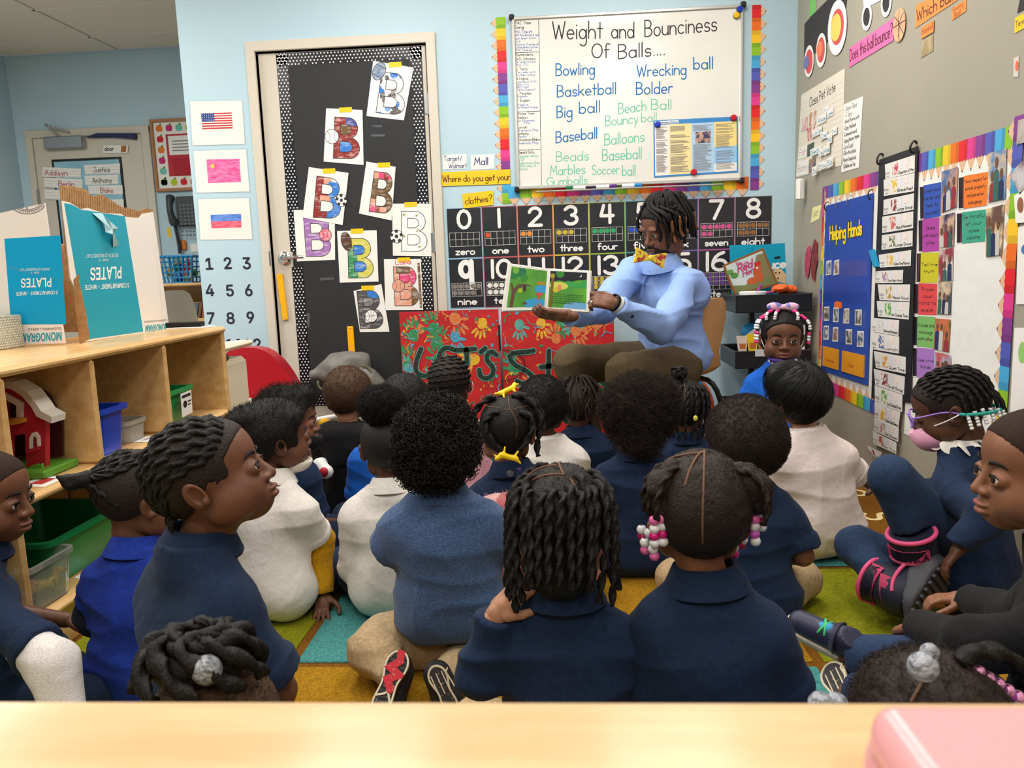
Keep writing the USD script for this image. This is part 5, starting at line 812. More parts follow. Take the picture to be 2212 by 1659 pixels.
part(t, 'roof', PB.slab(Polygon(bq([(15, 240), (120, 255), (250, 335), (330, 440), (370, 500), (462, 550), (458, 605), (330, 545), (290, 470), (210, 375), (120, 315), (20, 295)])), -.05, .06), flat((226, 220, 210), .4))
part(t, 'hayloft_frame', PB.slab(Polygon(bq([(35, 335), (208, 430), (205, 555), (155, 555), (155, 455), (40, 388)])), 0, .008), flat((226, 220, 210), .4))
part(t, 'hay_ledge', PB.slab(Polygon(bq([(60, 590), (90, 568), (130, 575), (170, 560), (222, 565), (225, 590), (150, 605), (62, 622)])).buffer(.002), 0, .02), flat((206, 140, 50), .5))
part(t, 'window_frame', PB.slab(Polygon(bq([(262, 825), (262, 730), (285, 690), (315, 680), (345, 720), (352, 800), (330, 806), (325, 735), (310, 715), (292, 722), (285, 755), (285, 822)])), 0, .006), flat((232, 228, 220), .4)); part(t, 'window_sill', PB.slab(Polygon(bq([(268, 830), (350, 805), (352, 830), (272, 856)])), 0, .012), barn)
part(t, 'barn_base', rbox(PB.p3(bq([(-200, 1075)]))[0] * V(1, 0, 0) + V(0, by_ - .05, .446), PB.p3(bq([(480, 1000)]))[0] * V(1, 0, 0) + V(0, by_ + .1, .468), .004), flat((92, 150, 50), .45))
part(t, 'grass_tuft', PB.slab(unary_union([Polygon(bq([(270, 1000), (272, 975), (290, 962), (310, 968), (330, 950), (355, 955), (378, 945), (382, 985)]))]), .001, .012), flat((100, 160, 56), .45))
# ---- bins
def bin_(name, label, cat_, lo, hi, m, th=.004, rim=.012, rz=0, taper=.88, grip=True):
    """open tapering tub; lo, hi = corners of its top opening's box"""
    lo, hi = np.array(lo, float), np.array(hi, float); c = (lo + hi) / 2; hx, hy = (hi - lo)[:2] / 2; h = hi[2] - lo[2]
    t = thing(name, label, cat_, (c[0], c[1], lo[2]), rz)
    def ringp(ax, ay, z, r=.03, n=7):
        P = []; r = min(r, ax * .8, ay * .8)
        for sx, sy, a0 in ((1, 1, 0), (-1, 1, PI / 2), (-1, -1, PI), (1, -1, 1.5 * PI)):
            for a in np.linspace(a0, a0 + PI / 2, n): P.append((sx * (ax - r) + r * math.cos(a), sy * (ay - r) + r * math.sin(a), z))
        return np.array(P)
    prof = [(taper - .02, 0), (taper, .004), (.5 * (taper + 1), h * .5), (1, h - .002)]; R = [ringp(hx * k, hy * k, z) for k, z in prof] + [ringp(hx + rim, hy + rim, h), ringp(hx + rim, hy + rim, h - .012), ringp(hx + rim - .003, hy + rim - .003, h - .012), ringp(hx + rim - .003, hy + rim - .003, h - .003), ]
    R2 = [ringp(hx + rim, hy + rim, h), ringp(hx - th, hy - th, h)] + [ringp(hx * k - th, hy * k - th, max(z, .005)) for k, z in reversed(prof)]
    def loft(R, close0=False, close1=False):
        n = len(R[0]); v = np.vstack(R); i, j = np.meshgrid(np.arange(len(R) - 1), np.arange(n), indexing='ij'); j2 = (j + 1) % n
        q = np.stack([i * n + j, i * n + j2, (i + 1) * n + j2, (i + 1) * n + j], -1).reshape(-1, 4); f = np.vstack([q[:, [0, 1, 2]], q[:, [0, 2, 3]]])
        if close0: v = np.vstack([v, R[0].mean(0)]); f = np.vstack([f, [[len(v) - 1, (k + 1) % n, k] for k in range(n)]])
        if close1: v = np.vstack([v, R[-1].mean(0)]); b = (len(R) - 1) * n; f = np.vstack([f, [[len(v) - 1, b + k, b + (k + 1) % n] for k in range(n)]])
        return trimesh.Trimesh(v, f, process=False)
    part(t, 'tub', loft(R[:5], True), m, smooth=35, world=False); part(t, 'rim', loft([ringp(hx + rim, hy + rim, h - .013), ringp(hx + rim, hy + rim, h)]), m, smooth=35, world=False)
    part(t, 'tub_inside', loft(R2, False, True), m, smooth=35, world=False)
    return t
pl_ = lambda k, c: mat('bin_plastic_' + k, c, .28, spec=.5)
bluep, greenp = pl_('blue', (24, 66, 186)), pl_('green', (20, 150, 84))
bin_('toy_bin', 'blue plastic bin on the middle shelf beside a clear box', 'bin', (-1.50, 2.135, .446), (-1.335, 2.29, .585), bluep)
clr = mat('bin_clear', (214, 214, 206), .12, trans=.6, spec=.5); bin_('clear_box', 'small clear plastic box beside the blue bin on the shelf', 'box', (-1.50, 2.325, .446), (-1.36, 2.45, .515), clr, taper=.94, rim=.004)
bin_('toy_bin', 'green plastic bin holding toy animals at the end of the shelf', 'bin', (-1.64, 2.53, .446), (-1.335, 2.72, .575), greenp)
t = thing('bin_label', 'white paper label on the front of the green toy animal bin', 'label'); LP = Plane((-1.318, 0, 0), (0, 1, 0), (0, 0, 1)); lq = np.array([(2.60, .56), (2.68, .562), (2.675, .482), (2.597, .478)])
part(t, 'sheet', LP.slab(lq, .0, .0006), PAPER); part(t, 'print', LP.decal(unary_union([mrect(lq, .1, .1, .9, .22), qmap(lq, ell(.35, .5, .18, .15)), mrect(lq, .6, .4, .92, .46), mrect(lq, .6, .55, .88, .6)]), .001), INK)
def toy(x, y, z, col, lb, s=1., rz=0.):
    t = thing('toy_animal', lb, 'toy animal', (x, y, z), rz); m = mat('toy_%02x%02x%02x' % col, col, .4, var=60, col2=tuple(int(c * .5) for c in col), ramp=(.5, .6))
    part(t, 'body', smesh([('cap', V(-.03, 0, .025) * s, V(.03, 0, .028) * s, .013 * s, .014 * s), ('cap', V(.03, 0, .03) * s, V(.042, 0, .05) * s, .009 * s, .009 * s), ('cap', V(.042, 0, .052) * s, V(.06, 0, .05) * s, .0095 * s, .006 * s)] + [('cap', V(x_, y_, .022) * s, V(x_, y_, .002) * s, .006 * s, .005 * s) for x_ in (-.027, .027) for y_ in (-.008, .008)] + [('cap', V(-.04, 0, .03) * s, V(-.055, 0, .015) * s, .003 * s, .002 * s), ('cap', V(.04, .007, .06) * s, V(.038, .009, .066) * s, .003 * s, .002 * s), ('cap', V(.04, -.007, .06) * s, V(.038, -.009, .066) * s, .003 * s, .002 * s)], .0035 * s, k=.004 * s), m, True, world=False)
for i, (x, y, z, col, lb, s, r) in enumerate(((-1.50, 2.60, .578, (206, 140, 50), 'golden striped toy animal on top of the green bin', 1.2, .4), (-1.44, 2.66, .574, (190, 150, 70), 'tan toy animal at the front of the green bin', 1., 2.), (-1.47, 2.57, .572, (40, 38, 40), 'black toy animal at the back of the green bin', 1.1, -.6), (-1.45, 1.80, .15, (226, 222, 214), 'white toy animal in the clear bin', 1.1, .3), (-1.38, 1.78, .15, (190, 120, 110), 'pink toy animal in the clear bin', 1., 1.4), (-1.42, 1.86, .15, (60, 60, 64), 'dark toy animal in the clear bin', 1.1, 2.4), (-1.36, 1.85, .16, (224, 186, 50), 'yellow toy animal in the clear bin', 1., .9), (-1.47, 1.88, .16, (70, 130, 190), 'blue toy animal in the clear bin', 1., -.7), (-1.40, 1.82, .19, (150, 120, 90), 'brown toy animal lying on top in the clear bin', 1.1, 1.9))): toy(x, y, z, col, lb, s, r)
# ---- base shelf bins
bin_('toy_bin', 'large green plastic bin on the bottom shelf behind the clear bin', 'bin', (-1.67, 1.90, .143), (-1.36, 2.30, .28), pl_('green2', (12, 122, 70)))
tub = bin_('clear_bin', 'clear plastic bin of small toys at the front of the bottom shelf', 'bin', (-1.55, 1.745, .143), (-1.31, 1.93, .265), mat('bin_clear2', (226, 230, 228), .08, trans=.85, spec=.5), taper=.92, rim=.006)
bin_('toy_tray', 'light blue plastic tray in the near end of the bottom shelf', 'tray', (-1.53, 1.55, .143), (-1.33, 1.715, .262), pl_('sky', (60, 160, 220)))
single('yellow_block', rbox((-1.45, 1.60, .268), (-1.345, 1.70, .285), .003), flat((236, 196, 30), .4), 'yellow plastic block lying across the light blue tray', 'block')
for i, (q, lb) in enumerate((([(-1.40, 1.86), (-1.315, 1.85), (-1.315, 1.95), (-1.39, 1.96)], 'white picture label in front of the toy barn'), ([(-1.37, 2.14), (-1.315, 2.14), (-1.315, 2.24), (-1.37, 2.24)], 'white picture label in front of the blue bin'), ([(-1.37, 2.36), (-1.315, 2.36), (-1.315, 2.45), (-1.37, 2.45)], 'white picture label in front of the small clear box'))):
    SP = Plane((0, 0, .4456), (1, 0, 0), (0, 1, 0)); t = thing('shelf_label', lb, 'label'); part(t, 'sheet', SP.slab(q, 0, .0006), PAPER); part(t, 'picture', SP.decal(Polygon(q).buffer(-.022), .0009), flat((190, 60, 60) if i == 0 else (150, 150, 160)))
SP = Plane((0, 0, .1426), (1, 0, 0), (0, 1, 0)); single('shelf_label', SP.slab([(-1.37, 2.0), (-1.30, 1.98), (-1.30, 2.1), (-1.36, 2.12)], 0, .0006), PAPER, 'white paper label at the front of the bottom shelf', 'label')
# ---- alcove furniture: low shelf with basket and books
t = thing('bookcase', 'low wooden bookcase in the alcove under the telephone', 'bookcase'); ay = 5.55; zt = .915
part(t, 'top_board', bull(-3.15, ay, zt - .022, -2.1, ay + .35, zt), WOOD); part(t, 'shelf_board', bull(-3.13, ay + .01, .52, -2.1, ay + .34, .54), WOOD)
part(t, 'side_panel', bull(-3.15, ay, 0, -3.13, ay + .35, zt - .02), WOOD); part(t, 'back_panel', B(-3.15, ay + .34, 0, -2.1, ay + .35, zt - .02), back_); part(t, 'front_lip', bull(-2.72, ay - .01, .53, -2.1, ay + .005, .66), WOOD)
t = thing('basket', 'blue plastic lattice basket of blocks on top of the alcove bookcase', 'basket'); bc = onY(388, 577, ay + .12); hw, hh = .14, .19; bl = pl_('basket', (28, 122, 176)); zb = zt + .002
bars = []
for k in range(9):
    x = -hw + 2 * hw * k / 8; bars += [tube([V(bc[0] + x * .8, ay + .05 + s_, zb), V(bc[0] + x, ay + .03 + s_ * 1.15, zb + hh)], .006, 6) for s_ in (0, .2)]
for k in range(6): z = zb + hh * k / 5; f_ = .8 + .2 * k / 5; bars += [tube(np.array([(bc[0] - hw * f_, ay + .045, z), (bc[0] + hw * f_, ay + .045, z), (bc[0] + hw * f_, ay + .25, z), (bc[0] - hw * f_, ay + .25, z)]), .006 if k < 5 else .011, 6, closed=True)]
part(t, 'lattice', cat(bars), bl); part(t, 'base', B(bc[0] - hw * .8, ay + .045, zb, bc[0] + hw * .8, ay + .25, zb + .006), bl)
rg = random.Random(5); bcol = [((206, 60, 60), 'red'), ((230, 190, 50), 'yellow'), ((60, 150, 90), 'green'), ((60, 90, 180), 'blue')]
for i in range(16):
    cc = V(bc[0] + rg.uniform(-.08, .08), ay + .08 + rg.uniform(0, .12), zb + .03 + .04 * (i // 4)); m_ = rbox(-V(.022, .018, .016), V(.022, .018, .016), .003)
    single('toy_block', xf(m_, Rot.from_euler('xyz', [rg.uniform(0, 1), rg.uniform(0, 1), rg.uniform(0, 3)]).as_matrix(), cc), flat(bcol[i % 4][0], .4), f'{bcol[i % 4][1]} toy block seen through the lattice of the blue basket', 'block', group=f'{bcol[i % 4][1]} blocks in the blue basket')
x = -2.95
for i in range(13):
    w, hgt = rg.uniform(.014, .03), rg.uniform(.2, .29); col = rg.choice([(120, 84, 56), (206, 190, 150), (90, 100, 120), (176, 130, 80), (60, 70, 80), (216, 200, 90), (150, 90, 60)]); cn = {120: 'brown', 206: 'cream', 90: 'slate', 176: 'tan', 60: 'dark', 216: 'yellow', 150: 'rust'}[col[0]]
    t = thing('picture_book', f'{cn} spined picture book leaning in the alcove bookcase, {ORD[i]} from the left', 'book', (x, ay + .03, .542), 0, 'leaning picture books in the alcove bookcase'); R_y = Rot.from_euler('y', .22).as_matrix()
    part(t, 'cover', xf(rbox((0, 0, 0), (w, .2, hgt), .001), R_y), flat(col, .5), world=False); part(t, 'pages', xf(B(.002, .002, .003, w - .002, .203, hgt - .003, c=.0005), R_y, (0, .003, 0)), PAPER, world=False); x += w + .007
def chair(label, seat, rz, shell, zs=.44, sc=1.):
    """moulded plastic school chair with a bent tube frame"""
    t = thing('school_chair', label, 'chair', seat, rz); a = np.linspace(-1, 1, 13); rows = []
    for s_, (y, z, w) in enumerate([(.20, zs - .03, .17), (.19, zs - .005, .19), (.1, zs + .005, .205), (0, zs, .21), (-.1, zs + .0, .205), (-.17, zs + .012, .2), (-.205, zs + .05, .19), (-.22, zs + .12, .185), (-.235, zs + .2, .19), (-.25, zs + .28, .19), (-.262, zs + .345, .17), (-.268, zs + .37, .13)]):
        rows.append(np.stack([w * sc * a, y * sc + abs(a) ** 3 * (.02 if s_ > 6 else 0), z + abs(a) ** 3 * (.015 if s_ < 6 else 0)], 1))
    G = np.array(rows); n, m_ = G.shape[:2]; i, j = np.meshgrid(np.arange(n - 1), np.arange(m_ - 1), indexing='ij'); q = np.stack([i * m_ + j, i * m_ + j + 1, (i + 1) * m_ + j + 1, (i + 1) * m_ + j], -1).reshape(-1, 4); f = np.vstack([q[:, [0, 1, 2]], q[:, [0, 2, 3]]])
    top = trimesh.Trimesh(G.reshape(-1, 3), f, process=False); vn = top.vertex_normals; v2 = G.reshape(-1, 3) - vn * .012; N = n * m_; edge = list(range(m_)) + [k * m_ + m_ - 1 for k in range(1, n)] + [(n - 1) * m_ + k for k in range(m_ - 2, -1, -1)] + [k * m_ for k in range(n - 2, 0, -1)]
    ef = [[edge[k], edge[(k + 1) % len(edge)] , N + edge[(k + 1) % len(edge)]] for k in range(len(edge))] + [[edge[k], N + edge[(k + 1) % len(edge)], N + edge[k]] for k in range(len(edge))]
    part(t, 'seat_shell', trimesh.Trimesh(np.vstack([G.reshape(-1, 3), v2]), np.vstack([f, f[:, ::-1] + N, ef]), process=False), shell, smooth=50, world=False)
    for sx in (-1, 1):
        part(t, 'leg', tube(spline([V(sx * .22, -.24, .012), V(sx * .2, -.19, zs - .1), V(sx * .185, -.15, zs - .03), V(sx * .18, 0, zs - .025), V(sx * .185, .14, zs - .03), V(sx * .2, .19, zs - .1), V(sx * .22, .24, .012)], 30), .0125, 12), BLKMETAL, smooth=40, world=False)
        for yy in (-.24, .24): part(t, 'rubber_foot', tube([V(sx * .22, yy, 0), V(sx * .22, yy, .025)], .016, 12), BLACK, world=False)
    part(t, 'cross_bar', tube([V(-.18, 0, zs - .028), V(.18, 0, zs - .028)], .01), BLKMETAL, world=False)
    return t
tanp = mat('tan_plastic', (222, 170, 106), .4, bump=(90, .0004))
chair('tan plastic school chair with black tube legs under the reading man', (.455, 3.70, 0), math.radians(128 - 90 + 8), tanp, zs=.415)
chair('cream plastic chair with a black frame beside the alcove bookcase', (-2.33, 5.05, 0), math.radians(-100), mat('cream_plastic', (216, 204, 184), .35), zs=.5)
# ---- red toddler armchair, waste bin and umbrella
t = thing('toddler_armchair', 'red vinyl toddler armchair standing beside the classroom door', 'armchair'); rv, rf = mat('red_vinyl', (170, 26, 40), .35, bump=(30, .001)), mat('red_cushion', (200, 36, 38), .45, bump=(30, .001)); ax, ayc = -1.66, 3.92
bq_ = [(x_ * .29, .26 + .32 * (1 - abs(x_) ** 2.6)) for x_ in np.linspace(-1, 1, 25)]
pr = Polygon([(-.29, .04)] + bq_ + [(.29, .04)]); m_ = extrude(pr.buffer(-.02).buffer(.02), .1); part(t, 'backrest', trimesh.Trimesh(np.c_[m_.vertices[:, 0] + ax, ayc + .2 - m_.vertices[:, 2], m_.vertices[:, 1]], m_.faces[:, ::-1], process=False), rv)
part(t, 'seat', rbox((ax - .2, ayc - .2, .05), (ax + .2, ayc + .12, .26), .04), rf)
for sx in (-1, 1): part(t, 'armrest', rbox((ax + sx * .24 - .075, ayc - .22, .03), (ax + sx * .24 + .055, ayc + .13, .385), .045), rf)
t = thing('waste_bin', 'tall cream waste bin with a black liner bag beside the shelf end', 'waste bin'); wq = onY(508, 755, 3.35); cr = mat('cream_bin', (222, 212, 190), .4); wx, wy = -1.52, 3.33
part(t, 'bin_body', rbox((wx - .12, wy - .12, 0), (wx + .1, wy + .12, .60), .02), cr); part(t, 'lid', xf(rbox((-.14, -.15, 0), (.125, .15, .028), .012), Rot.from_euler('y', -.06).as_matrix(), (wx, wy, .635)), cr)
lin_ = mat('bin_liner', (48, 44, 46), .3, bump=(40, .006)); part(t, 'liner_bag', smesh([('cap', V(wx - .09, wy - .12, .61), V(wx + .1, wy - .125, .615), .02, .02), ('cap', V(wx + .03, wy - .13, .6), V(wx + .1, wy - .128, .52), .022, .006), ('cap', V(wx - .02, wy - .128, .6), V(wx + .06, wy - .13, .55), .016, .006)], .007, k=.02, noise=(40, .004)), lin_, True)
single('red_cushion', smesh([('ell', V(-1.70, 3.72, .44), V(.13, .09, .09)), ('ell', V(-1.62, 3.70, .40), V(.08, .08, .08))], .012, k=.04), flat((214, 28, 30), .5), 'bright red cushion lying in the toddler armchair', 'cushion', True)
single('patterned_cloth', smesh([('ell', V(-1.60, 3.64, .345), V(.11, .07, .04)), ('ell', V(-1.55, 3.62, .32), V(.07, .06, .05))], .01, k=.03, noise=(30, .01)), mat('floral_cloth', (232, 226, 220), .7, var=42, col2=(60, 50, 70), ramp=(.56, .6)), 'white cloth printed with dark and yellow flowers below the red cushion', 'cloth', True)
t = thing('umbrella', 'folded grey umbrella leaning low against the black door paper', 'umbrella'); gz = lambda x_, y_, d=4.28: onY(520 + x_ / 3.607, 440 + y_ / 3.607, d); um = mat('umbrella_cloth', (112, 110, 106), .5, bump=(16, .006))
A0, A1 = gz(575, 1335), gz(925, 1235); part(t, 'cover', smesh([('cap', A0, (A0 + A1) / 2, .03, .075), ('cap', (A0 + A1) / 2, A1, .075, .06), ('cap', gz(860, 1205), gz(940, 1290), .022, .03)], .009, k=.05, noise=(14, .014)), um, True)
part(t, 'cover', smesh([('cap', gz(960, 1340, 4.24), gz(1080, 1420, 4.24), .05, .035), ('cap', gz(1000, 1370, 4.24), gz(900, 1420, 4.24), .05, .06)], .009, k=.05, noise=(14, .014)), um, True)
part(t, 'trim', cat([tube(spline([gz(600, 1380, 4.19), gz(620, 1440, 4.18), gz(700, 1460, 4.18), gz(900, 1400, 4.18)], 14), .007), tube(spline([gz(940, 1270, 4.2), gz(1000, 1290, 4.2), gz(1010, 1330, 4.2), gz(980, 1340, 4.2)], 14), .006)]), mat('olive_trim', (90, 90, 64), .6), True)
part(t, 'shaft', tube([gz(760, 1240), gz(700, 1600)], .012), BLKMETAL)
yt = onY(712, 912, 2.98); t = thing('plush_toy', 'yellow and white plush toy beside the boy in the black top', 'plush toy'); part(t, 'body', smesh([('ell', yt + V(-.015, 0, 0), V(.03, .03, .026)), ('ell', yt + V(0, 0, -.03), V(.028, .03, .03))], .004, k=.02), flat((240, 180, 40), .7), True); part(t, 'rim', smesh([('cap', yt + V(-.04, -.01, .012), yt + V(.05, .0, .022), .012, .014), ('cap', yt + V(.05, 0, .02), yt + V(.03, 0, -.012), .013, .012)], .004), WHITE, True)
t = thing('small_shoe', 'white child shoe with a red toe beside the black top', 'shoe'); ys = onY(690, 1005, 2.75); part(t, 'upper', smesh([('cap', ys, ys + V(.03, -.02, -.02), .022, .026), ('cap', ys + V(0, .03, .0), ys, .022, .022)], .004, k=.02), WHITE, True); part(t, 'toe', smesh([('ell', ys + V(.028, -.03, -.018), V(.02, .02, .02))], .003), flat((176, 30, 50), .5), True)
# ---- painted cardboard panels
RBP = Plane((0, 4.215, 0), (1, 0, 0), (0, 0, 1)); ZR = (840, 640, 3.072)
redcard = mat('painted_red_card', (198, 36, 38), .55, var=3, col2=(176, 28, 34), bump=(60, .0012), stretch=(1, 1, 4))
rg = random.Random(21); gcol = {'yellow': (226, 170, 30), 'green': (36, 128, 76), 'teal': (76, 160, 150), 'sky': (60, 150, 190), 'orange': (214, 110, 50), 'dark': (36, 60, 50)}
pm = {k: mat('poster_paint_' + k, c, .4, var=60, col2=tuple(int(x * .72 + 50 * (k != 'dark')) for x in c), bump=(90, .003), spec=.5) for k, c in gcol.items()}
def hand_shape(c, s, rot, sd):
    r = random.Random(sd); g = [ell(0, 0, .034, .04)] + [affinity.rotate(ell(0, .075 + (.008 if k in (1, 2) else 0), .0095, .03), -28 + 19 * k, origin=(0, 0)) for k in range(4)] + [affinity.rotate(ell(0, .055, .01, .026), 68, origin=(0, 0))]
    g = unary_union(g); return affinity.translate(affinity.rotate(affinity.scale(g, s, s, origin=(0, 0)), rot, origin=(0, 0)), *c)
panels = []
for k, (pts, lb) in enumerate((([(68, 110), (720, 85), (745, 360), (750, 840), (110, 850)], 'left red cardboard panel painted with handprints and green letters'), ([(738, 84), (1492, 72), (1495, 850), (752, 850), (745, 360)], 'right red cardboard panel painted with handprints behind the reading man'))):
    q = RBP.pxs(pts, ZR); zb = .03; x0, x1, z1 = min(p[0] for p in q), max(p[0] for p in q), max(p[1] for p in q); x0, x1 = (x0, RBP.px(840 + 738 / 3.072, 640 + 200 / 3.072)[0] - .006) if k == 0 else (RBP.px(840 + 742 / 3.072, 640 + 200 / 3.072)[0] + .004, x1)
    t = thing('painted_panel', lb, 'painted cardboard'); part(t, 'board', RBP.slab(sbox(x0, .0, x1, z1), -.006, .006), redcard); panels.append((t, sbox(x0 + .003, 0, x1 - .003, z1 - .003)))
for k, (t, area) in enumerate(panels):
    specs = [((205, 215), 'orange', 40), ((165, 260), 'green', 10), ((620, 180), 'yellow', 150), ((440, 150), 'orange', 200), ((120, 440), 'green', 10), ((130, 480), 'teal', 30), ((320, 300), 'green', 0), ((330, 420), 'green', 20), ((440, 270), 'sky', 200), ((300, 220), 'green', 10), ((560, 420), 'yellow', 90)] if k == 0 else [((865, 190), 'teal', 180), ((1010, 180), 'yellow', 180), ((1145, 170), 'green', 180), ((1260, 200), 'teal', 90), ((1240, 230), 'orange', 200), ((1110, 280), 'orange', 20), ((830, 480), 'green', 10), ((1380, 180), 'orange', 100), ((1420, 640), 'green', 30), ((1400, 760), 'teal', 0), ((960, 600), 'orange', 40)]
    for i, (c, col, rot) in enumerate(specs):
        part(t, 'handprint', RBP.decal(hand_shape(RBP.px(840 + c[0] / 3.072, 640 + c[1] / 3.072), rg.uniform(.72, .95), rot + rg.uniform(-15, 15), i).intersection(area), .0004 + .0001 * i), pm[col])
    for i, col in enumerate(('teal', 'yellow', 'green', 'orange', 'sky')):
        b = area.bounds; g = []
        for _ in range(26 if k else 34):
            x, z, r = rg.uniform(b[0], b[2]), rg.uniform(.2, b[3]), rg.uniform(.002, .007)
            a = rg.uniform(0, PI); L_ = rg.choice([0, .01, .03, .06]); g.append(LineString([(x, z), (x + L_ * .6 * math.cos(a + .5), z + L_ * .6 * math.sin(a + .5)), (x + L_ * math.cos(a), z + L_ * math.sin(a))]).buffer(r * (.45 if L_ > .02 else 1), quad_segs=3))
        part(t, 'paint_splatter', RBP.decal(unary_union(g).intersection(area), .0018 + .0001 * i), pm[col], kind='stuff')
    for s_, L in ((('L', [(215, 350), (205, 520), (275, 525)]), ('E', [(430, 355), (350, 362), (345, 470), (420, 470)]), ('E', [(350, 415), (410, 410)]), ('T', [(455, 358), (570, 350)]), ('T', [(515, 355), (520, 440)]), ("'", [(610, 370), (640, 345)]), ('S', [(715, 390), (660, 378), (650, 420), (690, 470), (680, 530), (640, 545), (600, 490)])) if k == 0 else (('S', [(960, 360), (890, 370), (800, 400), (830, 450), (920, 500), (965, 560), (890, 580), (850, 565)]), ('H', [(1062, 362), (1058, 530)]), ('H', [(1010, 470), (1075, 462)]), ('K', [(1350, 490), (1340, 700)]), ('K', [(1345, 600), (1430, 520)]), ('K', [(1355, 520), (1440, 590)]))):
        sp_ = spline(RBP.pxs(L, ZR), 14); part(t, 'painted_letter', RBP.decal(LineString(sp_).buffer(.0165).intersection(area), .003), pm['teal']); part(t, 'painted_letter', RBP.decal(LineString(sp_).buffer(.0125).intersection(area), .0034), pm['dark'])
t, area = panels[1]
part(t, 'wire_loop', tube(np.array([RBP.p3(RBP.px(840 + (752 + 150 * math.cos(a)) / 3.072, 640 + (455 - 102 * math.sin(a)) / 3.072), .008)[0] for a in np.linspace(PI / 2, -PI / 2, 20)]), .0022, 6), BLACK)
part(t, 'zip_strip', RBP.slab(RBP.pxs([(725, 190), (738, 190), (745, 360), (733, 360)], ZR), .004, .001), BLACK)
# ---- beach ball cushion under the chair
t = thing('play_ball', 'large play ball of red, green, blue and orange panels under the tan chair', 'ball'); bc_ = V(.575, 4.08, .2); mb = ball((0, 0, 0), .2, 4); az = np.arctan2(mb.triangles_center[:, 0], mb.triangles_center[:, 2]); axm = frame_of((.35, -.9, -.28)); lc = mb.triangles_center @ axm; seg = np.floor((np.arctan2(lc[:, 1], lc[:, 0]) + PI) / (PI / 3)).astype(int) % 6; cap_ = lc[:, 2] > .191
for k, col in enumerate([(30, 130, 60), (200, 40, 40), (30, 70, 170), (224, 90, 40), (30, 110, 150), (200, 180, 40)]):
    part(t, 'ball_panel', trimesh.Trimesh(mb.vertices + bc_, mb.faces[(seg == k) & ~cap_], process=False), flat(col, .35), True)
part(t, 'ball_cap', trimesh.Trimesh(mb.vertices * 1.003 + bc_, mb.faces[cap_], process=False), flat((226, 226, 230), .35), True)
# ---- black rolling cart with books
t = thing('rolling_cart', 'black three tier rolling cart against the back wall', 'cart'); kx0, kx1, ky0, ky1 = .85, 1.215, 3.92, 4.29; bp_ = mat('cart_plastic', (26, 27, 31), .4)
for z, h_ in ((.69, .085), (.415, .085), (.13, .085)):
    tr = cat([B(kx0, ky0, z, kx1, ky1, z + .006), B(kx0, ky0, z, kx0 + .005, ky1, z + h_), B(kx1 - .005, ky0, z, kx1, ky1, z + h_), B(kx0, ky0, z, kx1, ky0 + .005, z + h_), B(kx0, ky1 - .005, z, kx1, ky1, z + h_)]); tier = part(t, 'tier', tr, bp_)
    part(tier, 'tier_rim', tube(np.array([(kx0, ky0, z + h_), (kx1, ky0, z + h_), (kx1, ky1, z + h_), (kx0, ky1, z + h_)]), .004, 6, closed=True), mat('cart_rim', (60, 60, 64), .4))
for x_ in (kx0 + .12, kx1 - .12): part(t, 'upright', cat([tube([V(x_, ky0 + .19, .03), V(x_, ky0 + .19, .70)], .016, 12)]), BLKMETAL)
for x_ in (kx0 + .03, kx1 - .03):
    for y_ in (ky0 + .03, ky1 - .03): part(t, 'caster', tube([V(x_ - .008, y_, .025), V(x_ + .008, y_, .025)], .025, 14), BLACK)
ZK = (1480, 400, 3.319)
def leaning(lb, pts, y, th, m, cat_='book', name='picture_book', z=ZK, pages=True):
    P = Plane((0, y, 0), (1, 0, 0), (0, 0, 1)); t = thing(name, lb, cat_); q = P.pxs(pts, z); part(t, 'cover', P.slab(q, -.002, .002), m)
    if pages: part(t, 'pages', P.slab(Polygon(q).buffer(-.003), -th, th - .002), PAPER); part(t, 'back_cover', P.slab(q, -th - .002, .002), m)
    return t, P, q
teal_ = mat('teal_book', (10, 156, 190), .35)
t, P, q = leaning('tall turquoise plastic folder standing at the back of the cart', [(318, 430), (500, 425), (505, 800), (330, 800)], 4.21, .012, teal_, 'folder', 'plastic_folder', pages=False)
t, P, q = leaning('turquoise picture book with a dog and the letters uce on its cover', [(498, 430), (715, 414), (728, 800), (510, 800)], 4.17, .014, teal_)
g = lettering(P, 'Bruce', (520, 606), (718, 590), 62, .22, ZK); part(t, 'lettering', P.decal(g, .0006), WHITE)
part(t, 'dog_picture', P.decal(unary_union([Polygon(P.pxs([(625, 640), (650, 600), (690, 610), (715, 640), (716, 700), (680, 690), (650, 680)], ZK)).buffer(.004)]), .0004), flat((226, 196, 150), .5)); part(t, 'dog_eyes', P.decal(unary_union([Point(P.px(1480 + x_ / 3.319, 400 + y_ / 3.319)).buffer(.004) for x_, y_ in ((650, 628), (676, 628), (665, 668))]), .0008), BLACK); part(t, 'hat_picture', P.decal(P.pxs([(640, 515), (680, 508), (682, 525), (640, 530)], ZK), .0005), BLACK)
t, P, q = leaning('picture book with a red hen on its brown framed cover, tilted on the cart', [(270, 575), (560, 450), (672, 715), (352, 790)], 4.08, .01, mat('hen_frame', (140, 88, 44), .4))
iq = bil(q, np.array([.05, .95, .95, .05]), np.array([.05, .05, .95, .95])); part(t, 'cover_picture', P.decal(iq, .0004), mat('hen_sky', (176, 200, 214), .35, var=9, col2=(206, 214, 210)))
part(t, 'cover_ground', P.decal(Polygon(bil(q, np.array([.05, .3, .6, .95, .95, .05]), np.array([.7, .78, .66, .6, .95, .95]))), .0006), flat((120, 128, 80), .4)); part(t, 'hill_picture', P.decal(Polygon(bil(q, np.array([.68, .8, .95, .95, .7]), np.array([.3, .1, .12, .7, .75]))), .0007), flat((130, 124, 84), .4))
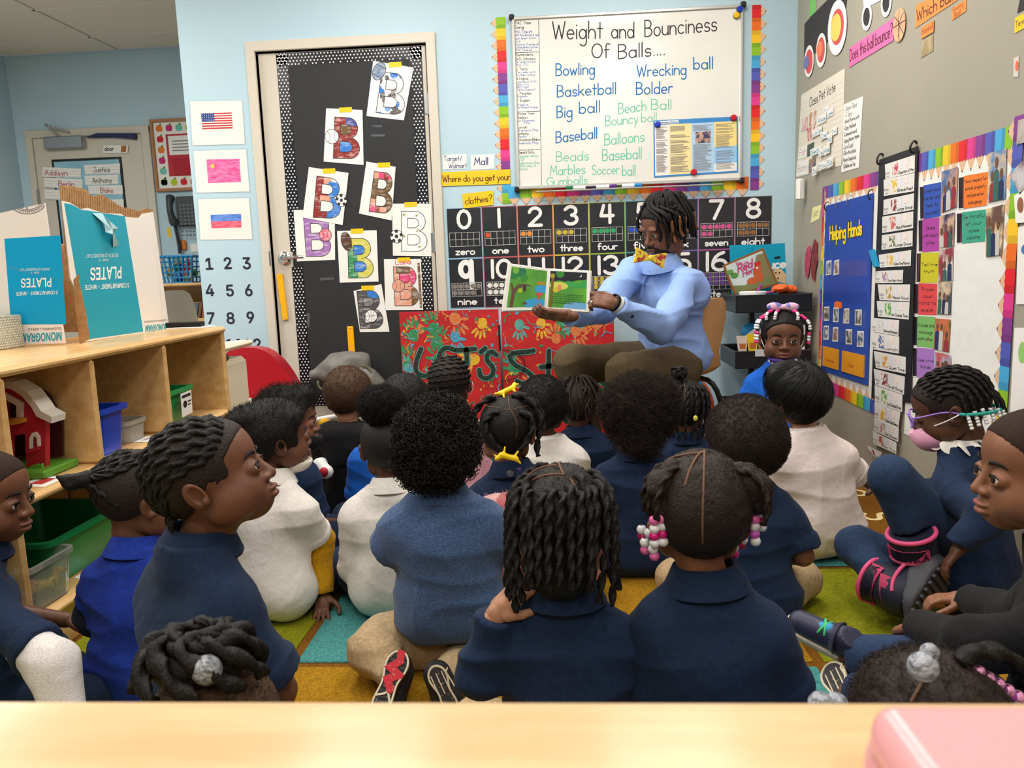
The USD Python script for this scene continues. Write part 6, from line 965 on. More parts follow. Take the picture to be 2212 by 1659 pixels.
for c_, r_, col in (((.16, .42), .09, (90, 140, 70)), ((.1, .28), .08, (100, 150, 80))): part(t, 'tree_picture', P.decal(qmap(q, ell(*c_, r_, r_)), .0008), flat(col, .4))
hen = unary_union([qmap(q, ell(.66, .6, .1, .2)), qmap(q, ell(.72, .42, .08, .1)), qmap(q, ell(.5, .72, .13, .1))]); part(t, 'hen_picture', P.decal(hen, .0009), flat((190, 92, 50), .4)); part(t, 'hen_comb', P.decal(qmap(q, Polygon([(.66, .36), (.68, .24), (.74, .3), (.8, .25), (.82, .36)])), .001), flat((200, 40, 40), .4)); part(t, 'hen_eye', P.decal(qmap(q, ell(.7, .42, .02, .028)), .0012), WHITE)
part(t, 'lettering', P.decal(unary_union([lettering(P, a, b, c_, h_, w_, ZK) for a, b, c_, h_, w_ in (('The', (360, 580), (400, 562), 22, .16), ('Little', (410, 575), (455, 560), 20, .16), ('Red', (380, 628), (480, 585), 56, .18), ('Hen', (415, 660), (495, 620), 44, .16))]), .0011), flat((190, 60, 110), .4))
pc = onY(1480 + 480 / 3.319, 400 + 770 / 3.319, 4.0); t = thing('plastic_tub', 'white lidded plastic tub on the top tier of the cart', 'tub'); tm = mat('tub_plastic', (226, 224, 222), .2, trans=.25); part(t, 'tub_body', lathe([(0, 0), (.055, 0), (.062, .055), (0, .055)], 32, V(pc[0], 3.985, .722)), tm, smooth=40); part(t, 'tub_lid', lathe([(0, .055), (.066, .055), (.067, .068), (.06, .07), (0, .07)], 32, V(pc[0], 3.985, .722)), WHITE, smooth=40)
oc = onY(1480 + 705 / 3.319, 400 + 745 / 3.319, 3.98); single('tissue_paper', smesh([('ell', oc + V(rg.uniform(-.03, .03), rg.uniform(-.03, .03), rg.uniform(-.012, .012)), V(.03, .02, .018)) for _ in range(6)], .005, k=.01, noise=(60, .01)), flat((240, 104, 48), .6), 'crumpled orange tissue paper on the cart', 'tissue paper', True)
for i, (a, b, col, lb) in enumerate((((510, 770), (550, 712), (176, 60, 170), 'purple felt pen'), ((540, 775), (635, 765), (226, 70, 150), 'pink felt pen'), ((660, 770), (760, 750), (236, 120, 60), 'orange felt pen'))):
    pa, pb = [onY(1480 + x_ / 3.319, 400 + y_ / 3.319, 3.945 + .01 * i) for x_, y_ in (a, b)]; t = thing('felt_pen', lb + ' lying on the top tier of the cart', 'pen'); part(t, 'barrel', tube([pa, pa * .4 + pb * .6], .005, 10), flat(col, .35)); part(t, 'cap', tube([pa * .42 + pb * .58, pb], .0058, 10), flat([c * .8 for c in col], .35))
for x0_, x1_, y0_, y1_, yy, col, lb in ((372, 445, 1085, 1190, 3.98, (226, 214, 200), 'cream card packet in the middle tier of the cart'), (445, 520, 1072, 1190, 3.965, (240, 204, 40), 'yellow card packet in the middle tier of the cart'), (522, 555, 1120, 1190, 3.99, (220, 200, 150), 'beige card packet beside the yellow packet on the cart')):
    P = Plane((0, yy, 0), (1, 0, 0), (0, 0, 1)); q = P.pxs([(x0_, y0_), (x1_, y0_ - 6), (x1_ - 4, y1_), (x0_ + 14, y1_)], ZK); t = thing('card_packet', lb, 'card packet'); part(t, 'packet', P.slab(q, -.02, .02), flat(col, .5)); part(t, 'print', P.decal(mrect(q, .15, .5, .85, .85), .0004), flat((200, 110, 60), .5))
single('paper_funnel', Plane((0, 4.02, 0), (1, 0, 0), (0, 0, 1)).slab(Plane((0, 4.02, 0), (1, 0, 0), (0, 0, 1)).pxs([(430, 1080), (530, 1000), (545, 1050), (530, 1110)], ZK), 0, .003), PAPER, 'rolled white paper leaning in the middle tier of the cart', 'paper'); single('blue_cloth', smesh([('ell', onY(1480 + 480 / 3.319, 400 + 1035 / 3.319, 4.06), V(.05, .03, .035)), ('ell', onY(1480 + 450 / 3.319, 400 + 1065 / 3.319, 4.06), V(.03, .03, .02))], .007, k=.03), flat((20, 110, 160), .6), 'bunched blue cloth in the middle tier of the cart', 'cloth', True)
single('tray_label', B(1.0 - .055, 3.916, .475, 1.0 + .03, 3.919, .51, c=.0005), mat('label_clear', (206, 208, 210), .2), 'clear label holder on the front of the middle cart tier', 'label holder')
for i, (x_, col) in enumerate(((1.11, (90, 150, 80)), (1.135, (60, 120, 70)), (1.16, (226, 222, 214)), (1.185, (200, 196, 186)))): t = thing('thin_book', ['light green', 'dark green', 'white', 'grey'][i] + ' thin book standing upright in the middle cart tier behind the masked girl', 'book'); part(t, 'cover', rbox((x_, 3.97, .425), (x_ + .016, 4.18, .62), .001), flat(col, .5)); part(t, 'pages', B(x_ + .003, 3.965, .43, x_ + .013, 3.972, .615, c=.0005), PAPER)
# ---- foreground: near cabinet top and pink case
t = thing('near_cabinet', 'pale maple cabinet top across the foreground', 'cabinet'); nw = mat('maple_near', (212, 180, 134), .45, var=5, col2=(198, 162, 112), stretch=(1.2, 9, 1), coat=.2)
part(t, 'top_board', rbox((-1.2, -.25, .726), (1.1, .3565, .75), .006), nw); part(t, 'back_panel', B(-1.18, .325, .0, 1.08, .345, .726), nw)
for x_ in (-1.19, 0, 1.07): part(t, 'side_panel', B(x_, -.23, 0, x_ + .02, .325, .726), nw)
t = thing('pink_case', 'pink rounded tablet case lying on the near cabinet top', 'tablet case'); pk = mat('pink_shell', (222, 158, 162), .25, spec=.5); c0 = onZ(1930, 1530, .785); M3 = manifold3d.Manifold
def shell_(z0, z1, g): return M3.batch_hull([M3.sphere(.009, 24).translate([c0[0] + x_ + (g if x_ == 0 else -g), c0[1] + y_ + (-g if y_ == 0 else g), z_]) for x_ in (0, .22) for y_ in (0, -.26) for z_ in (z0, z1)] + [M3.cylinder(z1 - z0, .02, .02, 40).translate([c0[0] + .008 + g, c0[1] - .008 - g, z0])])
part(t, 'lower_shell', shell_(.7595, .765, 0), pk, smooth=35); part(t, 'upper_shell', shell_(.77, .776, .0015), pk, smooth=35)
# ================================================================ people
SK = {k: mat('skin_' + k, c, .48, var=30, col2=tuple(int(x * .9) for x in c), spec=.35, bump=(400, .0003)) for k, c in {'deep': (92, 58, 42), 'dark': (112, 72, 52), 'mid': (138, 92, 66), 'light': (184, 132, 100), 'man': (122, 80, 60)}.items()}
LIP = {k: flat(c, .4) for k, c in {'deep': (96, 54, 48), 'dark': (122, 72, 64), 'mid': (148, 88, 76), 'light': (186, 116, 104), 'man': (112, 68, 64)}.items()}
EYEW, IRIS = mat('eye_white', (226, 222, 214), .15, spec=.6), mat('iris', (34, 22, 16), .08, spec=.8)
HB = mat('hair_black', (24, 21, 20), .58, spec=.22, bump=(220, .002)); HBR = mat('hair_brown', (78, 56, 40), .6, spec=.22, bump=(220, .002)); HD = mat('hair_dark_brown', (40, 31, 27), .6, spec=.22, bump=(220, .002)); HS = mat('hair_straight', (16, 15, 15), .4, spec=.3)
def cloth(k, c, sc=34, d=.003, v=.88): return mat('cloth_' + k, c, .82, var=140, col2=tuple(int(x * v) for x in c), bump=(sc, d), spec=.15, sheen=.04)
NAVY, WHT, ROYAL, SKYB, BLKC = cloth('navy', (27, 44, 74)), cloth('white', (232, 228, 222), v=.97), cloth('royal', (28, 56, 158)), cloth('bright_blue', (26, 100, 206)), cloth('black', (26, 26, 28))
HEATH = mat('cloth_heather', (74, 100, 140), .85, var=330, col2=(48, 70, 108), bump=(400, .0006), spec=.2, sheen=.15, stretch=(.6, .6, 1.3), detail=5, ramp=(.36, .64)); MUST, PINKC, KHAKI, NAVYP = cloth('mustard', (206, 150, 20)), cloth('pink', (226, 168, 186)), cloth('khaki', (190, 164, 126)), cloth('navy_trousers', (28, 42, 68)); INDIGO = cloth('indigo', (38, 58, 90))
def head_prims(ad=0):
    """head of a child (ad = 0) or a man (ad = 1), origin in the middle of the skull, face along +y"""
    e = 'ell'; sub = lambda **k: dict(op='sub', **k); P = []; n = .004 * ad
    P += [(e, V(0, -.008, .012), V(.073, .09, .08)), (e, V(0, .04, .02), V(.058, .046, .052)), (e, V(0, .03, -.038), V(.056, .053, .062 + .008 * ad))]
    for s in (-1, 1): P += [(e, V(s * .034, .047, -.052), V(.0275 - n, .031, .031)), (e, V(s * .046, .018, -.062), V(.02, .034, .028 + n))]
    P += [(e, V(0, .053, -.084 - n), V(.025 + n, .025, .02)), (e, V(0, .071, -.068), V(.027, .0155, .02), dict(k=.012))]
    for s in (-1, 1): P += [(e, V(s * .0305, .096, -.018), V(.017, .0115, .0115), sub(k=.014)), (e, V(s * .0305, .0735, -.0195), V(.0172, .016, .015), dict(k=.004)), (e, V(s * .0305, .0905, -.019), V(.0142, .012, .0068 - n * .2), sub(k=.0016))] + ([(e, V(s * .03, .085, .003), V(.021, .009, .007), dict(k=.008))] if ad else [])
    P += [('cap', V(0, .083, -.014), V(0, .094 + n, -.042 - n * .5), .0055, .0098 + n * .3, dict(k=.008))]
    for s in (-1, 1): P += [(e, V(s * .0115, .0865, -.045 - n * .5), V(.0092, .009, .0072), dict(k=.006)), (e, V(s * .0062, .094 + n * .7, -.0525 - n * .5), V(.0034, .0034, .0026), sub(k=.002))]
    P += [(e, V(0, .0865, -.0655 - n * .4), V(.0195, .009, .006), dict(k=.004)), (e, V(0, .0845, -.0765 - n * .4), V(.017, .0095, .0068), dict(k=.004)), (e, V(0, .0965, -.071 - n * .4), V(.0185, .008, .0011), sub(k=.0014))]
    for s in (-1, 1):
        R = Rot.from_euler('yxz', [s * 14, 10, s * -18], degrees=True).as_matrix(); c = V(s * .076, -.012, -.022)
        P += [(e, c, V(.0085, .0175, .027), R, dict(k=.006)), (e, c + V(s * .0075, .004, .002), V(.0062, .010, .017), R, sub(k=.003)), (e, c + V(s * .004, .011, -.012), V(.005, .006, .007), dict(k=.003))]
    P += [('cap', V(0, -.016, -.04), V(0, -.022, -.085), .038, .036, dict(k=.02))]
    return P
_hc = {}
def head_mesh(hi):
    if hi not in _hc: _hc[hi] = smesh(head_prims(hi == 2), .0021 if hi else .0042, k=.018)
    return _hc[hi]
SKC, SKR = V(0, -.008, .012), V(.073, .09, .08)
def sk(az, el, off=0.):
    """point of the scalp: az degrees from the forehead (positive to the right ear), el degrees up"""
    a, b = np.radians(az), np.radians(el); d = np.stack([np.sin(a) * np.cos(b), np.cos(a) * np.cos(b), np.sin(b) + 0 * a], -1)
    t1 = 1 / np.linalg.norm(d / (SKR + off), axis=-1, keepdims=True); r2 = V(.058, .046, .052) + off; o = (SKC - V(0, .04, .02)) / r2; e_ = d / r2; A = (e_ * e_).sum(-1, keepdims=True); B_ = (e_ * o).sum(-1, keepdims=True); q = B_ * B_ - A * (o @ o - 1); t2 = np.where(q > 0, (-B_ + np.sqrt(np.maximum(q, 0))) / A, 0)
    return SKC + d * np.maximum(t1, t2)
HN = V(0, -.645, .765)
class Head:
    def __init__(s, c, yaw, pitch=0, roll=0, sc=1., sx=(1, 1, 1)):
        """yaw degrees: 0 looks away along +y, positive turns left; pitch positive looks up; roll positive tips to the right"""
        s.c, s.R, s.s, s.sx = np.asarray(c, float), Rot.from_euler('ZXY', [yaw, pitch, roll], degrees=True).as_matrix(), sc, V(*sx)
    def __call__(s, p): return s.c + (np.asarray(p) * s.sx * s.s) @ s.R.T
    def mesh(s, m): return trimesh.Trimesh(s(m.vertices), m.faces, process=False)
def hand_prims(side, curl, sc=1., spread=1., thumb=.5):
    """hand in its own frame: wrist at 0, fingers along +y, back of the hand +z, thumb towards x = side; curl per finger, radians per joint"""
    P = [('box', V(0, .036, 0), V(.026, .034, .0095), dict(round=.009)), ('cap', V(0, -.02, 0), V(0, .02, 0), .0165, .019, dict(k=.01))]; curl = np.broadcast_to(curl, 4); S = V(side, 1, 1)
    for i, (x, L, r) in enumerate(((.0195, .040, .0074), (.0065, .045, .0076), (-.0065, .042, .0073), (-.019, .034, .0066))):
        p = V(x, .064, .0005); an = 0.; sp = (x / .03) * .22 * spread
        for k, f in enumerate((.45, .31, .24)):
            an += curl[i] * (1.0 if k else .7); d = V(math.sin(sp) * math.cos(an), math.cos(an) * math.cos(sp), -math.sin(an)); q = p + d * L * f * 1.12; P.append(('cap', p * S, q * S, r * (1 - .1 * k), r * (.92 - .1 * k), dict(k=.003))); p = q
    a, b, c = V(.021, .012, -.002), V(.036 + .006 * thumb, .036, -.007 - .004 * (1 - thumb)), V(.040 + .012 * thumb, .056, -.013 - .008 * (1 - thumb)); d = c + V(.001, .019, -.005)
    P += [('cap', a * S, b * S, .0115, .009, dict(k=.008)), ('cap', b * S, c * S, .009, .008, dict(k=.003)), ('cap', c * S, d * S, .0078, .0066, dict(k=.003))]
    return [((p[0], p[1] * sc, p[2] * sc, p[3] * sc, p[4] * sc) if p[0] == 'cap' else (p[0], p[1] * sc, p[2] * sc)) + ({**p[-1], 'k': p[-1].get('k', .006) * sc, **({'round': .009 * sc} if p[0] == 'box' else {})},) for p in P]
def hand_mesh(wrist, fdir, back, side, curl, sc=1., spread=1., thumb=.5, res=.0026):
    y = fdir / np.linalg.norm(fdir); z = back - y * (back @ y); z /= np.linalg.norm(z); x = np.cross(y, z); m = smesh(hand_prims(side, curl, sc, spread, thumb), res * sc, k=.005 * sc)
    return trimesh.Trimesh(m.vertices @ np.stack([x, y, z]) + wrist, m.faces, process=False)
U3 = V(0, 0, 1)
def tdir(yaw): a = math.radians(yaw); return V(-math.sin(a), math.cos(a), 0), V(math.cos(a), math.sin(a), 0)
def collar(parent, N, ax, m, r=.042, sc=1., h=.034, front=None):
    pr = [(r, -.012), (r, h * .8), (r + .004, h), (r + .01, h * .96), (r + .03, -.006), (r + .0285, -.012), (r + .008, h * .5)]
    c = lathe([(a * sc, b * sc) for a, b in pr], 44, N, ax); v = c.vertices - N; part(parent, 'collar', trimesh.Trimesh(N + v, c.faces, process=False), m, True)
def braid(path, r, turns=None, sides=10, taper=(1, .75)):
    """two-strand rope twist along a path"""
    p = np.asarray(path); L = np.linalg.norm(np.diff(p, axis=0), axis=1).sum(); turns = turns or L / (r * 3.4); n = max(int(turns * 9), len(p)); p = spline(p, n); t = np.linspace(0, 1, n); a = np.arange(sides) * 2 * PI / sides; rr = 1 + .42 * np.cos(2 * a)
    sec = np.stack([np.cos(a) * rr, np.sin(a) * rr], 1) * .74; rad = r * np.interp(t, [0, 1], taper) * (1 + .06 * np.sin(t * turns * 4 * PI)); return tube(p, rad, section=sec, twist=t * turns * PI * 1.0)
def hair_curls(parent, H, shell, n, length, coil, width, m, seed=0, name='curls', up=0., turns=2.2, pts=9, mask=None):
    rs = np.random.default_rng(seed); tri = shell.triangles; ar = np.linalg.norm(np.cross(tri[:, 1] - tri[:, 0], tri[:, 2] - tri[:, 0]), axis=1); nrm = np.cross(tri[:, 1] - tri[:, 0], tri[:, 2] - tri[:, 0]); nrm /= np.linalg.norm(nrm, axis=1, keepdims=True) + 1e-9
    ok = tri.mean(1)[:, :] @ HN > -.02 if mask is None else mask(tri.mean(1)); ar = ar * ok; k = rs.choice(len(tri), n, p=ar / ar.sum()); u = rs.random((n, 2)); u = np.where(u.sum(1, keepdims=True) > 1, 1 - u, u); o = tri[k, 0] + u[:, :1] * (tri[k, 1] - tri[k, 0]) + u[:, 1:] * (tri[k, 2] - tri[k, 0]); d = nrm[k] + rs.normal(0, .38, (n, 3)) + V(0, 0, up); d /= np.linalg.norm(d, axis=1, keepdims=True)
    a = np.cross(d, rs.normal(0, 1, (n, 3))); a /= np.linalg.norm(a, axis=1, keepdims=True); b = np.cross(d, a); t = np.linspace(0, 1, pts); L = length * rs.uniform(.6, 1.25, n); ph = rs.uniform(0, 6.28, n); tw = turns * rs.uniform(.6, 1.3, n)
    an = ph[:, None] + t * tw[:, None] * 2 * PI; C = o[:, None] - d[:, None] * .004 + d[:, None] * (t * L[:, None])[..., None] + coil * np.minimum(t * 3, 1)[None, :, None] * (np.cos(an)[..., None] * a[:, None] + np.sin(an)[..., None] * b[:, None])
    curves(parent, name, [H(c) for c in C], width, m, .6, kind='stuff')
def cap_shell(off=.008, extra=(), noise=None, h=.0045, line=0., k=.02, low=0.):
    """hair shell in head coordinates: scalp grown by off, cut along the hairline"""
    P = [('ell', SKC + V(0, -.002, 0), SKR + off), ('ell', V(0, .04, .02), V(.058, .046, .052) + off)] + list(extra)
    def keep(G): return np.minimum(-(G - V(0, .085, .053 + line)) @ HN, np.maximum(np.maximum(G[..., 1] - .042, -.036 - G[..., 2]), np.abs(G[..., 0]) * 0))
    return smesh([p if isinstance(p[-1], dict) and 'nocut' in p[-1] else ((*p[:-1], {**p[-1], 'keep': keep}) if isinstance(p[-1], dict) else (*p, dict(keep=keep))) for p in P], h, k=k, noise=noise)
def parting(parent, H, path, m, off, r=.0028):
    pts = spline([sk(a, e, off) for a, e in path], 22); part(parent, 'parting', H.mesh(tube(pts, r * .5, 6)), flat((104, 74, 56), .6), True)
def bead(parent, p, r, col, ax=U3): part(parent, 'hair_bead', xf(lathe([(r * .3, -r * .8), (r * .75, -r * .72), (r, -r * .2), (r, r * .2), (r * .75, r * .72), (r * .3, r * .8)], 16, (0, 0, 0), ax), None, p), flat(col, .18, .6), True)
def eyes(parent, H, look=(0, 0), closed=False):
    for s in (-1, 1):
        c = V(s * .0305, .0735, -.0195); e = part(parent, 'eye', H.mesh(ball(c, .0143, 3)), EYEW, True); d = V(look[0], 1, look[1]); d = d / np.linalg.norm(d)
        m = ball((0, 0, 0), .01455, 4); f = m.faces[(m.vertices[m.faces].mean(1) @ d) > .01455 * .82]; part(e, 'iris', H.mesh(trimesh.Trimesh(m.vertices + c, f, process=False)), IRIS, True)
def brows(parent, H, m, th=.0016, lift=0.):
    for s in (-1, 1):
        pts = spline([V(s * x, y, z + lift) for x, y, z in ((.015, .0865, .0005), (.026, .0868, .0055), (.038, .0808, .005), (.047, .0728, -.001))], 12); part(parent, 'eyebrow', H.mesh(tube(pts, [th * k for k in (.7, 1, 1.2, 1.2, 1.2, 1.1, 1.1, 1, .9, .8, .6, .4)], 8, section=[(math.cos(a) * 1.0, math.sin(a) * 1.5) for a in np.arange(8) * PI / 4])), m, True)
        lid = spline([V(s * x, y, z) for x, y, z in ((.0165, .0838, -.0195), (.022, .0878, -.0137), (.0305, .0893, -.0118), (.038, .0868, -.0136), (.0445, .0795, -.0195))], 14); part(parent, 'eyelash', H.mesh(tube(lid, .0011, 5)), HB, True)
def lips(parent, H, m, dz=0.): part(parent, 'lips', H.mesh(smesh([('ell', V(0, .0871, -.0653 - dz), V(.0183, .009, .0055)), ('ell', V(0, .0851, -.0765 - dz), V(.0163, .0095, .0065)), ('ell', V(0, .0975, -.071 - dz), V(.0185, .008, .0011), dict(op='sub', k=.001))], .0016, k=.002)), m, True)
def torso(P, N, F, Rr, sw, gr, wid=1., kk=1.):
    up = N - P; L = np.linalg.norm(up); up = up / L; fw = F - up * (F @ up); fw /= np.linalg.norm(fw); B_ = np.stack([Rr, fw, up], 1); q = lambda x, y, z: P + Rr * x + fw * y + up * z * L
    E = lambda z, rx, ry, rz, y=0.: ('ell', q(0, y, z), V(rx * wid + gr, ry + gr, rz * L), B_)
    sh = .045 * kk / L
    pr_ = [('cap', q(-.048 * wid, 0, .02), q(.048 * wid, 0, .02), .074 + gr, .074 + gr), E(.28, .09, .075, .32), E(.6, .096, .073, .3, -.004), ('cap', q(-sw * .8, -.004, .86 - sh), q(sw * .8, -.004, .86 - sh), .04 + gr, .04 + gr)] + [('cap', q(x * sw * .85, -.004, .9 - sh), q(x * .012, -.004, 1.0), .03 + gr, .034 + gr * .5) for x in (-1, 1)] + [('cap', q(0, 0, .9), q(0, 0, 1.0), .045 + gr * .5, .04 + gr * .3)]
    return pr_, q, up, fw
def person(label, head, d, yaw, hy=None, hp=0., hr=0., pel=(0, -.05), pz=.085, sw=.1, sc=1., skin='dark', shirt=NAVY, sleeve='short', col=True, arms=None, legs=True, trousers=NAVYP, hi=False, hair=None, look=(0, 0), wid=1., face=True, wr=(9, .012), res=.005, collar_m=None, hem=None, neck=.118, knees=None, low=.014, shoes=True):
    """seated child: head = photo point of the head's centre, d its distance into the room; pel = pelvis relative to the head in the body's own (right, forward) axes"""
    F, Rr = tdir(yaw); Hc = onY(*head, d); H = Head(Hc, yaw if hy is None else hy, hp, hr, sc); t = thing('person', label, 'person', (Hc[0], Hc[1], 0), 0)
    P = Hc * V(1, 1, 0) + Rr * pel[0] + F * pel[1] + U3 * pz; ud = (Hc - P) / np.linalg.norm(Hc - P); N = Hc - ud * neck * sc + F * -.012; pr, q, up, fw = torso(P, N, F, Rr, sw, 0, wid)
    J = {}
    for s in (-1, 1):
        a = (arms or {}).get(s, {}); S = q(s * sw, 0, .86 - .05 / np.linalg.norm(N - P)); J[s] = [S, a['E'] if 'E' in a else P + Rr * a['e'][0] + F * a['e'][1] + U3 * a['e'][2] if 'e' in a else S + Rr * s * .022 + F * .02 - U3 * .145, None]
        J[s][2] = a['W'] if 'W' in a else P + Rr * a['w'][0] + F * a['w'][1] + U3 * a['w'][2] if 'w' in a else J[s][1] - Rr * s * .07 + F * .13 - U3 * .045
    bp = [p if p[0] == 'ell' else (*p[:3], p[3] - .012, p[4] - .012) for p in torso(P, N, F, Rr, sw, -.006, wid)[0]] + [('cap', N - up * .03, H(V(0, -.022, -.06)), .037 * sc, .035 * sc)]
    for s in (-1, 1): S, E, W = J[s]; bp += [('cap', S, E, .033, .026, dict(k=.012)), ('cap', E, W, .0255, .018, dict(k=.012))]
    lg = {}
    if legs:
        for s in (-1, 1):
            K = knees[s][0] if knees else (s * .17, .16, .075); A = knees[s][1] if knees else (-s * .06, .2, .05); hp_ = P + Rr * s * .055 - U3 * .005
            lg[s] = (hp_, *[k_ if isinstance(k_, np.ndarray) else P * V(1, 1, 0) + Rr * k_[0] + F * k_[1] + U3 * k_[2] for k_ in (K, A)]); bp += [('cap', lg[s][0], lg[s][1], .048, .036), ('cap', lg[s][1], lg[s][2], .034, .022)]
    ms = [smesh(bp, .0075, k=.02), H.mesh(head_mesh(hi))]
    for s in (-1, 1):
        a = (arms or {}).get(s, {}); E, W = J[s][1:]; fd = a['F'] if 'F' in a else a['f'][0] * Rr + a['f'][1] * F + a['f'][2] * U3 if 'f' in a else (W - E); bk = a['B'] if 'B' in a else a['b'][0] * Rr + a['b'][1] * F + a['b'][2] * U3 if 'b' in a else U3 + F * .3
        ms.append(hand_mesh(W, fd, bk, a.get('side', -s), a.get('curl', .35), .8 * sc, a.get('spread', .7), a.get('thumb', .5), .003 if a.get('fine') else .0045))
    part(t, 'body', cat(ms), SK[skin], True)
    # shirt: torso and sleeves; hem trousers shoes
    g = .011; sp = torso(P, N, F, Rr, sw, g, wid)[0]; sp = sp[:-1] + [('cap', q(0, -.004, .9), q(0, -.006, 1.015), .048 + g * .5, .041)]
    for s in (-1, 1):
        S, E, W = J[s]; ed = (E - S) / np.linalg.norm(E - S); sv = sleeve if isinstance(sleeve, str) else sleeve[s]
        if sv == 'short': e = S + (E - S) * .78; sp += [('cap', S, E, .041, .047, dict(k=.03, cut=[(e, ed)])), ('cap', e - ed * .022, E, .0485, .0485, dict(k=.004, cut=[(e, ed), (e - ed * .02, -ed)]))]
        else: wd = (W - E) / np.linalg.norm(W - E); w = E + (W - E) * .93; sp += [('cap', S, E, .043, .041, dict(k=.03)), ('cap', E, W, .041, .030, dict(k=.012, cut=[(w, wd)])), ('cap', w - wd * .028, W, .0275, .027, dict(k=.004, cut=[(w, wd)]))]
    part(t, 'shirt', smesh(sp, res, k=.035, wrinkle=(V(wr[0], wr[0], wr[0] * 1.3), wr[1], Hc * 7), cuts=[(V(0, 0, low), -U3)] + ([(N + up * .012, up)] if True else [])), shirt, True)
    if col: collar(t, N + up * -.004 + F * .002, up + F * .06, collar_m or shirt)
    else: part(t, 'neckband', lathe([(.041, -.008), (.0405, .008), (.044, .014), (.049, .008), (.05, -.01)], 40, N + up * .004, up), collar_m or shirt, True)
    if legs:
        tp = [('cap', q(-.04, 0, .02), q(.04, 0, .02), .066, .066)]
        for s in (-1, 1): h_, K, A = lg[s]; ad = (A - K) / np.linalg.norm(A - K); tp += [('cap', h_, K, .06, .053), ('cap', K, A, .05, .038, dict(k=.02, cut=[(A - ad * .01, ad)]))]
        part(t, 'trousers', smesh(tp, .007, k=.025, wrinkle=(V(12, 12, 12), .006, Hc * 3), cuts=[(V(0, 0, .013), -U3)]), trousers, True)
        for s in (-1, 1):
            h_, K, A = lg[s]; fd = knees[s][2] if knees and len(knees[s]) > 2 else (-s * .7, .5, 0); fd = fd if isinstance(fd, np.ndarray) else Rr * fd[0] + F * fd[1] + U3 * fd[2]
            if shoes: shoe(t, A, fd, knees[s][3] if knees and len(knees[s]) > 3 else (s * .5, .3, .8), Rr, F)
    if face: eyes(t, H, look); brows(t, H, HB if skin != 'light' else HD); lips(t, H, LIP[skin])
    if hair: hair(t, H)
    return t, H, dict(P=P, N=N, q=q, up=up, F=F, R=Rr, J=J, lg=lg)
def shoe(t, A, fd, upv, Rr, F, m=None, sole=None, sc=1.):
    m = m or mat('shoe_grey', (70, 70, 76), .5); sole = sole or mat('shoe_sole', (214, 206, 190), .5); y = fd / np.linalg.norm(fd); u = upv[0] * Rr + upv[1] * F + upv[2] * U3; z = u - y * (u @ y); z /= np.linalg.norm(z); x = np.cross(y, z); T = lambda mm: trimesh.Trimesh(mm.vertices * sc @ np.stack([x, y, z]) + A, mm.faces, process=False)
    up_ = smesh([('cap', V(0, -.03, -.02), V(0, .08, -.032), .028, .026), ('cap', V(0, -.028, -.02), V(0, -.02, .018), .027, .029), ('cap', V(0, .0, .0), V(0, .07, -.028), .026, .022)], .005, k=.02, cuts=[(V(0, 0, -.046), -U3), (V(0, 0, .03), U3)])
    so = smesh([('cap', V(0, -.03, -.05), V(0, .085, -.05), .031, .034)], .005, cuts=[(V(0, 0, -.058), -U3), (V(0, 0, -.042), U3)])
    a = part(t, 'shoe', T(up_), m, True); part(a, 'sole', T(so), sole, 40)
# ---------------------------------------------------------------- hair styles (in head coordinates, put on with H)
def h_afro(r=.028, m=HB, n=2600, ln=.012, coil=.0028, wd=.0009, extra=(), noise=(26, .006), seed=1, line=0., up=0., turns=2.2):
    def f(t, H):
        sh = cap_shell(r, extra, noise, .0055, line); part(t, 'hair', H.mesh(sh), m, True); hair_curls(t, H, sh, n, ln, coil, wd, m, seed, up=up, turns=turns)
    return f
def h_rows(paths, r=.0065, m=HB, base=None, skin=None, off=.0015, extra=None, ends=None):
    """cornrows: each path a list of (az, el) on the scalp; ends: paths continued by hanging points in head coordinates"""
    def f(t, H):
        if base: part(t, 'scalp_hair', H.mesh(cap_shell(.0022)), base, True)
        for p in paths: part(t, 'braid', H.mesh(braid([sk(a, e, off) for a, e in p], r)), m, True)
        if extra: extra(t, H)
    return f
def strands(H, roots, flow, n_pts, length, rs, lift=.004, curl=0.):
    out = []
    for o in roots:
        d = flow(o); nn = (o - SKC) / SKR; nn /= np.linalg.norm(nn); p = [o]; L = length * rs.uniform(.7, 1.2)
        for k in range(n_pts - 1):
            d = d - nn * (d @ nn) * .8; d /= np.linalg.norm(d) + 1e-9; q = p[-1] + d * L / (n_pts - 1) + rs.normal(0, curl, 3); nn = (q - SKC) / SKR; nn /= np.linalg.norm(nn); p.append(q)
        out.append(H(np.array(p) + np.linspace(0, 1, n_pts)[:, None] * nn * lift))
    return out
# ================================================================ the children, from the back of the group to the front
def rope(t, H, pts, r, m=HB, taper=(1, .75), turns=None): part(t, 'braid', H.mesh(braid(pts, r, turns, taper=taper)), m, True)
# -- boy with short brown curls, black hooded top
t, H, b = person('boy with short light brown curls and a black hooded top before the door', (752, 850), 2.9, 0, hy=-6, hp=-4, pel=(.0, -.03), sw=.1, skin='light', shirt=BLKC, sleeve='long', col=False, hair=h_afro(.014, HBR, 3800, .007, .0022, .0009, noise=(60, .003), seed=3, line=-.006), trousers=NAVYP, wr=(7, .012))
part(t, 'hood', smesh([('cap', b['q'](-.075, -.05, .9), b['q'](.075, -.05, .9), .04, .04), ('ell', b['q'](0, -.075, .74), V(.085, .035, .075)), ('cap', b['q'](-.07, .0, .96), b['q'](-.04, .05, .93), .022, .02), ('cap', b['q'](.07, .0, .96), b['q'](.04, .05, .93), .022, .02)], .006, k=.04, wrinkle=(V(12, 12, 12), .01, V(1, 2, 3))), BLKC, True)
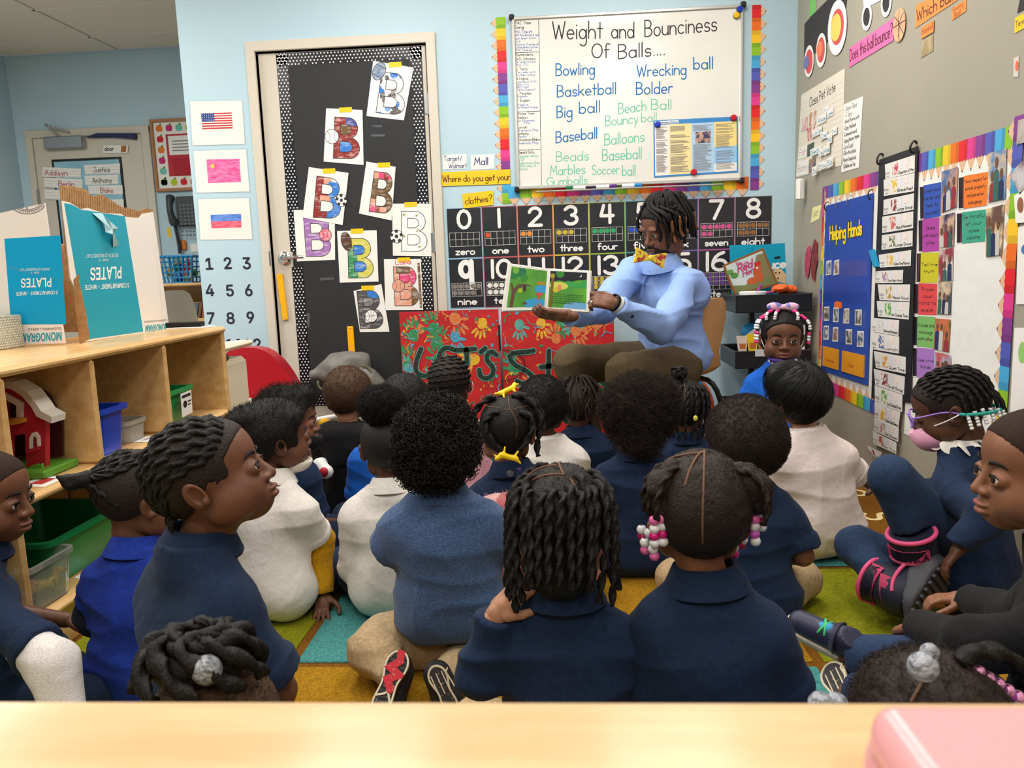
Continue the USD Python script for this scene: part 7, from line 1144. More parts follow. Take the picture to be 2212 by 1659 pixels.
# -- girl in pink with cornrows swept to one side
rows14 = [[(180 - 62 + 4 * k, 66 - 13 * k), (150, 64 - 15 * k), (180, 52 - 15 * k), (-150, 40 - 14 * k), (-112, 26 - 13 * k)] for k in range(8)]
t, H, b = person('girl in a pink polo shirt with dark cornrows running round her head', (970, 822), 2.85, 0, hy=6, hp=2, pel=(.02, -.03), pz=.12, sw=.095, skin='deep', shirt=PINKC, hair=h_rows([[(a, e) for a, e in zip(np.linspace(75 + 3 * k, 285 - 2 * k, 9), (70 - 13.5 * k) + 10 * np.sin(np.linspace(0, PI, 9)) - np.linspace(0, 16, 9))] for k in range(8)], .0082, HB, HD, extra=lambda t, H: part(t, 'mask_loop', H.mesh(tube(spline([V(.078, -.016, .004), V(.088, -.02, -.02), V(.078, -.006, -.05), V(.06, .05, -.06)], 12), .0016, 6)), WHITE)))
# -- child with locs in navy
def locs_hair(n, L, seed, m=HB, r=.0048, tips=None, zmin=-.16):
    def f(t, H):
        rs = np.random.default_rng(seed); part(t, 'hair', H.mesh(cap_shell(.008, noise=(30, .003))), m, True)
        for i in range(n):
            az, el = rs.uniform(60, 300), rs.uniform(15, 88); o = sk(az, el, .008); out = (o - SKC) * V(1, 1, 0); out /= np.linalg.norm(out) + 1e-6; ln = L * rs.uniform(.75, 1.2)
            p = [o, o + out * .012 + V(0, 0, .006), sk(az + rs.uniform(-14, 14), el * .45, .016), sk(az, -10, .018 + rs.uniform(0, .008))]; e = p[-1]; p += [e + V(0, 0, -ln * .5) + out * rs.uniform(-.004, .01), e + V(rs.uniform(-.01, .01), rs.uniform(-.01, .01), -ln)]
            part(t, 'loc', H.mesh(tube(spline(p, 20), r * np.linspace(1, .7, 20), 6)), m, True)
    return f
person('child with thin hanging locs in a navy shirt below the reading man', (1248, 868), 3.05, 0, pel=(.02, -.02), sw=.1, skin='deep', hair=locs_hair(44, .045, 7, HD, .0042))
# -- girl with top bun and two-strand twists
def hair17(t, H):
    part(t, 'hair', H.mesh(cap_shell(.007, noise=(40, .002))), HB, True); b0 = sk(200, 78, .022)
    part(t, 'bun', H.mesh(smesh([('ell', b0 + V(-.012, .0, .012), V(.03, .03, .026))], .004, noise=(60, .004))), HB, True)
    for k in range(5): a = k * 1.25; part(t, 'bun_twist', H.mesh(braid([b0 + V(-.012, 0, .012) + V(.027 * math.cos(a + u) * math.cos(u - .8), .027 * math.sin(a + u), .022 * math.sin(u * 1.6 - .6)) for u in np.linspace(0, 2, 7)], .006)), HB, True)
    for k, az in enumerate(np.linspace(100, 250, 9)): o = sk(az, 48, .01); part(t, 'braid', H.mesh(braid([o, sk(az + 3, 20, .014), sk(az + 6, -12, .016), sk(az + 8, -30, .02) + V(0, -.005, -.01), sk(az + 8, -35, .02) + V(.004 * k - .012, -.01, -.05 - .006 * (k % 3))], .0085)), HB, True)
    parting(t, H, [(186, 80), (184, 55), (182, 30), (188, 10)], SK['mid'], .0085); parting(t, H, [(186, 78), (230, 62), (262, 40)], SK['mid'], .0085); part(t, 'hair_tie', H.mesh(ball(sk(165, -18, .03), (.008, .006, .01), 2)), flat((220, 210, 90)), True)
person('girl with a top bun and long two-strand twists in a navy shirt', (1478, 876), 2.85, 0, hy=-4, pel=(.0, -.02), sw=.095, skin='dark', hair=hair17)
# -- small boy with a rounded afro in white
person('boy with a dense rounded black afro in a white shirt beside the yellow barrettes', (1172, 874), 2.72, 0, hp=4, pel=(.02, -.02), sw=.1, skin='deep', shirt=WHT, sleeve='long', col=False, hair=h_afro(.014, HB, 4200, .009, .003, .0009, noise=(30, .005), seed=5))
# -- masked boy with wavy hair, seen from the side
def hair19(t, H):
    sh = cap_shell(.012, [('ell', V(0, .05, .075), V(.05, .04, .03), dict(nocut=1))], (24, .008)); part(t, 'hair', H.mesh(sh), HB, True); hair_curls(t, H, sh, 1500, .022, .005, .0011, HB, 4, turns=1.6)
    part(t, 'face_mask', H.mesh(smesh([('ell', V(0, .055, -.075), V(.055, .053, .042)), ('ell', V(0, .09, -.06), V(.022, .017, .02))], .003, k=.02, cuts=[(V(0, .03, 0), V(0, -1, 0)), (V(0, .08, -.06), V(0, .3, .95))])), BLKC, True)
person('boy with wavy black hair and a black face mask seen in profile', (622, 900), 2.5, -30, hy=-78, hp=-2, pel=(.0, -.02), sw=.09, skin='mid', shirt=NAVY, hair=hair19, hi=True)
# -- blue shirted child behind the bun
person('child in a bright blue shirt half hidden behind the girl with the puff', (874, 868), 2.6, 0, hy=-10, pel=(-.09, -.04), sw=.11, skin='dark', shirt=SKYB, col=False, hair=h_afro(.009, HB, 2500, .006, .002, .0009, noise=(40, .002), seed=8))
# -- girl with one high puff, white shirt
def hair11(t, H):
    part(t, 'hair', H.mesh(cap_shell(.006)), mat('hair_slick', (34, 30, 29), .6, bump=(300, .0012), spec=.25), True); c = sk(190, 62, .03); sh = smesh([('ell', c, V(.062, .056, .052))], .005, noise=(26, .006)); part(t, 'puff', H.mesh(sh), HB, True); hair_curls(t, H, sh, 3800, .012, .0035, .0009, HB, 6, 'puff_curls', mask=lambda c_: np.ones(len(c_), bool)); part(t, 'hair_band', H.mesh(lathe([(.03, -.008), (.037, 0), (.03, .008)], 24, sk(190, 60, .006), sk(190, 60, 1) - SKC)), BLKC, True)
person('girl with one high hair puff in a long white shirt with a folded collar', (842, 958), 2.12, 4, hy=6, hp=-6, pel=(.01, -.06), sw=.105, skin='deep', shirt=WHT, sleeve='long', hair=hair11, trousers=NAVYP, wid=1.08, wr=(9, .007))
# -- girl with yellow barrettes
def hair12(t, H):
    part(t, 'hair', H.mesh(cap_shell(.0075, noise=(40, .002))), HB, True); S = SK['mid']
    for pth in ([(183, 84), (181, 60), (180, 34)], [(180, 34), (215, 40), (250, 40)], [(180, 34), (150, 40), (112, 42)], [(178, 34), (168, 10), (170, -12)]): parting(t, H, pth, S, .0085, .0026)
    for pth, r in (([sk(150, 74, .012), sk(128, 58, .02), sk(118, 34, .024), sk(116, 8, .026), sk(120, -14, .024) + V(0, 0, -.01), sk(124, -30, .024) + V(.012, -.01, -.03)], .0125), ([sk(120, 70, .012), sk(98, 50, .024), sk(92, 20, .03), sk(98, -8, .03)], .011), ([sk(236, 62, .012), sk(256, 44, .022), sk(264, 20, .026), sk(258, -6, .026)], .012), ([sk(160, 30, .01), sk(140, 10, .02), sk(150, -14, .02), sk(168, -36, .02) + V(0, 0, -.02)], .0115), ([sk(200, 30, .01), sk(222, 8, .018), sk(206, -20, .018), sk(186, -38, .018) + V(0, 0, -.01)], .0105)): rope(t, H, pth, r)
    yb_ = mat('yellow_barrette', (250, 214, 20), .3)
    for o, d, nm_ in ((sk(193, 86, .02), V(.6, .2, .25), 0), (sk(178, -34, .03) + V(-.006, -.006, -.008), V(-.75, 0, .2), 1)):
        d = d / np.linalg.norm(d); n = V(0, -1, .3) if nm_ else V(0, -.5, .85); s = np.cross(d, n); q = lambda a, b_: o + d * a + s * b_
        part(t, 'barrette', H.mesh(smesh([('cap', q(-.022, 0), q(.02, 0), .0072, .0085), ('cap', q(.018, 0), q(.032, -.014), .006, .0042), ('cap', q(-.02, 0), q(-.036, -.008), .005, .003), ('cap', q(-.014, 0), q(-.022, .02), .0036, .003), ('cap', q(.014, 0), q(.016, .022), .0036, .003), ('cap', q(.026, -.01), q(.04, -.004), .0035, .002)], .002, k=.005)), yb_, True)
    for p, c in ((V(.03, -.075, -.105), (90, 30, 130)), (V(.034, -.076, -.118), (90, 30, 130))): bead(t, H(p), .0085, c)
    part(t, 'clear_bead', H.mesh(ball(V(.004, -.092, -.112), .0105, 3)), CLEARP, True)
    part(t, 'face_mask', H.mesh(smesh([('ell', V(0, .055, -.072), V(.058, .055, .046))], .003, cuts=[(V(0, .01, 0), V(0, -1, 0)), (V(0, .08, -.045), V(0, .2, .98))])), flat((150, 206, 200), .7), True)
t, H, b = person('girl with thick rope braids and two yellow animal barrettes in navy', (1095, 925), 2.22, 6, hy=8, hp=-2, hr=3, pel=(.03, -.05), sw=.1, skin='mid', shirt=NAVY, hair=hair12)
bl_m = mat('plush_blanket', (206, 108, 112), .95, var=7, col2=(232, 178, 172), ramp=(.48, .52), stretch=(1, .2, 1.5), bump=(240, .004), sheen=.5)
bt = thing('plush_blanket', 'pink and coral plush blanket round the back of the girl with yellow barrettes', 'blanket'); q = b['q']
sh = smesh([('cap', q(-.14, -.075, .62), q(.16, -.085, .72), .05, .05), ('cap', q(-.15, -.07, .3), q(.17, -.08, .36), .06, .06), ('cap', q(-.16, -.06, .08), q(.17, -.06, .1), .06, .06), ('cap', q(.12, -.06, .7), q(.15, .03, .55), .05, .05)], .007, k=.05, noise=(22, .008)); part(bt, 'blanket', sh, bl_m, True); hair_curls(bt, lambda p: np.asarray(p), sh, 5000, .012, .0012, .0009, bl_m, 5, 'pile', mask=lambda c_: np.ones(len(c_), bool), turns=.6, pts=5)
# -- child with the big cloud of curls
person('child with a large loose cloud of brown curls in a navy polo shirt', (1378, 898), 2.38, 0, hp=-3, pel=(.0, -.05), sw=.108, skin='mid', hair=h_afro(.024, HD, 5200, .03, .006, .0012, [('ell', V(-.05, -.06, .04), V(.055, .06, .06), dict(nocut=1)), ('ell', V(.05, -.06, .05), V(.055, .06, .06), dict(nocut=1)), ('ell', V(0, -.08, -.05), V(.06, .045, .05), dict(nocut=1))], (20, .012), 9, up=.2, turns=1.8), trousers=KHAKI)
# -- boy in white with straight black hair
def hair3(t, H):
    sh = cap_shell(.013, [('ell', V(0, .06, .06), V(.06, .045, .035), dict(nocut=1))], (14, .004), line=-.008); part(t, 'hair', H.mesh(sh), HS, True); rs = np.random.default_rng(3); pts, _ = trimesh.sample.sample_surface(sh, 2600, seed=3); pts = pts[pts @ HN > -.03]; w = sk(150, 74, .012)
    def flow(o): d = o - w; d = d / (np.linalg.norm(d) + .01); return d + np.cross(d, V(0, 0, 1)) * .5
    curves(t, 'strands', strands(H, pts, flow, 7, .045, rs, .006, .0006), .0012, HS, .5, 'stuff')
person('boy with straight black hair in a creased white shirt by the grey wall', (1722, 850), 2.5, 14, hy=26, hp=6, hr=-6, pel=(.06, -.06), sw=.105, skin='light', shirt=cloth('white_tee', (238, 224, 220), v=.97), col=False, hair=hair3, wid=1.2, trousers=NAVYP, wr=(8, .013), arms={-1: dict(e=(-.15, .06, .14), w=(-.12, .2, .06)), 1: dict(e=(.16, .07, .15), w=(.1, .2, .06))})
# -- boy with the tight afro, navy polo
def mask_loops(c=(226, 226, 210)):
    def f(t, H):
        for s in (-1, 1): part(t, 'mask_loop', H.mesh(tube(spline([V(s * .076, -.024, .002), V(s * .086, -.026, -.02), V(s * .082, .0, -.05), V(s * .06, .05, -.062)], 14), .0022, 6)), flat(c))
        part(t, 'face_mask', H.mesh(smesh([('ell', V(0, .055, -.07), V(.057, .054, .045))], .004, cuts=[(V(0, .02, 0), V(0, -1, 0)), (V(0, .08, -.04), V(0, .2, .98))])), flat((226, 226, 216), .7), True)
    return f
def seq(*fs): return lambda t, H: [f(t, H) for f in fs]
person('boy with a round dark brown afro in a short-sleeved navy polo', (1610, 948), 2.02, -3, hy=8, hp=-2, pel=(.0, -.06), sw=.1, skin='mid', hair=seq(h_afro(.024, HD, 6500, .008, .0026, .0008, noise=(18, .003), seed=12, extra=[('ell', V(0, -.04, -.01), V(.09, .075, .08), dict(nocut=1))]), mask_loops()), trousers=KHAKI, arms={1: dict(e=(.135, .0, .12), w=(.1, .14, .06)), -1: dict(e=(-.135, .0, .12), w=(-.1, .14, .06))})
# -- boy in white polo with mustard sleeves, hand on the rug
def hair20(t, H):
    sh = cap_shell(.011, [('ell', V(0, -.075, .055), V(.05, .05, .035), dict(nocut=1))], (20, .006), line=.002); part(t, 'hair', H.mesh(sh), HB, True); hair_curls(t, H, sh, 3000, .013, .0018, .0009, HB, 14, up=.1, turns=1.1); part(t, 'face_mask', H.mesh(smesh([('ell', V(.0, .045, -.09), V(.056, .05, .03))], .003, cuts=[(V(0, -.002, 0), V(0, -1, 0)), (V(0, .03, -.082), V(0, .1, .99))])), flat((226, 222, 210), .7), True)
hw = onZ(700, 1312, .03); F20, R20 = tdir(-18); Hc20 = onY(592, 938, 2.1); P20 = Hc20 * V(1, 1, 0) + R20 * .0 + F20 * -.06 + U3 * .085; rel = lambda p, P, F, R: ((p - P) @ R, (p - P) @ F, (p - P)[2])
eb = onY(690, 1165, 2.12)
t, H, b = person('boy in a white polo over mustard sleeves leaning on one hand', (592, 938), 2.1, -18, hy=-52, hp=4, pel=(.0, -.06), sw=.1, skin='dark', shirt=WHT, sleeve='short', hair=hair20, hi=True, wid=.98, wr=(9, .007), trousers=NAVYP, arms={1: dict(e=rel(eb, P20, F20, R20), w=rel(hw + V(-.01, .03, .02), P20, F20, R20), f=(.38, -.75, -.42), b=(0, -.25, 1), curl=(.14, .1, .1, .14), spread=1.5, thumb=1.6, fine=True)}, knees={1: ((.07, .25, .075), (-.06, .2, .05)), -1: ((-.2, .17, .075), (.06, .24, .05))})
S, E, W = b['J'][1]; wd = (W - E) / np.linalg.norm(W - E); ed = (E - S) / np.linalg.norm(E - S)
part(t, 'undersleeve', smesh([('cap', S + (E - S) * .6, E, .038, .037), ('cap', E, W, .037, .029, dict(cut=[(W - wd * .012, wd)])), ('cap', W - wd * .03, W, .031, .03, dict(k=.003, cut=[(W - wd * .01, wd)]))], .005, k=.02, wrinkle=(V(14, 14, 14), .008, V(1, 1, 1))), MUST, True)
# -- kneeling boy with curls, heather polo, soles turned to us
t, H, b = person('kneeling boy with glossy black curls in a heather blue polo shirt', (945, 955), 1.76, 3, hy=2, hp=-3, pel=(.02, -.03), pz=.17, sw=.104, skin='mid', shirt=HEATH, wid=1.1, hair=h_afro(.012, HB, 2600, .022, .0068, .0027, [('ell', V(0, -.05, -.03), V(.085, .06, .07), dict(nocut=1))], (24, .009), 17, turns=1.7), legs=False, low=.09, arms={-1: dict(e=(-.155, .03, .14), w=(-.06, .16, .1)), 1: dict(e=(.155, .03, .14), w=(.06, .16, .1))})
def soled_shoe(t, heel, toe, nrm, kind):
    """a shoe lying with its sole towards us"""
    y = toe - heel; L = np.linalg.norm(y); y /= L; z = nrm - y * (nrm @ y); z /= np.linalg.norm(z); x = np.cross(y, z); T = lambda mm: trimesh.Trimesh(np.asarray(mm.vertices) @ np.stack([x, y, z]) + heel, mm.faces, process=False)
    out = Polygon(spline([(0, -.004), (.026, .006), (.03, .05), (.028, .085), (.038, .125), (.03, .165), (0, .182), (-.03, .162), (-.034, .12), (-.026, .085), (-.028, .05), (-.026, .006), (0, -.004)], 60)); s = L / .178; out = affinity.scale(out, s, s, origin=(0, 0)); dk, rd, wh = mat('sole_black', (46, 44, 46), .6, var=120, col2=(60, 58, 60)), flat((196, 36, 52), .5), flat((214, 204, 178), .5)
    P = Plane(heel, x, y); off = 0.
    a = part(t, 'shoe', cat([P.slab(out, -.024, .024), T(smesh([('cap', V(0, .03 * s, -.05), V(0, .13 * s, -.045), .032, .03), ('cap', V(0, .02, -.045), V(0, .015, -.085), .03, .028)], .006, k=.02))]), mat('shoe_black', (34, 34, 38), .5), 40); part(a, 'sole_rim', P.slab(out.difference(out.buffer(-.004)), -.002, .006), wh); part(a, 'tread', P.slab(out.buffer(-.0045), -.002, .0045), dk)
    g = [LineString([(u - .006, v), (u + .006, v + .003)]).buffer(.0011) for u in np.arange(-.03, .034, .009) for v in np.arange(.012, .18 * s, .011)]
    if kind: part(a, 'sole_inlay', P.slab(LineString([(.0, .18 * s), (.006, .15 * s), (-.01, .125 * s), (.014, .11 * s), (-.006, .09 * s), (.008, .065 * s)]).buffer(.0085, join_style=2).intersection(out), .0024, .0025), rd); part(a, 'sole_line', P.slab(LineString([(-.03, .03 * s), (.0, .05 * s), (.012, .075 * s), (.004, .06 * s), (.022, .02 * s)]).buffer(.0022).intersection(out), .0024, .002), wh)
    else: g = [LineString([(u, .07 * s), (u, .15 * s)]).buffer(.0012) for u in (-.012, .0, .012)]; part(a, 'sole_line', P.slab(unary_union(g + [LineString([(.024, .08 * s), (.02, .14 * s), (.026, .15 * s)]).buffer(.0015)]), .0024, .002), wh)
    part(a, 'tread_blocks', P.slab(unary_union(g).intersection(out.buffer(-.006)), .002, .002), flat((24, 24, 26)), kind='stuff'); rs = random.Random(3); part(a, 'speckles', P.decal(unary_union([Point(rs.uniform(-.03, .03), rs.uniform(.02, .16) * s).buffer(rs.uniform(.0006, .0014), quad_segs=1) for _ in range(40)]).intersection(out), .0052), wh, kind='stuff')
soled_shoe(t, onY(818, 1535, 1.52), onY(868, 1408, 1.60), V(-.15, -.9, .45), 1); soled_shoe(t, onY(978, 1535, 1.50), onY(935, 1440, 1.52), V(.1, -.85, .5), 0)
part(t, 'trousers', smesh([('cap', onY(905, 1370, 1.78), onY(835, 1385, 1.74), .075, .06), ('cap', onY(835, 1390, 1.74), onY(808, 1405, 1.68), .058, .05), ('cap', onY(808, 1400, 1.68), onY(845, 1455, 1.62), .05, .038), ('cap', onY(920, 1380, 1.78), onY(1040, 1380, 1.8), .07, .06), ('cap', onY(1040, 1385, 1.8), onY(960, 1470, 1.6), .055, .04)], .006, k=.03, wrinkle=(V(16, 16, 16), .009, V(2, 2, 2)), cuts=[(V(0, 0, .013), -U3)]), KHAKI, True)
# -- girl with two puffs and pink and white beads
def hair8(t, H):
    part(t, 'hair', H.mesh(cap_shell(.0085, noise=(60, .0025))), HD, True); sh = cap_shell(.0085); hair_curls(t, H, sh, 2600, .005, .0022, .0008, HD, 21, turns=1.5); S = SK['mid']
    for pth in ([(184, 84), (186, 55), (186, 20), (184, -22)], [(200, 82), (206, 55), (206, 30)], [(186, 78), (240, 70), (285, 50)]): parting(t, H, pth, S, .0095, .0042)
    for s, az in ((-1, 244), (1, 108)):
        q = .006 if s < 0 else .016; part(t, 'puff', H.mesh(smesh([('cap', sk(az, 46, .006), sk(az, 24, q), .018, .021), ('cap', sk(az, 24, q), sk(az, 2, q), .02, .013)], .0035, noise=(50, .006), k=.02)), HD, True)
        for da in (-15, 0, 15): rope(t, H, [sk(az + da, 48, .01), sk(az + da, 28, q + .016), sk(az + da, 10, q + .017), sk(az + da * .9, -8, q + .012)], .0075, HD)
t, H, b = person('girl with two braided puffs ending in pink and white beads, navy polo', (1512, 1098), 1.26, -4, hy=-3, hr=3, pel=(.03, -.03), pz=.10, sw=.086, skin='mid', hair=hair8, wid=.95, legs=True, trousers=NAVYP, arms={-1: dict(e=(-.105, .01, .115), w=(-.08, .09, .03)), 1: dict(e=(.12, .03, .12), w=(.1, .12, .04))})
BC = {'p': (236, 110, 176), 'w': (236, 236, 240), 'h': (206, 24, 120), 'r': (180, 20, 90), 'v': (206, 90, 200)}
for x, y, c, dd in ((1431, 1121, 'p', 1.2), (1432, 1136, 'w', 1.2), (1432, 1153, 'h', 1.2), (1433, 1170, 'w', 1.2), (1413, 1124, 'p', 1.2), (1414, 1142, 'w', 1.2), (1413, 1158, 'h', 1.2), (1414, 1173, 'w', 1.2), (1411, 1186, 'w', 1.21), (1414, 1201, 'p', 1.21), (1402, 1151, 'w', 1.22), (1393, 1172, 'w', 1.23), (1394, 1188, 'p', 1.23), (1386, 1144, 'w', 1.25), (1388, 1159, 'r', 1.25), (1630, 1122, 'p', 1.22), (1630, 1137, 'w', 1.22), (1630, 1153, 'v', 1.22), (1632, 1169, 'w', 1.22), (1643, 1093, 'r', 1.25), (1642, 1108, 'w', 1.25), (1643, 1123, 'r', 1.25), (1645, 1138, 'w', 1.25), (1586, 1197, 'h', 1.28), (1585, 1183, 'w', 1.28), (1600, 1177, 'r', 1.29), (1605, 1166, 'w', 1.29)): bead(t, onY(x, y, dd), .0082, BC[c])
# -- girl with hanging twists, hand at her chin
def hair9(t, H):
    part(t, 'hair', H.mesh(cap_shell(.0075, [('ell', V(0, -.045, -.07), V(.058, .045, .05), dict(nocut=1))], (50, .003))), HB, True); sh = cap_shell(.008); hair_curls(t, H, sh, 2400, .005, .002, .0008, HB, 23, turns=1.5); S = SK['mid']
    for pth in ([(182, 86), (178, 64), (172, 50)], [(172, 50), (210, 48), (238, 34)], [(190, 70), (235, 66), (262, 48)], [(165, 44), (160, 20), (166, 0)]): parting(t, H, pth, S, .009, .004)
    for k, (a0, e0, a1, L, dx) in enumerate(((285, 60, 268, .10, -.004), (268, 52, 254, .12, .0), (250, 42, 242, .13, .008), (236, 34, 230, .11, .012), (215, 30, 214, .085, .004), (196, 26, 198, .075, 0), (187, 30, 189, .08, 0), (176, 26, 180, .075, 0), (168, 34, 170, .08, 0), (158, 28, 162, .08, -.004), (225, 50, 206, .08, 0), (150, 50, 152, .085, 0), (140, 34, 146, .085, -.012), (122, 42, 130, .11, -.014), (104, 50, 112, .12, -.004), (88, 58, 96, .10, .002), (300, 70, 282, .06, 0))):
        p0, p1, p2 = sk(a0, e0, .009), sk((a0 + a1) / 2, e0 * .45, .015), sk(a1, -12, .018); rope(t, H, [p0, sk(a0, e0 * .75, .013), p1, p2, p2 + V(dx * .4, -.004, -L * .5), p2 + V(dx, -.002, -L)], .0092, HB, (1, .7))
E9, W9 = onY(1040, 1455, 1.22), onY(1072, 1325, 1.21)
person('girl with hanging rope twists in a long-sleeved navy top, hand at her chin', (1213, 1128), 1.27, 2, hy=-2, hp=-12, pel=(-.0, -.02), pz=.09, sw=.095, skin='light', sleeve='long', hair=hair9, wid=1.08, trousers=KHAKI, arms={-1: dict(E=E9, W=W9, F=V(.62, .25, .55), B=V(-.45, -.75, .35), curl=(.35, .4, .45, .5), fine=True, side=1, spread=.6), 1: dict(e=(.14, .04, .13), w=(.04, .18, .2))})
# -- girl looking up in profile, cornrows
PA_, PB_ = [(8, 40), (20, 78), (158, 62), (168, 20), (170, -18), (170, -36)], [(56, 14), (88, 10), (116, 2), (133, -14), (140, -28), (144, -38)]
p21 = [[((1 - k / 6) * a[0] + k / 6 * b_[0], (1 - k / 6) * a[1] + k / 6 * b_[1]) for a, b_ in zip(PA_, PB_)] for k in range(7)]
p21 += [[(-a, e) if i < 2 else (360 - a, e) for i, (a, e) in enumerate(p)] for p in p21[2::2]]; p21 = p21[:7] + [[(a % 360 if a < 0 else a, e) for a, e in p] for p in p21[7:]]
def tails(t, H):
    for k in range(5): o = sk(150 + 12 * k, -34, .004); rope(t, H, [o, o + V(0, -.006, -.018), o + V(.003, -.004, -.042)], .0062)
t, H, b = person('girl gazing up in profile with thick cornrows and a navy polo collar', (446, 1022), 1.25, -38, hy=-74, hp=20, hr=-4, pel=(-.03, -.045), pz=.11, sw=.1, skin='dark', hair=h_rows(p21, .0092, HB, HD, extra=tails, off=.002), hi=True, look=(.12, .1), wid=1.05, trousers=NAVYP, arms={1: dict(E=onY(606, 1490, 1.21), W=onY(588, 1650, 1.2)), -1: dict(e=(-.12, .06, .14), w=(-.08, .14, .04))})
# -- child in royal blue with a knotted braid
def hair22(t, H):
    part(t, 'scalp_hair', H.mesh(cap_shell(.0025)), HD, True)
    for k, az in enumerate(np.linspace(90, 270, 9)): part(t, 'braid', H.mesh(braid([sk(az, 72 if k % 2 else 66, .001), sk(az * .7 + 54, 48, .003), sk(az * .4 + 108, 28, .006), sk(184, 16, .012)], .0085)), HB, True)
    for k, az in enumerate((140, 165, 195, 220)): part(t, 'braid', H.mesh(braid([sk(az, -22, .0), sk(az * .6 + 74, -2, .004), sk(184, 10, .012)], .008)), HB, True)
    o = sk(186, 12, .014); part(t, 'knot', H.mesh(smesh([('cap', o, o + V(-.006, -.03, -.004), .02, .017), ('cap', o + V(-.006, -.03, -.004), o + V(-.012, -.052, .006), .014, .004)], .0035, noise=(60, .005))), HB, True)
t, H, b = person('child with braids gathered in a knot, royal blue polo over dark sleeves', (306, 1062), 1.62, -16, hy=-42, hp=-8, pel=(.0, -.05), sw=.098, skin='dark', shirt=ROYAL, hair=hair22, trousers=NAVYP, wid=1.05, arms={-1: dict(e=(-.125, .0, .135), w=(-.13, .06, .03)), 1: dict(e=(.12, .05, .14), w=(.06, .18, .07))})
for s in (-1, 1): S, E, W = b['J'][s]; wd = (W - E) / np.linalg.norm(W - E); part(t, 'undersleeve', smesh([('cap', S + (E - S) * .6, E, .036, .037), ('cap', E, W, .038, .031, dict(cut=[(W - wd * .01, wd)]))], .005, k=.02, wrinkle=(V(14, 14, 14), .008, V(1, 1, 1))), cloth('dark_sleeve', (24, 30, 44)), True)
# -- boy at the left edge with a white undersleeve
HSV = mat('hair_shaved', (54, 39, 32), .75, var=300, col2=(44, 32, 27), spec=.12, bump=(500, .0008))
def short_hair(r=.0012, m=None): return lambda t, H: part(t, 'hair', H.mesh(cap_shell(r, line=-.0)), m or HSV, True)
W23 = onY(150, 1560, 1.3)
t, H, b = person('close-cropped boy at the left edge with a white sleeve under a navy polo', (-42, 1062), 1.5, -42, hy=-82, hp=-4, pel=(-.02, -.05), pz=.09, sw=.115, skin='dark', hair=short_hair(), hi=True, wid=1.2, trousers=NAVYP, arms={1: dict(E=onY(112, 1430, 1.34), W=W23), -1: dict(e=(-.14, .05, .14), w=(-.08, .2, .08))})
S, E, W = b['J'][1]; part(t, 'undersleeve', smesh([('cap', S + (E - S) * .6, E, .042, .044), ('cap', E, W, .044, .034)], .005, k=.02, wrinkle=(V(14, 14, 14), .007, V(1, 1, 1))), mat('cloth_thermal_white', (232, 228, 226), .8, var=420, col2=(212, 208, 206), bump=(420, .001), detail=1, ramp=(.42, .6)), True)
# -- crown of braids with a clear bauble, bottom left
def hair24(t, H):
    part(t, 'hair', H.mesh(cap_shell(.006, noise=(50, .002))), HBR, True); hair_curls(t, H, cap_shell(.006), 1800, .006, .002, .0008, HD, 31, turns=1.2); o = sk(200, 82, .016)
    part(t, 'bun', H.mesh(smesh([('ell', o, V(.058, .052, .03))], .004, noise=(40, .004))), HB, True)
    for k in range(9): a = k * 2 * PI / 9; part(t, 'braid', H.mesh(braid([o + V(.03 * math.cos(a), .028 * math.sin(a), .028), o + V(.052 * math.cos(a + .5), .048 * math.sin(a + .5), .024), o + V(.066 * math.cos(a + 1), .06 * math.sin(a + 1), .002), o + V(.07 * math.cos(a + 1.5), .064 * math.sin(a + 1.5), -.022)], .0125)), HB, True)
    for k in range(3): a = 1 + k * 2; part(t, 'braid', H.mesh(braid([o + V(.028 * math.cos(a + u), .028 * math.sin(a + u), .034) for u in np.linspace(0, 3.4, 8)], .011)), HB, True)
GLIT = mat('clear_bauble', (214, 220, 232), .04, trans=.55, var=140, col2=(150, 156, 170), ramp=(.5, .62), spec=1., bump=(150, .006))
t, H, b = person('child whose crown of black braids holds one clear glitter bauble, lower left', (462, 1606), .84, 6, hy=6, hp=-8, pel=(.0, -.02), sw=.1, skin='light', shirt=NAVY, hair=hair24)
part(t, 'bauble', ball(onY(447, 1447, .79), .0165, 4), GLIT, True)
# -- child with clear baubles and pink braid beads, bottom right
def hair26(t, H):
    part(t, 'hair', H.mesh(cap_shell(.008, noise=(50, .003))), HD, True); hair_curls(t, H, cap_shell(.008), 2600, .01, .003, .0008, HD, 33, turns=1.2); parting(t, H, [(205, 80), (215, 60), (222, 40)], SK['mid'], .0095, .004)
    for k in range(4): rope(t, H, [sk(150 - 8 * k, 74, .012), sk(110 - 6 * k, 62, .026), sk(92 - 5 * k, 46, .036), sk(84 - 5 * k, 24, .046)], .0095, HB)
t, H, b = person('child with clear baubles and pink braids behind the pink case', (2012, 1602), .80, 0, hy=0, hp=-6, pel=(.0, -.02), sw=.1, skin='mid', shirt=SKYB, hair=hair26)
for x, y, r, dd in ((1994, 1440, .0145, .74), (2008, 1409, .009, .745), (1772, 1520, .012, .74), (1806, 1522, .012, .75)): part(t, 'bauble', ball(onY(x, y, dd), r, 4), GLIT, True)
rs_ = random.Random(2)
for k in range(16): p = onY(2112 + k * 7, 1452 + k * 4.5 + (k % 3) * 6, .78); bead(t, p, .0075, [(226, 150, 196), (150, 50, 160), (236, 200, 226)][k % 3])
person('child in a bright blue top cut off by the right edge of the frame', (2450, 1330), 1.0, 30, pel=(-.02, -.05), sw=.12, wid=1.25, skin='mid', shirt=SKYB, sleeve='long', col=False, hair=h_afro(.01, HB, 1500, .008))
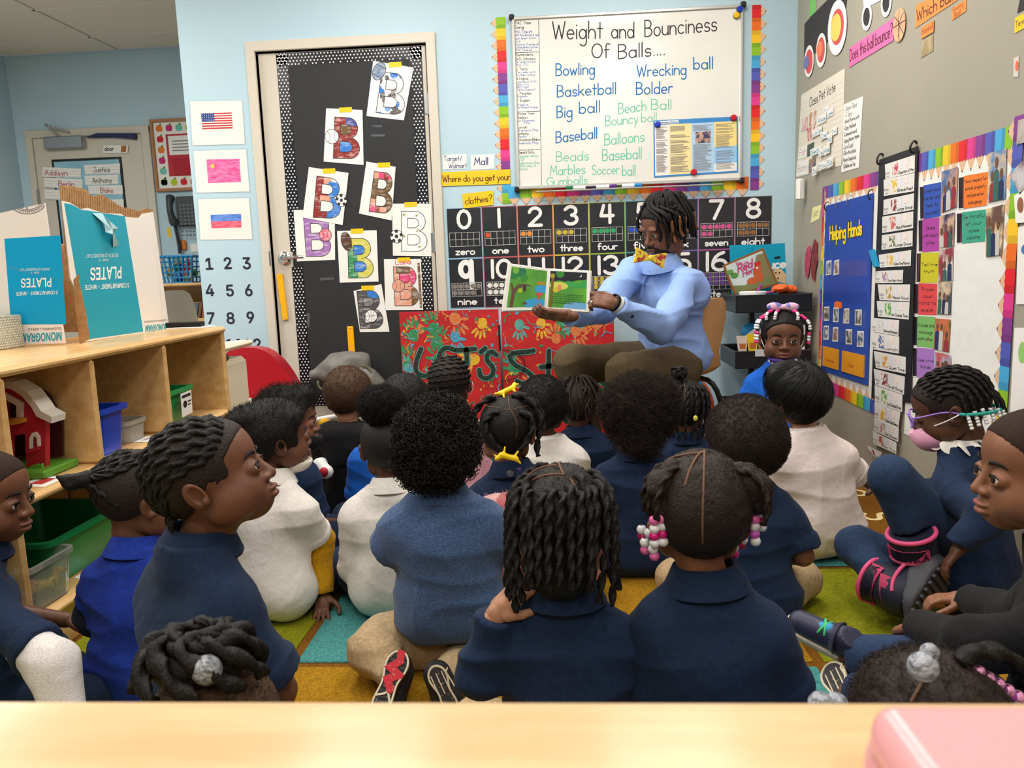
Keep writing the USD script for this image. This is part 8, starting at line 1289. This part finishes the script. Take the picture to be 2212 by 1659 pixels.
# -- boy in black at the right edge, legs stretched towards us
K5, A5 = onY(2030, 1440, 1.30), onY(1830, 1412, 1.42); K5b, A5b = onY(2080, 1560, 1.12), onY(1838, 1500, 1.3)
t, H, b = person('boy in black with closely cropped hair at the right edge, chin raised', (2260, 1003), 1.22, 62, hy=84, hp=2, pel=(-.0, -.07), pz=.09, sw=.11, skin='mid', shirt=BLKC, sleeve='long', col=False, hair=short_hair(), hi=True, wid=1.15, trousers=INDIGO, look=(0, 0), shoes=False, knees={-1: (K5b, A5b), 1: (K5, A5)}, arms={-1: dict(E=onY(2105, 1395, 1.2), W=onY(1985, 1352, 1.36), F=V(-.2, .85, -.5), curl=.9), 1: dict(E=onY(2190, 1330, 1.45), W=onY(2085, 1292, 1.6), F=V(-.9, .2, -.1), curl=.5)})
nv = mat('shoe_navy', (44, 46, 70), .45, bump=(200, .0006)); lm = flat((214, 206, 184), .5)
def sneaker(t, heel, toe, upv):
    y = toe - heel; L = np.linalg.norm(y); y /= L; z = upv - y * (upv @ y); z /= np.linalg.norm(z); x = np.cross(y, z); T = lambda mm: trimesh.Trimesh(np.asarray(mm.vertices) * (L / .18) @ np.stack([x, y, z]) + heel, mm.faces, process=False)
    a = part(t, 'shoe', T(smesh([('cap', V(0, .03, .03), V(0, .145, .024), .031, .03), ('cap', V(0, .03, .035), V(0, .02, .06), .03, .031), ('cap', V(0, .05, .055), V(0, .12, .03), .024, .02)], .004, k=.02, cuts=[(V(0, 0, .008), -U3), (V(0, .02, .078), V(0, -.3, .95))])), nv, True)
    so = smesh([('cap', V(0, .028, .006), V(0, .146, .006), .034, .036)], .004, cuts=[(V(0, 0, -.008), -U3), (V(0, 0, .016), U3)]); part(a, 'sole', T(so), lm, 40)
    for k in range(3): part(a, 'lace', T(tube(spline([V(-.022, .075 + .017 * k, .058 - .009 * k), V(0, .083 + .016 * k, .069 - .01 * k), V(.022, .092 + .016 * k, .055 - .009 * k)], 10), .0035, 6)), flat((70, 190, 120), .5), True); part(a, 'lace', T(tube(spline([V(.022, .075 + .017 * k, .058 - .009 * k), V(0, .083 + .016 * k, .069 - .01 * k), V(-.022, .092 + .016 * k, .055 - .009 * k)], 10), .0035, 6)), flat((70, 190, 120), .5), True)
    part(a, 'tongue', T(smesh([('cap', V(0, .07, .058), V(0, .115, .042), .017, .014)], .003)), flat((40, 140, 190), .5), True); part(a, 'strap', T(tube(spline([V(-.034, .05, .03), V(-.026, .056, .066), V(0, .058, .079), V(.026, .056, .066), V(.034, .05, .03)], 14), [.009] * 14, section=[(1, .25), (-1, .25), (-1, -.25), (1, -.25)])), nv, 40)
sneaker(t, onY(1850, 1420, 1.42), onY(1700, 1340, 1.50), V(.3, -.75, .55))
P5a, P5b = onY(1838, 1540, 1.30), onY(1790, 1438, 1.42); soled_shoe(t, P5a, P5b, V(-.45, -.85, .3), 0)
# -- girl with glasses and white beaded braids, knee up, boots
def hair4(t, H):
    part(t, 'scalp_hair', H.mesh(cap_shell(.0018)), HD, True)
    for k, a in enumerate(np.linspace(-70, 70, 13)):
        ar = math.radians(a); f1 = 188 - abs(a) * .55; P = [(math.degrees(math.atan2(math.sin(ar), math.cos(ar) * math.cos(p))), math.degrees(math.asin(math.cos(ar) * math.sin(p)))) for p in np.radians(np.linspace(40 - abs(a) * .2, f1, 8))]; e = sk(*P[-1], .012)
        rope(t, H, [sk(u, v, .002 + .006 * i_ / 7) for i_, (u, v) in enumerate(P)] + [e + V(0, -.004, -.02), e + V(0, -.004, -.05)], .0072, HB)
        for q_ in range(5): bead(t, H(e + V(0, -.004, -.054 - .0085 * q_)), .0052, (240, 240, 244), H.R @ U3)
    fr = flat((150, 110, 200), .2)
    for s in (-1, 1): part(t, 'glasses_frame', H.mesh(cat([tube(np.array([V(s * .033 + .027 * math.cos(a), .102 - .012 * abs(math.cos(a)) * (s * math.cos(a) > 0), -.016 + .019 * math.sin(a)) for a in np.linspace(0, 2 * PI, 26)[:-1]]), .0026, 6, closed=True), tube(spline([V(s * .058, .09, -.008), V(s * .072, .06, -.008), V(s * .08, .0, -.01), V(s * .082, -.022, -.02)], 14), .0026, 6)])), fr, True)
    part(t, 'glasses_strap', H.mesh(tube(spline([V(-.082, -.022, -.02), V(-.06, -.085, -.035), V(0, -.112, -.04), V(.06, -.085, -.035), V(.082, -.022, -.02)], 24), .0045, 8)), flat((50, 170, 160), .5), True)
    part(t, 'face_mask', H.mesh(smesh([('ell', V(0, .058, -.07), V(.058, .056, .047)), ('ell', V(0, .095, -.052), V(.024, .02, .02))], .003, k=.02, cuts=[(V(0, .018, 0), V(0, -1, 0)), (V(0, .08, -.042), V(0, .25, .97))])), flat((236, 170, 200), .6), True)
    for s in (-1, 1): part(t, 'mask_loop', H.mesh(tube(spline([V(s * .058, .05, -.04), V(s * .078, .01, -.03), V(s * .086, -.02, -.02)], 10), .002, 6)), WHITE, True)
K4, A4 = onY(1925, 1032, 1.98), onY(1966, 1150, 1.97); K4b, A4b = onY(1852, 1180, 2.12), onY(1905, 1250, 1.98)
t, H, b = person('girl in glasses with white-beaded cornrows, ruffled collar and pink trimmed boots', (2052, 872), 2.12, 40, hy=62, hp=-18, pel=(-.0, -.10), pz=.09, sw=.1, skin='deep', sleeve='long', col=False, hair=hair4, hi=True, wid=1.1, trousers=INDIGO, shoes=False, knees={1: (K4, A4), -1: (K4b, A4b)}, arms={-1: dict(E=onY(2130, 1110, 1.85), W=onY(2075, 1180, 1.85)), 1: dict(e=(.12, .12, .2), w=(.02, .24, .2))})
rf_ = np.array([b['N'] + b['up'] * .014 + b['R'] * (math.cos(a) * (.07 + .013 * math.sin(9 * a))) + b['F'] * (math.sin(a) * (.068 + .013 * math.sin(9 * a))) + b['up'] * (.012 * math.cos(9 * a) - .004) for a in np.linspace(0, 2 * PI, 100)[:-1]]); ri = np.array([b['N'] + b['R'] * math.cos(a) * .042 + b['F'] * math.sin(a) * .042 + b['up'] * .03 for a in np.linspace(0, 2 * PI, 100)[:-1]]); n_ = len(rf_)
part(t, 'ruffled_collar', trimesh.Trimesh(np.vstack([ri, rf_, ri - b['up'] * .004, rf_ - b['up'] * .003]), [f for i in range(n_) for j in [(i + 1) % n_] for f in ([i, j, n_ + j], [i, n_ + j, n_ + i], [2 * n_ + i, 3 * n_ + j, 2 * n_ + j], [2 * n_ + i, 3 * n_ + i, 3 * n_ + j], [n_ + i, n_ + j, 3 * n_ + j], [n_ + i, 3 * n_ + j, 3 * n_ + i])], process=False), WHT, True)
bn, bpk, bs = mat('boot_navy', (28, 31, 52), .6, bump=(140, .001)), flat((232, 90, 140), .5), mat('boot_sole', (62, 64, 72), .5)
def boot(t, top, ank, toe, w_text, txt2=''):
    """padded snow boot: shaft from top to ankle, foot to toe"""
    z = top - ank; L = np.linalg.norm(z); z /= L; y = toe - ank; y = y - z * (y @ z); y /= np.linalg.norm(y); x = np.cross(y, z); M = np.stack([x, y, z]); T = lambda mm: trimesh.Trimesh(np.asarray(mm.vertices) @ M + ank, mm.faces, process=False)
    a = part(t, 'boot', T(smesh([('cap', V(0, 0, -.01), V(0, 0, L), .052, .057, dict(cut=[(V(0, 0, L), U3)])), ('cap', V(0, 0, -.02), V(0, .07, -.025), .05, .042)], .0045, k=.03, cuts=[(V(0, 0, -.045), -U3)])), bn, True)
    so = smesh([('cap', V(0, -.01, -.045), V(0, .08, -.045), .055, .05), ('cap', V(0, .05, -.035), V(0, .085, -.035), .05, .046)], .0045, cuts=[(V(0, 0, -.072), -U3), (V(0, .04, -.022), V(0, -.35, .94))]); part(a, 'boot_sole', T(so), bs, 40)
    for k in range(7): part(a, 'tread_block', T(rbox((-.04, -.04 + .02 * k, -.08), (.04, -.03 + .02 * k, -.069), .002)), bs)
    part(a, 'trim', T(cat([tube(np.array([V(.056 * math.cos(u), .056 * math.sin(u), L - .002) for u in np.linspace(0, 2 * PI, 30)[:-1]]), .006, 8, closed=True), tube(spline([V(.054, -.02, -.018), V(.056, .03, -.005), V(.036, .09, -.012), V(0, .116, -.012), V(-.036, .09, -.012), V(-.056, .03, -.005), V(-.054, -.02, -.018)], 26), .005, 6)])), bpk, True)
    def wrap(g, z0, rad, a0, m, nm, depth=.003):
        import shapely
        v, f = triangulate(shapely.segmentize(g, .006)); f = trimesh.Trimesh(np.c_[v, np.zeros(len(v))], f, process=False); v = f.vertices; an = a0 + v[:, 0] / rad; part(a, nm, T(trimesh.Trimesh(np.c_[(rad + depth) * np.sin(an), -(rad + depth) * np.cos(an), z0 + v[:, 1]], np.vstack([f.faces, f.faces[:, ::-1]]), process=False)), m)
    wrap(unary_union([sbox(-.012 * 1 + .012 * i - .06, 0, .012 * (i + 1) - .072, .034) for i in range(10)]).buffer(.0005), L * .42, .0565, w_text[1], bpk, 'strap'); st, w = layout(w_text[0]); wrap(letters2d(st, w, V(-.042, .009), V(.042, .009), V(0, .017), .16), L * .42, .0565, w_text[1], bn, 'lettering', .0045)
    wrap(unary_union([Polygon([(-.05 + .01 * i, 0), (-.04 + .01 * i, 0), (-.04 + .01 * i, .012 + .004 * i), (-.05 + .01 * i, .008 + .004 * i)]) for i in range(10)]), -.018, .0545, w_text[1] - .35, bpk, 'heel_patch')
    if txt2: st, w = layout(txt2); wrap(letters2d(st, w, V(-.02, .006), V(.028, .012), V(-.002, .016), .16), -.014, .0545, w_text[1] - .15, bn, 'lettering', .005)
boot(t, onY(1968, 1150, 1.96), onY(1982, 1228, 1.97), onY(1905, 1240, 2.2), ('NAUTICA', -.7), 'NS-4')
boot(t, onY(1882, 1252, 2.0), onY(1938, 1278, 1.94), onY(2010, 1180, 1.98), ('NAUTICA', 1.2))
# -- girl turning round to the camera, polka-dot mask under her chin
def hair2(t, H):
    part(t, 'scalp_hair', H.mesh(cap_shell(.004, noise=(60, .002))), HB, True); cols = [(226, 40, 130), (226, 40, 130), (226, 40, 130), (238, 238, 240), (238, 238, 240)]
    for k, a in enumerate((-95, -82, -66, -30, 25, 52, 70, 84, 96)):
        o = sk(a, 48 if abs(a) > 60 else 62, .008); side = sk(a, 20 if abs(a) > 60 else 44, .022); path = spline([sk(a * .6, 78, .006), o, side, side + V(.004 * np.sign(a), 0, -.03)], 12); part(t, 'braid', H.mesh(braid(path, .0052)), HB, True)
        for j in range(7): u = path[5] * (1 - j / 7) + path[-1] * (j / 7); d = (path[-1] - path[5]); bead(t, H(spline(path, 30)[13 + int(j * 2.4)] + (sk(a, 40, .01) - SKC) * .06), .0062, cols[j % 5 if j < 5 else 3], H.R @ d)
        if abs(a) > 60:
            for j in range(4): bead(t, H(path[-1] + V(.003 * np.sign(a), 0, -.0115 * (j + .6))), .0062, cols[(j + 2) % 5], H.R @ U3)
    o = sk(12, 74, .018); bm = mat('bow_fabric', (232, 180, 206), .6, var=40, col2=(110, 120, 190), ramp=(.5, .56))
    part(t, 'bow', H.mesh(smesh([('ell', o + V(.03, 0, .002), V(.03, .012, .016)), ('ell', o + V(-.03, 0, .002), V(.03, .012, .016)), ('ell', o, V(.01, .011, .01))], .003, k=.006)), bm, True)
    mk_ = smesh([('ell', V(0, .05, -.085), V(.053, .05, .038)), ('ell', V(0, .076, -.088), V(.026, .018, .016))], .0028, k=.02, cuts=[(V(0, .012, 0), V(0, -1, 0)), (V(0, .08, -.086), V(0, .1, .99))]); mm = mk_; part(t, 'face_mask', H.mesh(mm), flat((64, 44, 120), .7), True)
    pts, fi = trimesh.sample.sample_surface_even(mk_, 40, seed=4)
    for p, f in zip(pts, fi):
        if p[1] > .03 and p[2] < -.088: part(t, 'mask_dot', H.mesh(xf(lathe([(0, .0007), (.007, .0005), (.0075, -.0006)], 14, (0, 0, 0), mk_.face_normals[f]), None, p + mk_.face_normals[f] * .0004)), flat((236, 234, 238), .7), True)
    for s in (-1, 1): part(t, 'mask_loop', H.mesh(tube(spline([V(s * .053, .03, -.07), V(s * .066, .02, -.045), V(s * .08, -.01, -.005)], 10), .0016, 6)), WHITE, True)
person('girl turning to the camera with pink and white beads and a polka-dot mask', (1690, 724), 3.05, 150, hy=172, hp=2, hr=-2, pel=(-.0, .0), pz=.24, sw=.1, skin='dark', shirt=SKYB, hair=hair2, hi=True, look=(-.06, .02), wid=1.05, arms={-1: dict(e=(-.12, .02, .14), w=(-.1, .12, .06)), 1: dict(e=(.12, .02, .14), w=(.1, .12, .06))})
# -- the reading man, his book and bow tie
def hit(mesh, px, py, lift=0.):
    """where the sight line through a photo point first meets the mesh"""
    v = ray(px, py); T = np.asarray(mesh.vertices)[mesh.faces]; e1, e2 = T[:, 1] - T[:, 0], T[:, 2] - T[:, 0]; h = np.cross(v, e2); a = (e1 * h).sum(1); a = np.where(abs(a) < 1e-12, 1e-12, a); s = CAM - T[:, 0]; u = (s * h).sum(1) / a; q = np.cross(s, e1); w = (q @ v) / a; t = (e2 * q).sum(1) / a
    ok = (u >= 0) & (w >= 0) & (u + w <= 1) & (t > 0); k = np.argmin(np.where(ok, t, 1e9)); n = np.cross(e1[k], e2[k]); n /= np.linalg.norm(n); n = n if n @ v < 0 else -n; return CAM + v * t[k] + n * lift, n
MY = 138.; F, Rr = tdir(MY); Hc = onY(1437, 484, 3.5); H = Head(Hc, 122, -16, -4, 1.17, (.98, 1.0, 1.06))
t = thing('person', 'man with dreadlocks in a light blue shirt and bow tie, reading aloud from a chair', 'person', (Hc[0], Hc[1], 0)); Pm = onY(1458, 776, 3.56); Nm = onY(1430, 574, 3.50)
tm, q, up, fw = torso(Pm, Nm, F, Rr, .15, .03, 1.4, 1.5); sw = .155
SL, SR = onY(1484, 612, 3.40), onY(1368, 590, 3.58); EL, WL = onY(1430, 712, 3.18), onY(1330, 656, 3.02); ER, WR = onY(1300, 668, 3.3), onY(1226, 682, 3.02)
hL, hR = onY(1462, 796, 3.46), onY(1424, 778, 3.66); kL, aL = onY(1352, 806, 3.16), onY(1395, 985, 3.24); kR, aR = onY(1238, 786, 3.36), onY(1275, 965, 3.44)
bm = [('cap', q(-.05, 0, .08), q(.05, 0, .08), .07, .07), ('cap', SL, q(0, 0, .7), .03, .03), ('cap', SR, q(0, 0, .7), .03, .03), ('cap', Nm - up * .05, H(V(0, -.022, -.05)), .056, .05)] + [('cap', a, b, r0, r1, dict(k=.015)) for a, b, r0, r1 in ((SL, EL, .036, .034), (EL, WL, .034, .025), (SR, ER, .036, .034), (ER, WR, .036, .025), (hL, kL, .05, .045), (kL, aL, .045, .03), (hR, kR, .05, .045), (kR, aR, .045, .03))]
hands = [hand_mesh(WL, V(-.93, -.1, .2), V(.25, -.75, .6), 1, (.12, .75, .95, 1.0), 1.22, .6, .2, .003), hand_mesh(WR, V(-.95, -.1, .12), V(-.1, -.6, -.8), -1, (.28, .3, .34, .4), 1.2, .7, .3, .003)]
part(t, 'body', cat([smesh(bm, .009, k=.03), H.mesh(head_mesh(2))] + hands), SK['man'], True)
SHB = mat('cloth_shirt_blue', (150, 178, 232), .7, var=200, col2=(136, 166, 222), bump=(500, .0004), spec=.25)
sp = [(*p[:-1], p[-1]) for p in tm] + [('cap', SL, EL, .064, .056, dict(k=.03)), ('cap', SR, ER, .064, .055, dict(k=.03))]
for E_, W_ in ((EL, WL), (ER, WR)): wd = (W_ - E_) / np.linalg.norm(W_ - E_); sp += [('cap', E_, W_, .055, .041, dict(k=.015, cut=[(W_ - wd * .015, wd)])), ('cap', W_ - wd * .075, W_, .042, .038, dict(k=.004, cut=[(W_ - wd * .012, wd), (W_ - wd * .07, -wd)]))]
shirt = smesh(sp, .007, k=.05, wrinkle=(V(7, 7, 9), .022, V(4, 1, 2)), cuts=[(q(0, 0, -.1), -up * .96 - fw * .2)]); part(t, 'shirt', shirt, SHB, True)
collar(t, Nm + up * .0, up + F * .12, SHB, .053, 1.1, .04)
tr = mat('cloth_olive_brown', (98, 84, 60), .8, var=160, col2=(84, 70, 50), bump=(400, .0005), spec=.2)
tp = [('cap', hL, hR, .105, .1), ('cap', Pm, (hL + hR) / 2, .11, .11)] + [('cap', a, b, r0, r1, dict(k=.02)) for a, b, r0, r1 in ((hL, kL, .1, .077), (kL, aL, .075, .056), (hR, kR, .1, .077), (kR, aR, .075, .056))]
part(t, 'trousers', smesh(tp, .008, k=.03, wrinkle=(V(9, 9, 9), .014, V(1, 7, 3)), cuts=[(V(0, 0, .05), -U3)]), tr, True)
for A in (aL, aR): shoe(t, V(A[0], A[1], .085), V(-.6, -.75, 0), (0, 0, 1), V(1, 0, 0), V(0, 1, 0), mat('shoe_brown', (70, 48, 34), .4), mat('shoe_dark_sole', (30, 28, 28), .6), 1.45)
for x, y in ((1404, 576), (1390, 616), (1333, 662), (1366, 683)):
    p, n = hit(shirt, x, y, .001); part(t, 'button', lathe([(0, .0035), (.005, .003), (.0068, .0015), (.0068, -.002)], 14, p, n), flat((40, 48, 86), .3))
ps = [hit(shirt, x, y, .0015)[0] for x, y in ((1410, 585), (1400, 600), (1392, 625), (1387, 645))]; part(t, 'placket', tube(spline(ps, 30), .014, section=[(1, .12), (-1, .12), (-1, -.12), (1, -.12)]), SHB, 30)
bw = mat('bow_tie_print', (232, 206, 60), .5, var=46, col2=(180, 60, 60), ramp=(.52, .58)); c0 = onY(1404, 557, 3.33); cr = V(.93, .25, -.2); cu = V(.15, 0, 1); cu = cu - cr * (cu @ cr) / (cr @ cr); BT = Plane(c0, cr, cu); bt = Polygon([(-.064, .028), (-.034, .017), (-.009, .008), (.009, .008), (.034, .017), (.064, .028), (.06, 0), (.064, -.028), (.034, -.017), (.009, -.008), (-.009, -.008), (-.034, -.017), (-.064, -.028), (-.06, 0)]).buffer(.004)
part(t, 'bow_tie', cat([BT.slab(bt, -.006, .012), BT.slab(affinity.scale(bt, .9, .8), -.01, .019)]), bw); part(t, 'bow_knot', ball(c0 + BT.en * .008, (.011, .009, .014), 3), bw, True)
part(t, 'scalp_hair', H.mesh(cap_shell(.006, noise=(40, .003), line=-.006)), HB, True); rs = np.random.default_rng(12); LOCB = mat('loc_brown_tip', (128, 84, 48), .6)
for k in range(42):
    az, el = (rs.uniform(40, 320), rs.uniform(30, 88)) if k < 34 else (rs.uniform(-60, 60), rs.uniform(66, 86)); o = sk(az, el, .006); out = (o - SKC) * V(1, 1, 0); out /= np.linalg.norm(out) + 1e-6; fr = k >= 34; az2 = az + rs.uniform(-12, 12)
    p = [o, o + out * .014 + V(0, 0, .01), sk(az2, 34 if not fr else 50, .014), sk(az2 + (0 if not fr else np.sign(az) * 34), 2 if not fr else 26, .015 + rs.uniform(0, .008)), sk(az2 + (0 if not fr else np.sign(az) * 48), -22 if not fr else 6, .018 + rs.uniform(0, .008))]
    if not fr: p.append(p[-1] + V(rs.uniform(-.008, .008), rs.uniform(-.008, .008), -rs.uniform(.01, .05)))
    pp = spline(p, 22); part(t, 'loc', H.mesh(tube(pp, .0068 * np.linspace(1, .8, 22), 7)), HB, True)
    if rs.random() < .4 and not fr: part(t, 'loc_tip', H.mesh(tube(pp[-9:], .0071 * np.linspace(.95, .8, 9), 7)), LOCB, True)
eyes(t, H, (.0, -.25)); brows(t, H, HB, .0022); lips(t, H, LIP['man'], .0016)
part(t, 'beard', H.mesh(smesh([('ell', V(0, .036, -.07), V(.0575, .052, .042)), ('ell', V(0, .054, -.088), V(.033, .031, .026))], .0025, k=.02, noise=(90, .0014), cuts=[(V(0, .05, -.056), V(0, -.55, .83)), (V(0, .0, 0), V(0, -1, 0)), (V(0, .084, -.07), V(0, 1, .25))])), mat('beard', (44, 32, 27), .7, spec=.15), True)
part(t, 'moustache', H.mesh(tube(spline([V(-.024, .078, -.068), V(-.012, .0905, -.0592), V(0, .0935, -.0585), V(.012, .0905, -.0592), V(.024, .078, -.068)], 14), [.0012, .002, .0024, .0026, .0026, .0026, .0026, .0026, .0026, .0026, .0026, .0024, .002, .0012], 7)), mat('beard'), True)
wd = (WL - EL) / np.linalg.norm(WL - EL)
for k, (o, m_, nm_) in enumerate(((.016, BLACK, 'black_wristband'), (.0, flat((232, 232, 220), .4), 'white_wristband'))): part(t, nm_, xf(lathe([(.029, -.006), (.034, -.006), (.034, .006), (.029, .006), (.029, -.006)], 30, (0, 0, 0), wd), None, WL + wd * (o - .004)), m_, 30)
hp_ = WL + V(-.93, -.1, .2) / .957 * .098; part(t, 'ring', xf(lathe([(.0088, -.003), (.0112, -.003), (.0112, .003), (.0088, .003), (.0088, -.003)], 20, (0, 0, 0), V(-.8, -.3, -.5)), None, hp_ + V(.0, -.012, -.012)), CHROME, 30)
# open picture book
bk = thing('open_book', 'open picture book with green meadow pages in the hands of the man', 'book'); wp = mat('page_white', (240, 238, 232), .45)
PLb = Plane(onY(1182, 625, 3.05), (math.cos(.16), math.sin(.16), 0), (-.02, .14, 1)); PLb.ey = V(*(PLb.ey - PLb.ex * (PLb.ey @ PLb.ex))); PLb.ey /= np.linalg.norm(PLb.ey); PLb.en = np.cross(PLb.ex, PLb.ey)
PRb = Plane(onY(1182, 625, 3.05), (math.cos(.2), -math.sin(.2), 0), (.02, .14, 1)); PRb.ey = V(*(PRb.ey - PRb.ex * (PRb.ey @ PRb.ex))); PRb.ey /= np.linalg.norm(PRb.ey); PRb.en = np.cross(PRb.ex, PRb.ey)
ZM = (1060, 380, 3.318)
lq, rq = PLb.pxs([(130, 630), (412, 668), (388, 960), (86, 966)], ZM), PRb.pxs([(412, 668), (712, 684), (706, 976), (388, 956)], ZM)
for P, qd in ((PLb, lq), (PRb, rq)):
    part(bk, 'cover', P.slab(Polygon(qd).buffer(.004), -.014, .003), flat((236, 234, 230), .35)); pgs = part(bk, 'page_block', P.slab(qd, -.011, .009), wp); part(bk, 'page', P.slab(qd, -.0015, .0015), wp)
def pic(P, qd, g, col, k, nm='page_print', sm=False): part(bk, nm, P.decal(g, .0002 + .00012 * k), col if not isinstance(col, tuple) else flat(col, .4))
ml, mr = mrect(lq, .08, .05, .98, .93), mrect(rq, .06, .04, .93, .94); gm = mat('meadow_print', (104, 176, 62), .4, var=12, col2=(76, 150, 52)); qm = lambda qd, L: Polygon(bil(qd, np.array([p[0] for p in L]), np.array([p[1] for p in L]))).buffer(0)
pic(PLb, lq, ml, gm, 0); pic(PRb, rq, mr, mat('meadow_print_2', (96, 170, 50), .4, var=9, col2=(60, 130, 60)), 0)
pic(PLb, lq, qm(lq, [(.14, .93), (.16, .6), (.1, .4), (.14, .4), (.2, .52), (.3, .42), (.5, .4), (.7, .46), (.5, .44), (.32, .5), (.24, .62), (.23, .93)]), (104, 74, 60), 2, 'tree_print')
for k, (u, v, r, c) in enumerate(((.16, .2, .13, (50, 130, 66)), (.34, .14, .12, (44, 120, 80)), (.42, .26, .09, (56, 140, 60)), (.2, .12, .08, (120, 180, 60)), (.36, .56, .06, (170, 190, 50)))): pic(PLb, lq, qmap(lq, ell(u, v, r, r * .9)).intersection(ml), c, 3 + k, 'foliage_print')
pic(PLb, lq, qmap(lq, ell(.78, .85, .3, .13)).intersection(ml), (60, 160, 214), 2, 'pond_print'); pic(PLb, lq, qmap(lq, ell(.9, .5, .2, .1)).intersection(ml), (60, 160, 214), 3, 'pond_print'); pic(PLb, lq, unary_union([qmap(lq, ell(.84, .62, .09, .045)), qmap(lq, ell(.82, .7, .03, .07))]), (196, 90, 84), 4, 'toadstool_print'); pic(PLb, lq, qmap(lq, ell(.46, .5, .035, .08)), (66, 44, 60), 8, 'cocoon_print'); pic(PLb, lq, qmap(lq, ell(.5, .84, .06, .03)), (90, 84, 60), 5, 'stone_print')
pic(PLb, lq, unary_union([qmap(lq, ell(.78 + .05 * k, .36, .022, .04)) for k in range(4)]), (200, 130, 50), 4, 'creatures_print')
pic(PRb, rq, qm(rq, [(.06, .04), (.93, .04), (.93, .22), (.7, .24), (.5, .3), (.3, .26), (.06, .3)]), (36, 40, 48), 1, 'night_sky_print'); pic(PRb, rq, qm(rq, [(.3, .36), (.5, .26), (.72, .33), (.93, .2), (.93, .42), (.3, .42)]), (60, 160, 80), 2, 'hill_print'); pic(PRb, rq, qmap(rq, ell(.28, .4, .22, .1)).intersection(mr), (206, 206, 90), 3, 'glow_print'); pic(PRb, rq, qm(rq, [(.09, .94), (.1, .1), (.16, .1), (.16, .94)]), (130, 90, 50), 4, 'tree_print')
for k, (u, v, r, c) in enumerate(((.12, .16, .06, (160, 150, 60)), (.3, .1, .1, (60, 130, 60)), (.22, .5, .07, (196, 190, 50)))): pic(PRb, rq, qmap(rq, ell(u, v, r, r)).intersection(mr), c, 5 + k, 'foliage_print')
pic(PRb, rq, qmap(rq, ell(.3, .45, .04, .09)), (226, 130, 110), 9, 'cocoon_print'); pic(PRb, rq, qmap(rq, ell(.75, .9, .34, .12)).intersection(mr), (110, 170, 214), 3, 'pond_print'); pic(PRb, rq, qmap(rq, ell(.78, .12, .03, .035)).difference(qmap(rq, ell(.768, .108, .028, .033))), (236, 236, 220), 3, 'moon_print')
rt = [('As Beetle was opening the cocoon', .18, .92), ('he heard a cry: You bold one, do it? Never', .14, .9), ('you see to fly? That same night as the sun', .14, .92), ('went down the cocoon began to glow bright, the', .14, .94), ('next day the moonbeam dazzled.', .14, .7)]
pic(PRb, rq, unary_union([text_on(rq, s_, u0, .62 + .052 * k, u1 - .06, .026, .16) for k, (s_, u0, u1) in enumerate(rt)]), (30, 60, 30), 10, 'lettering')
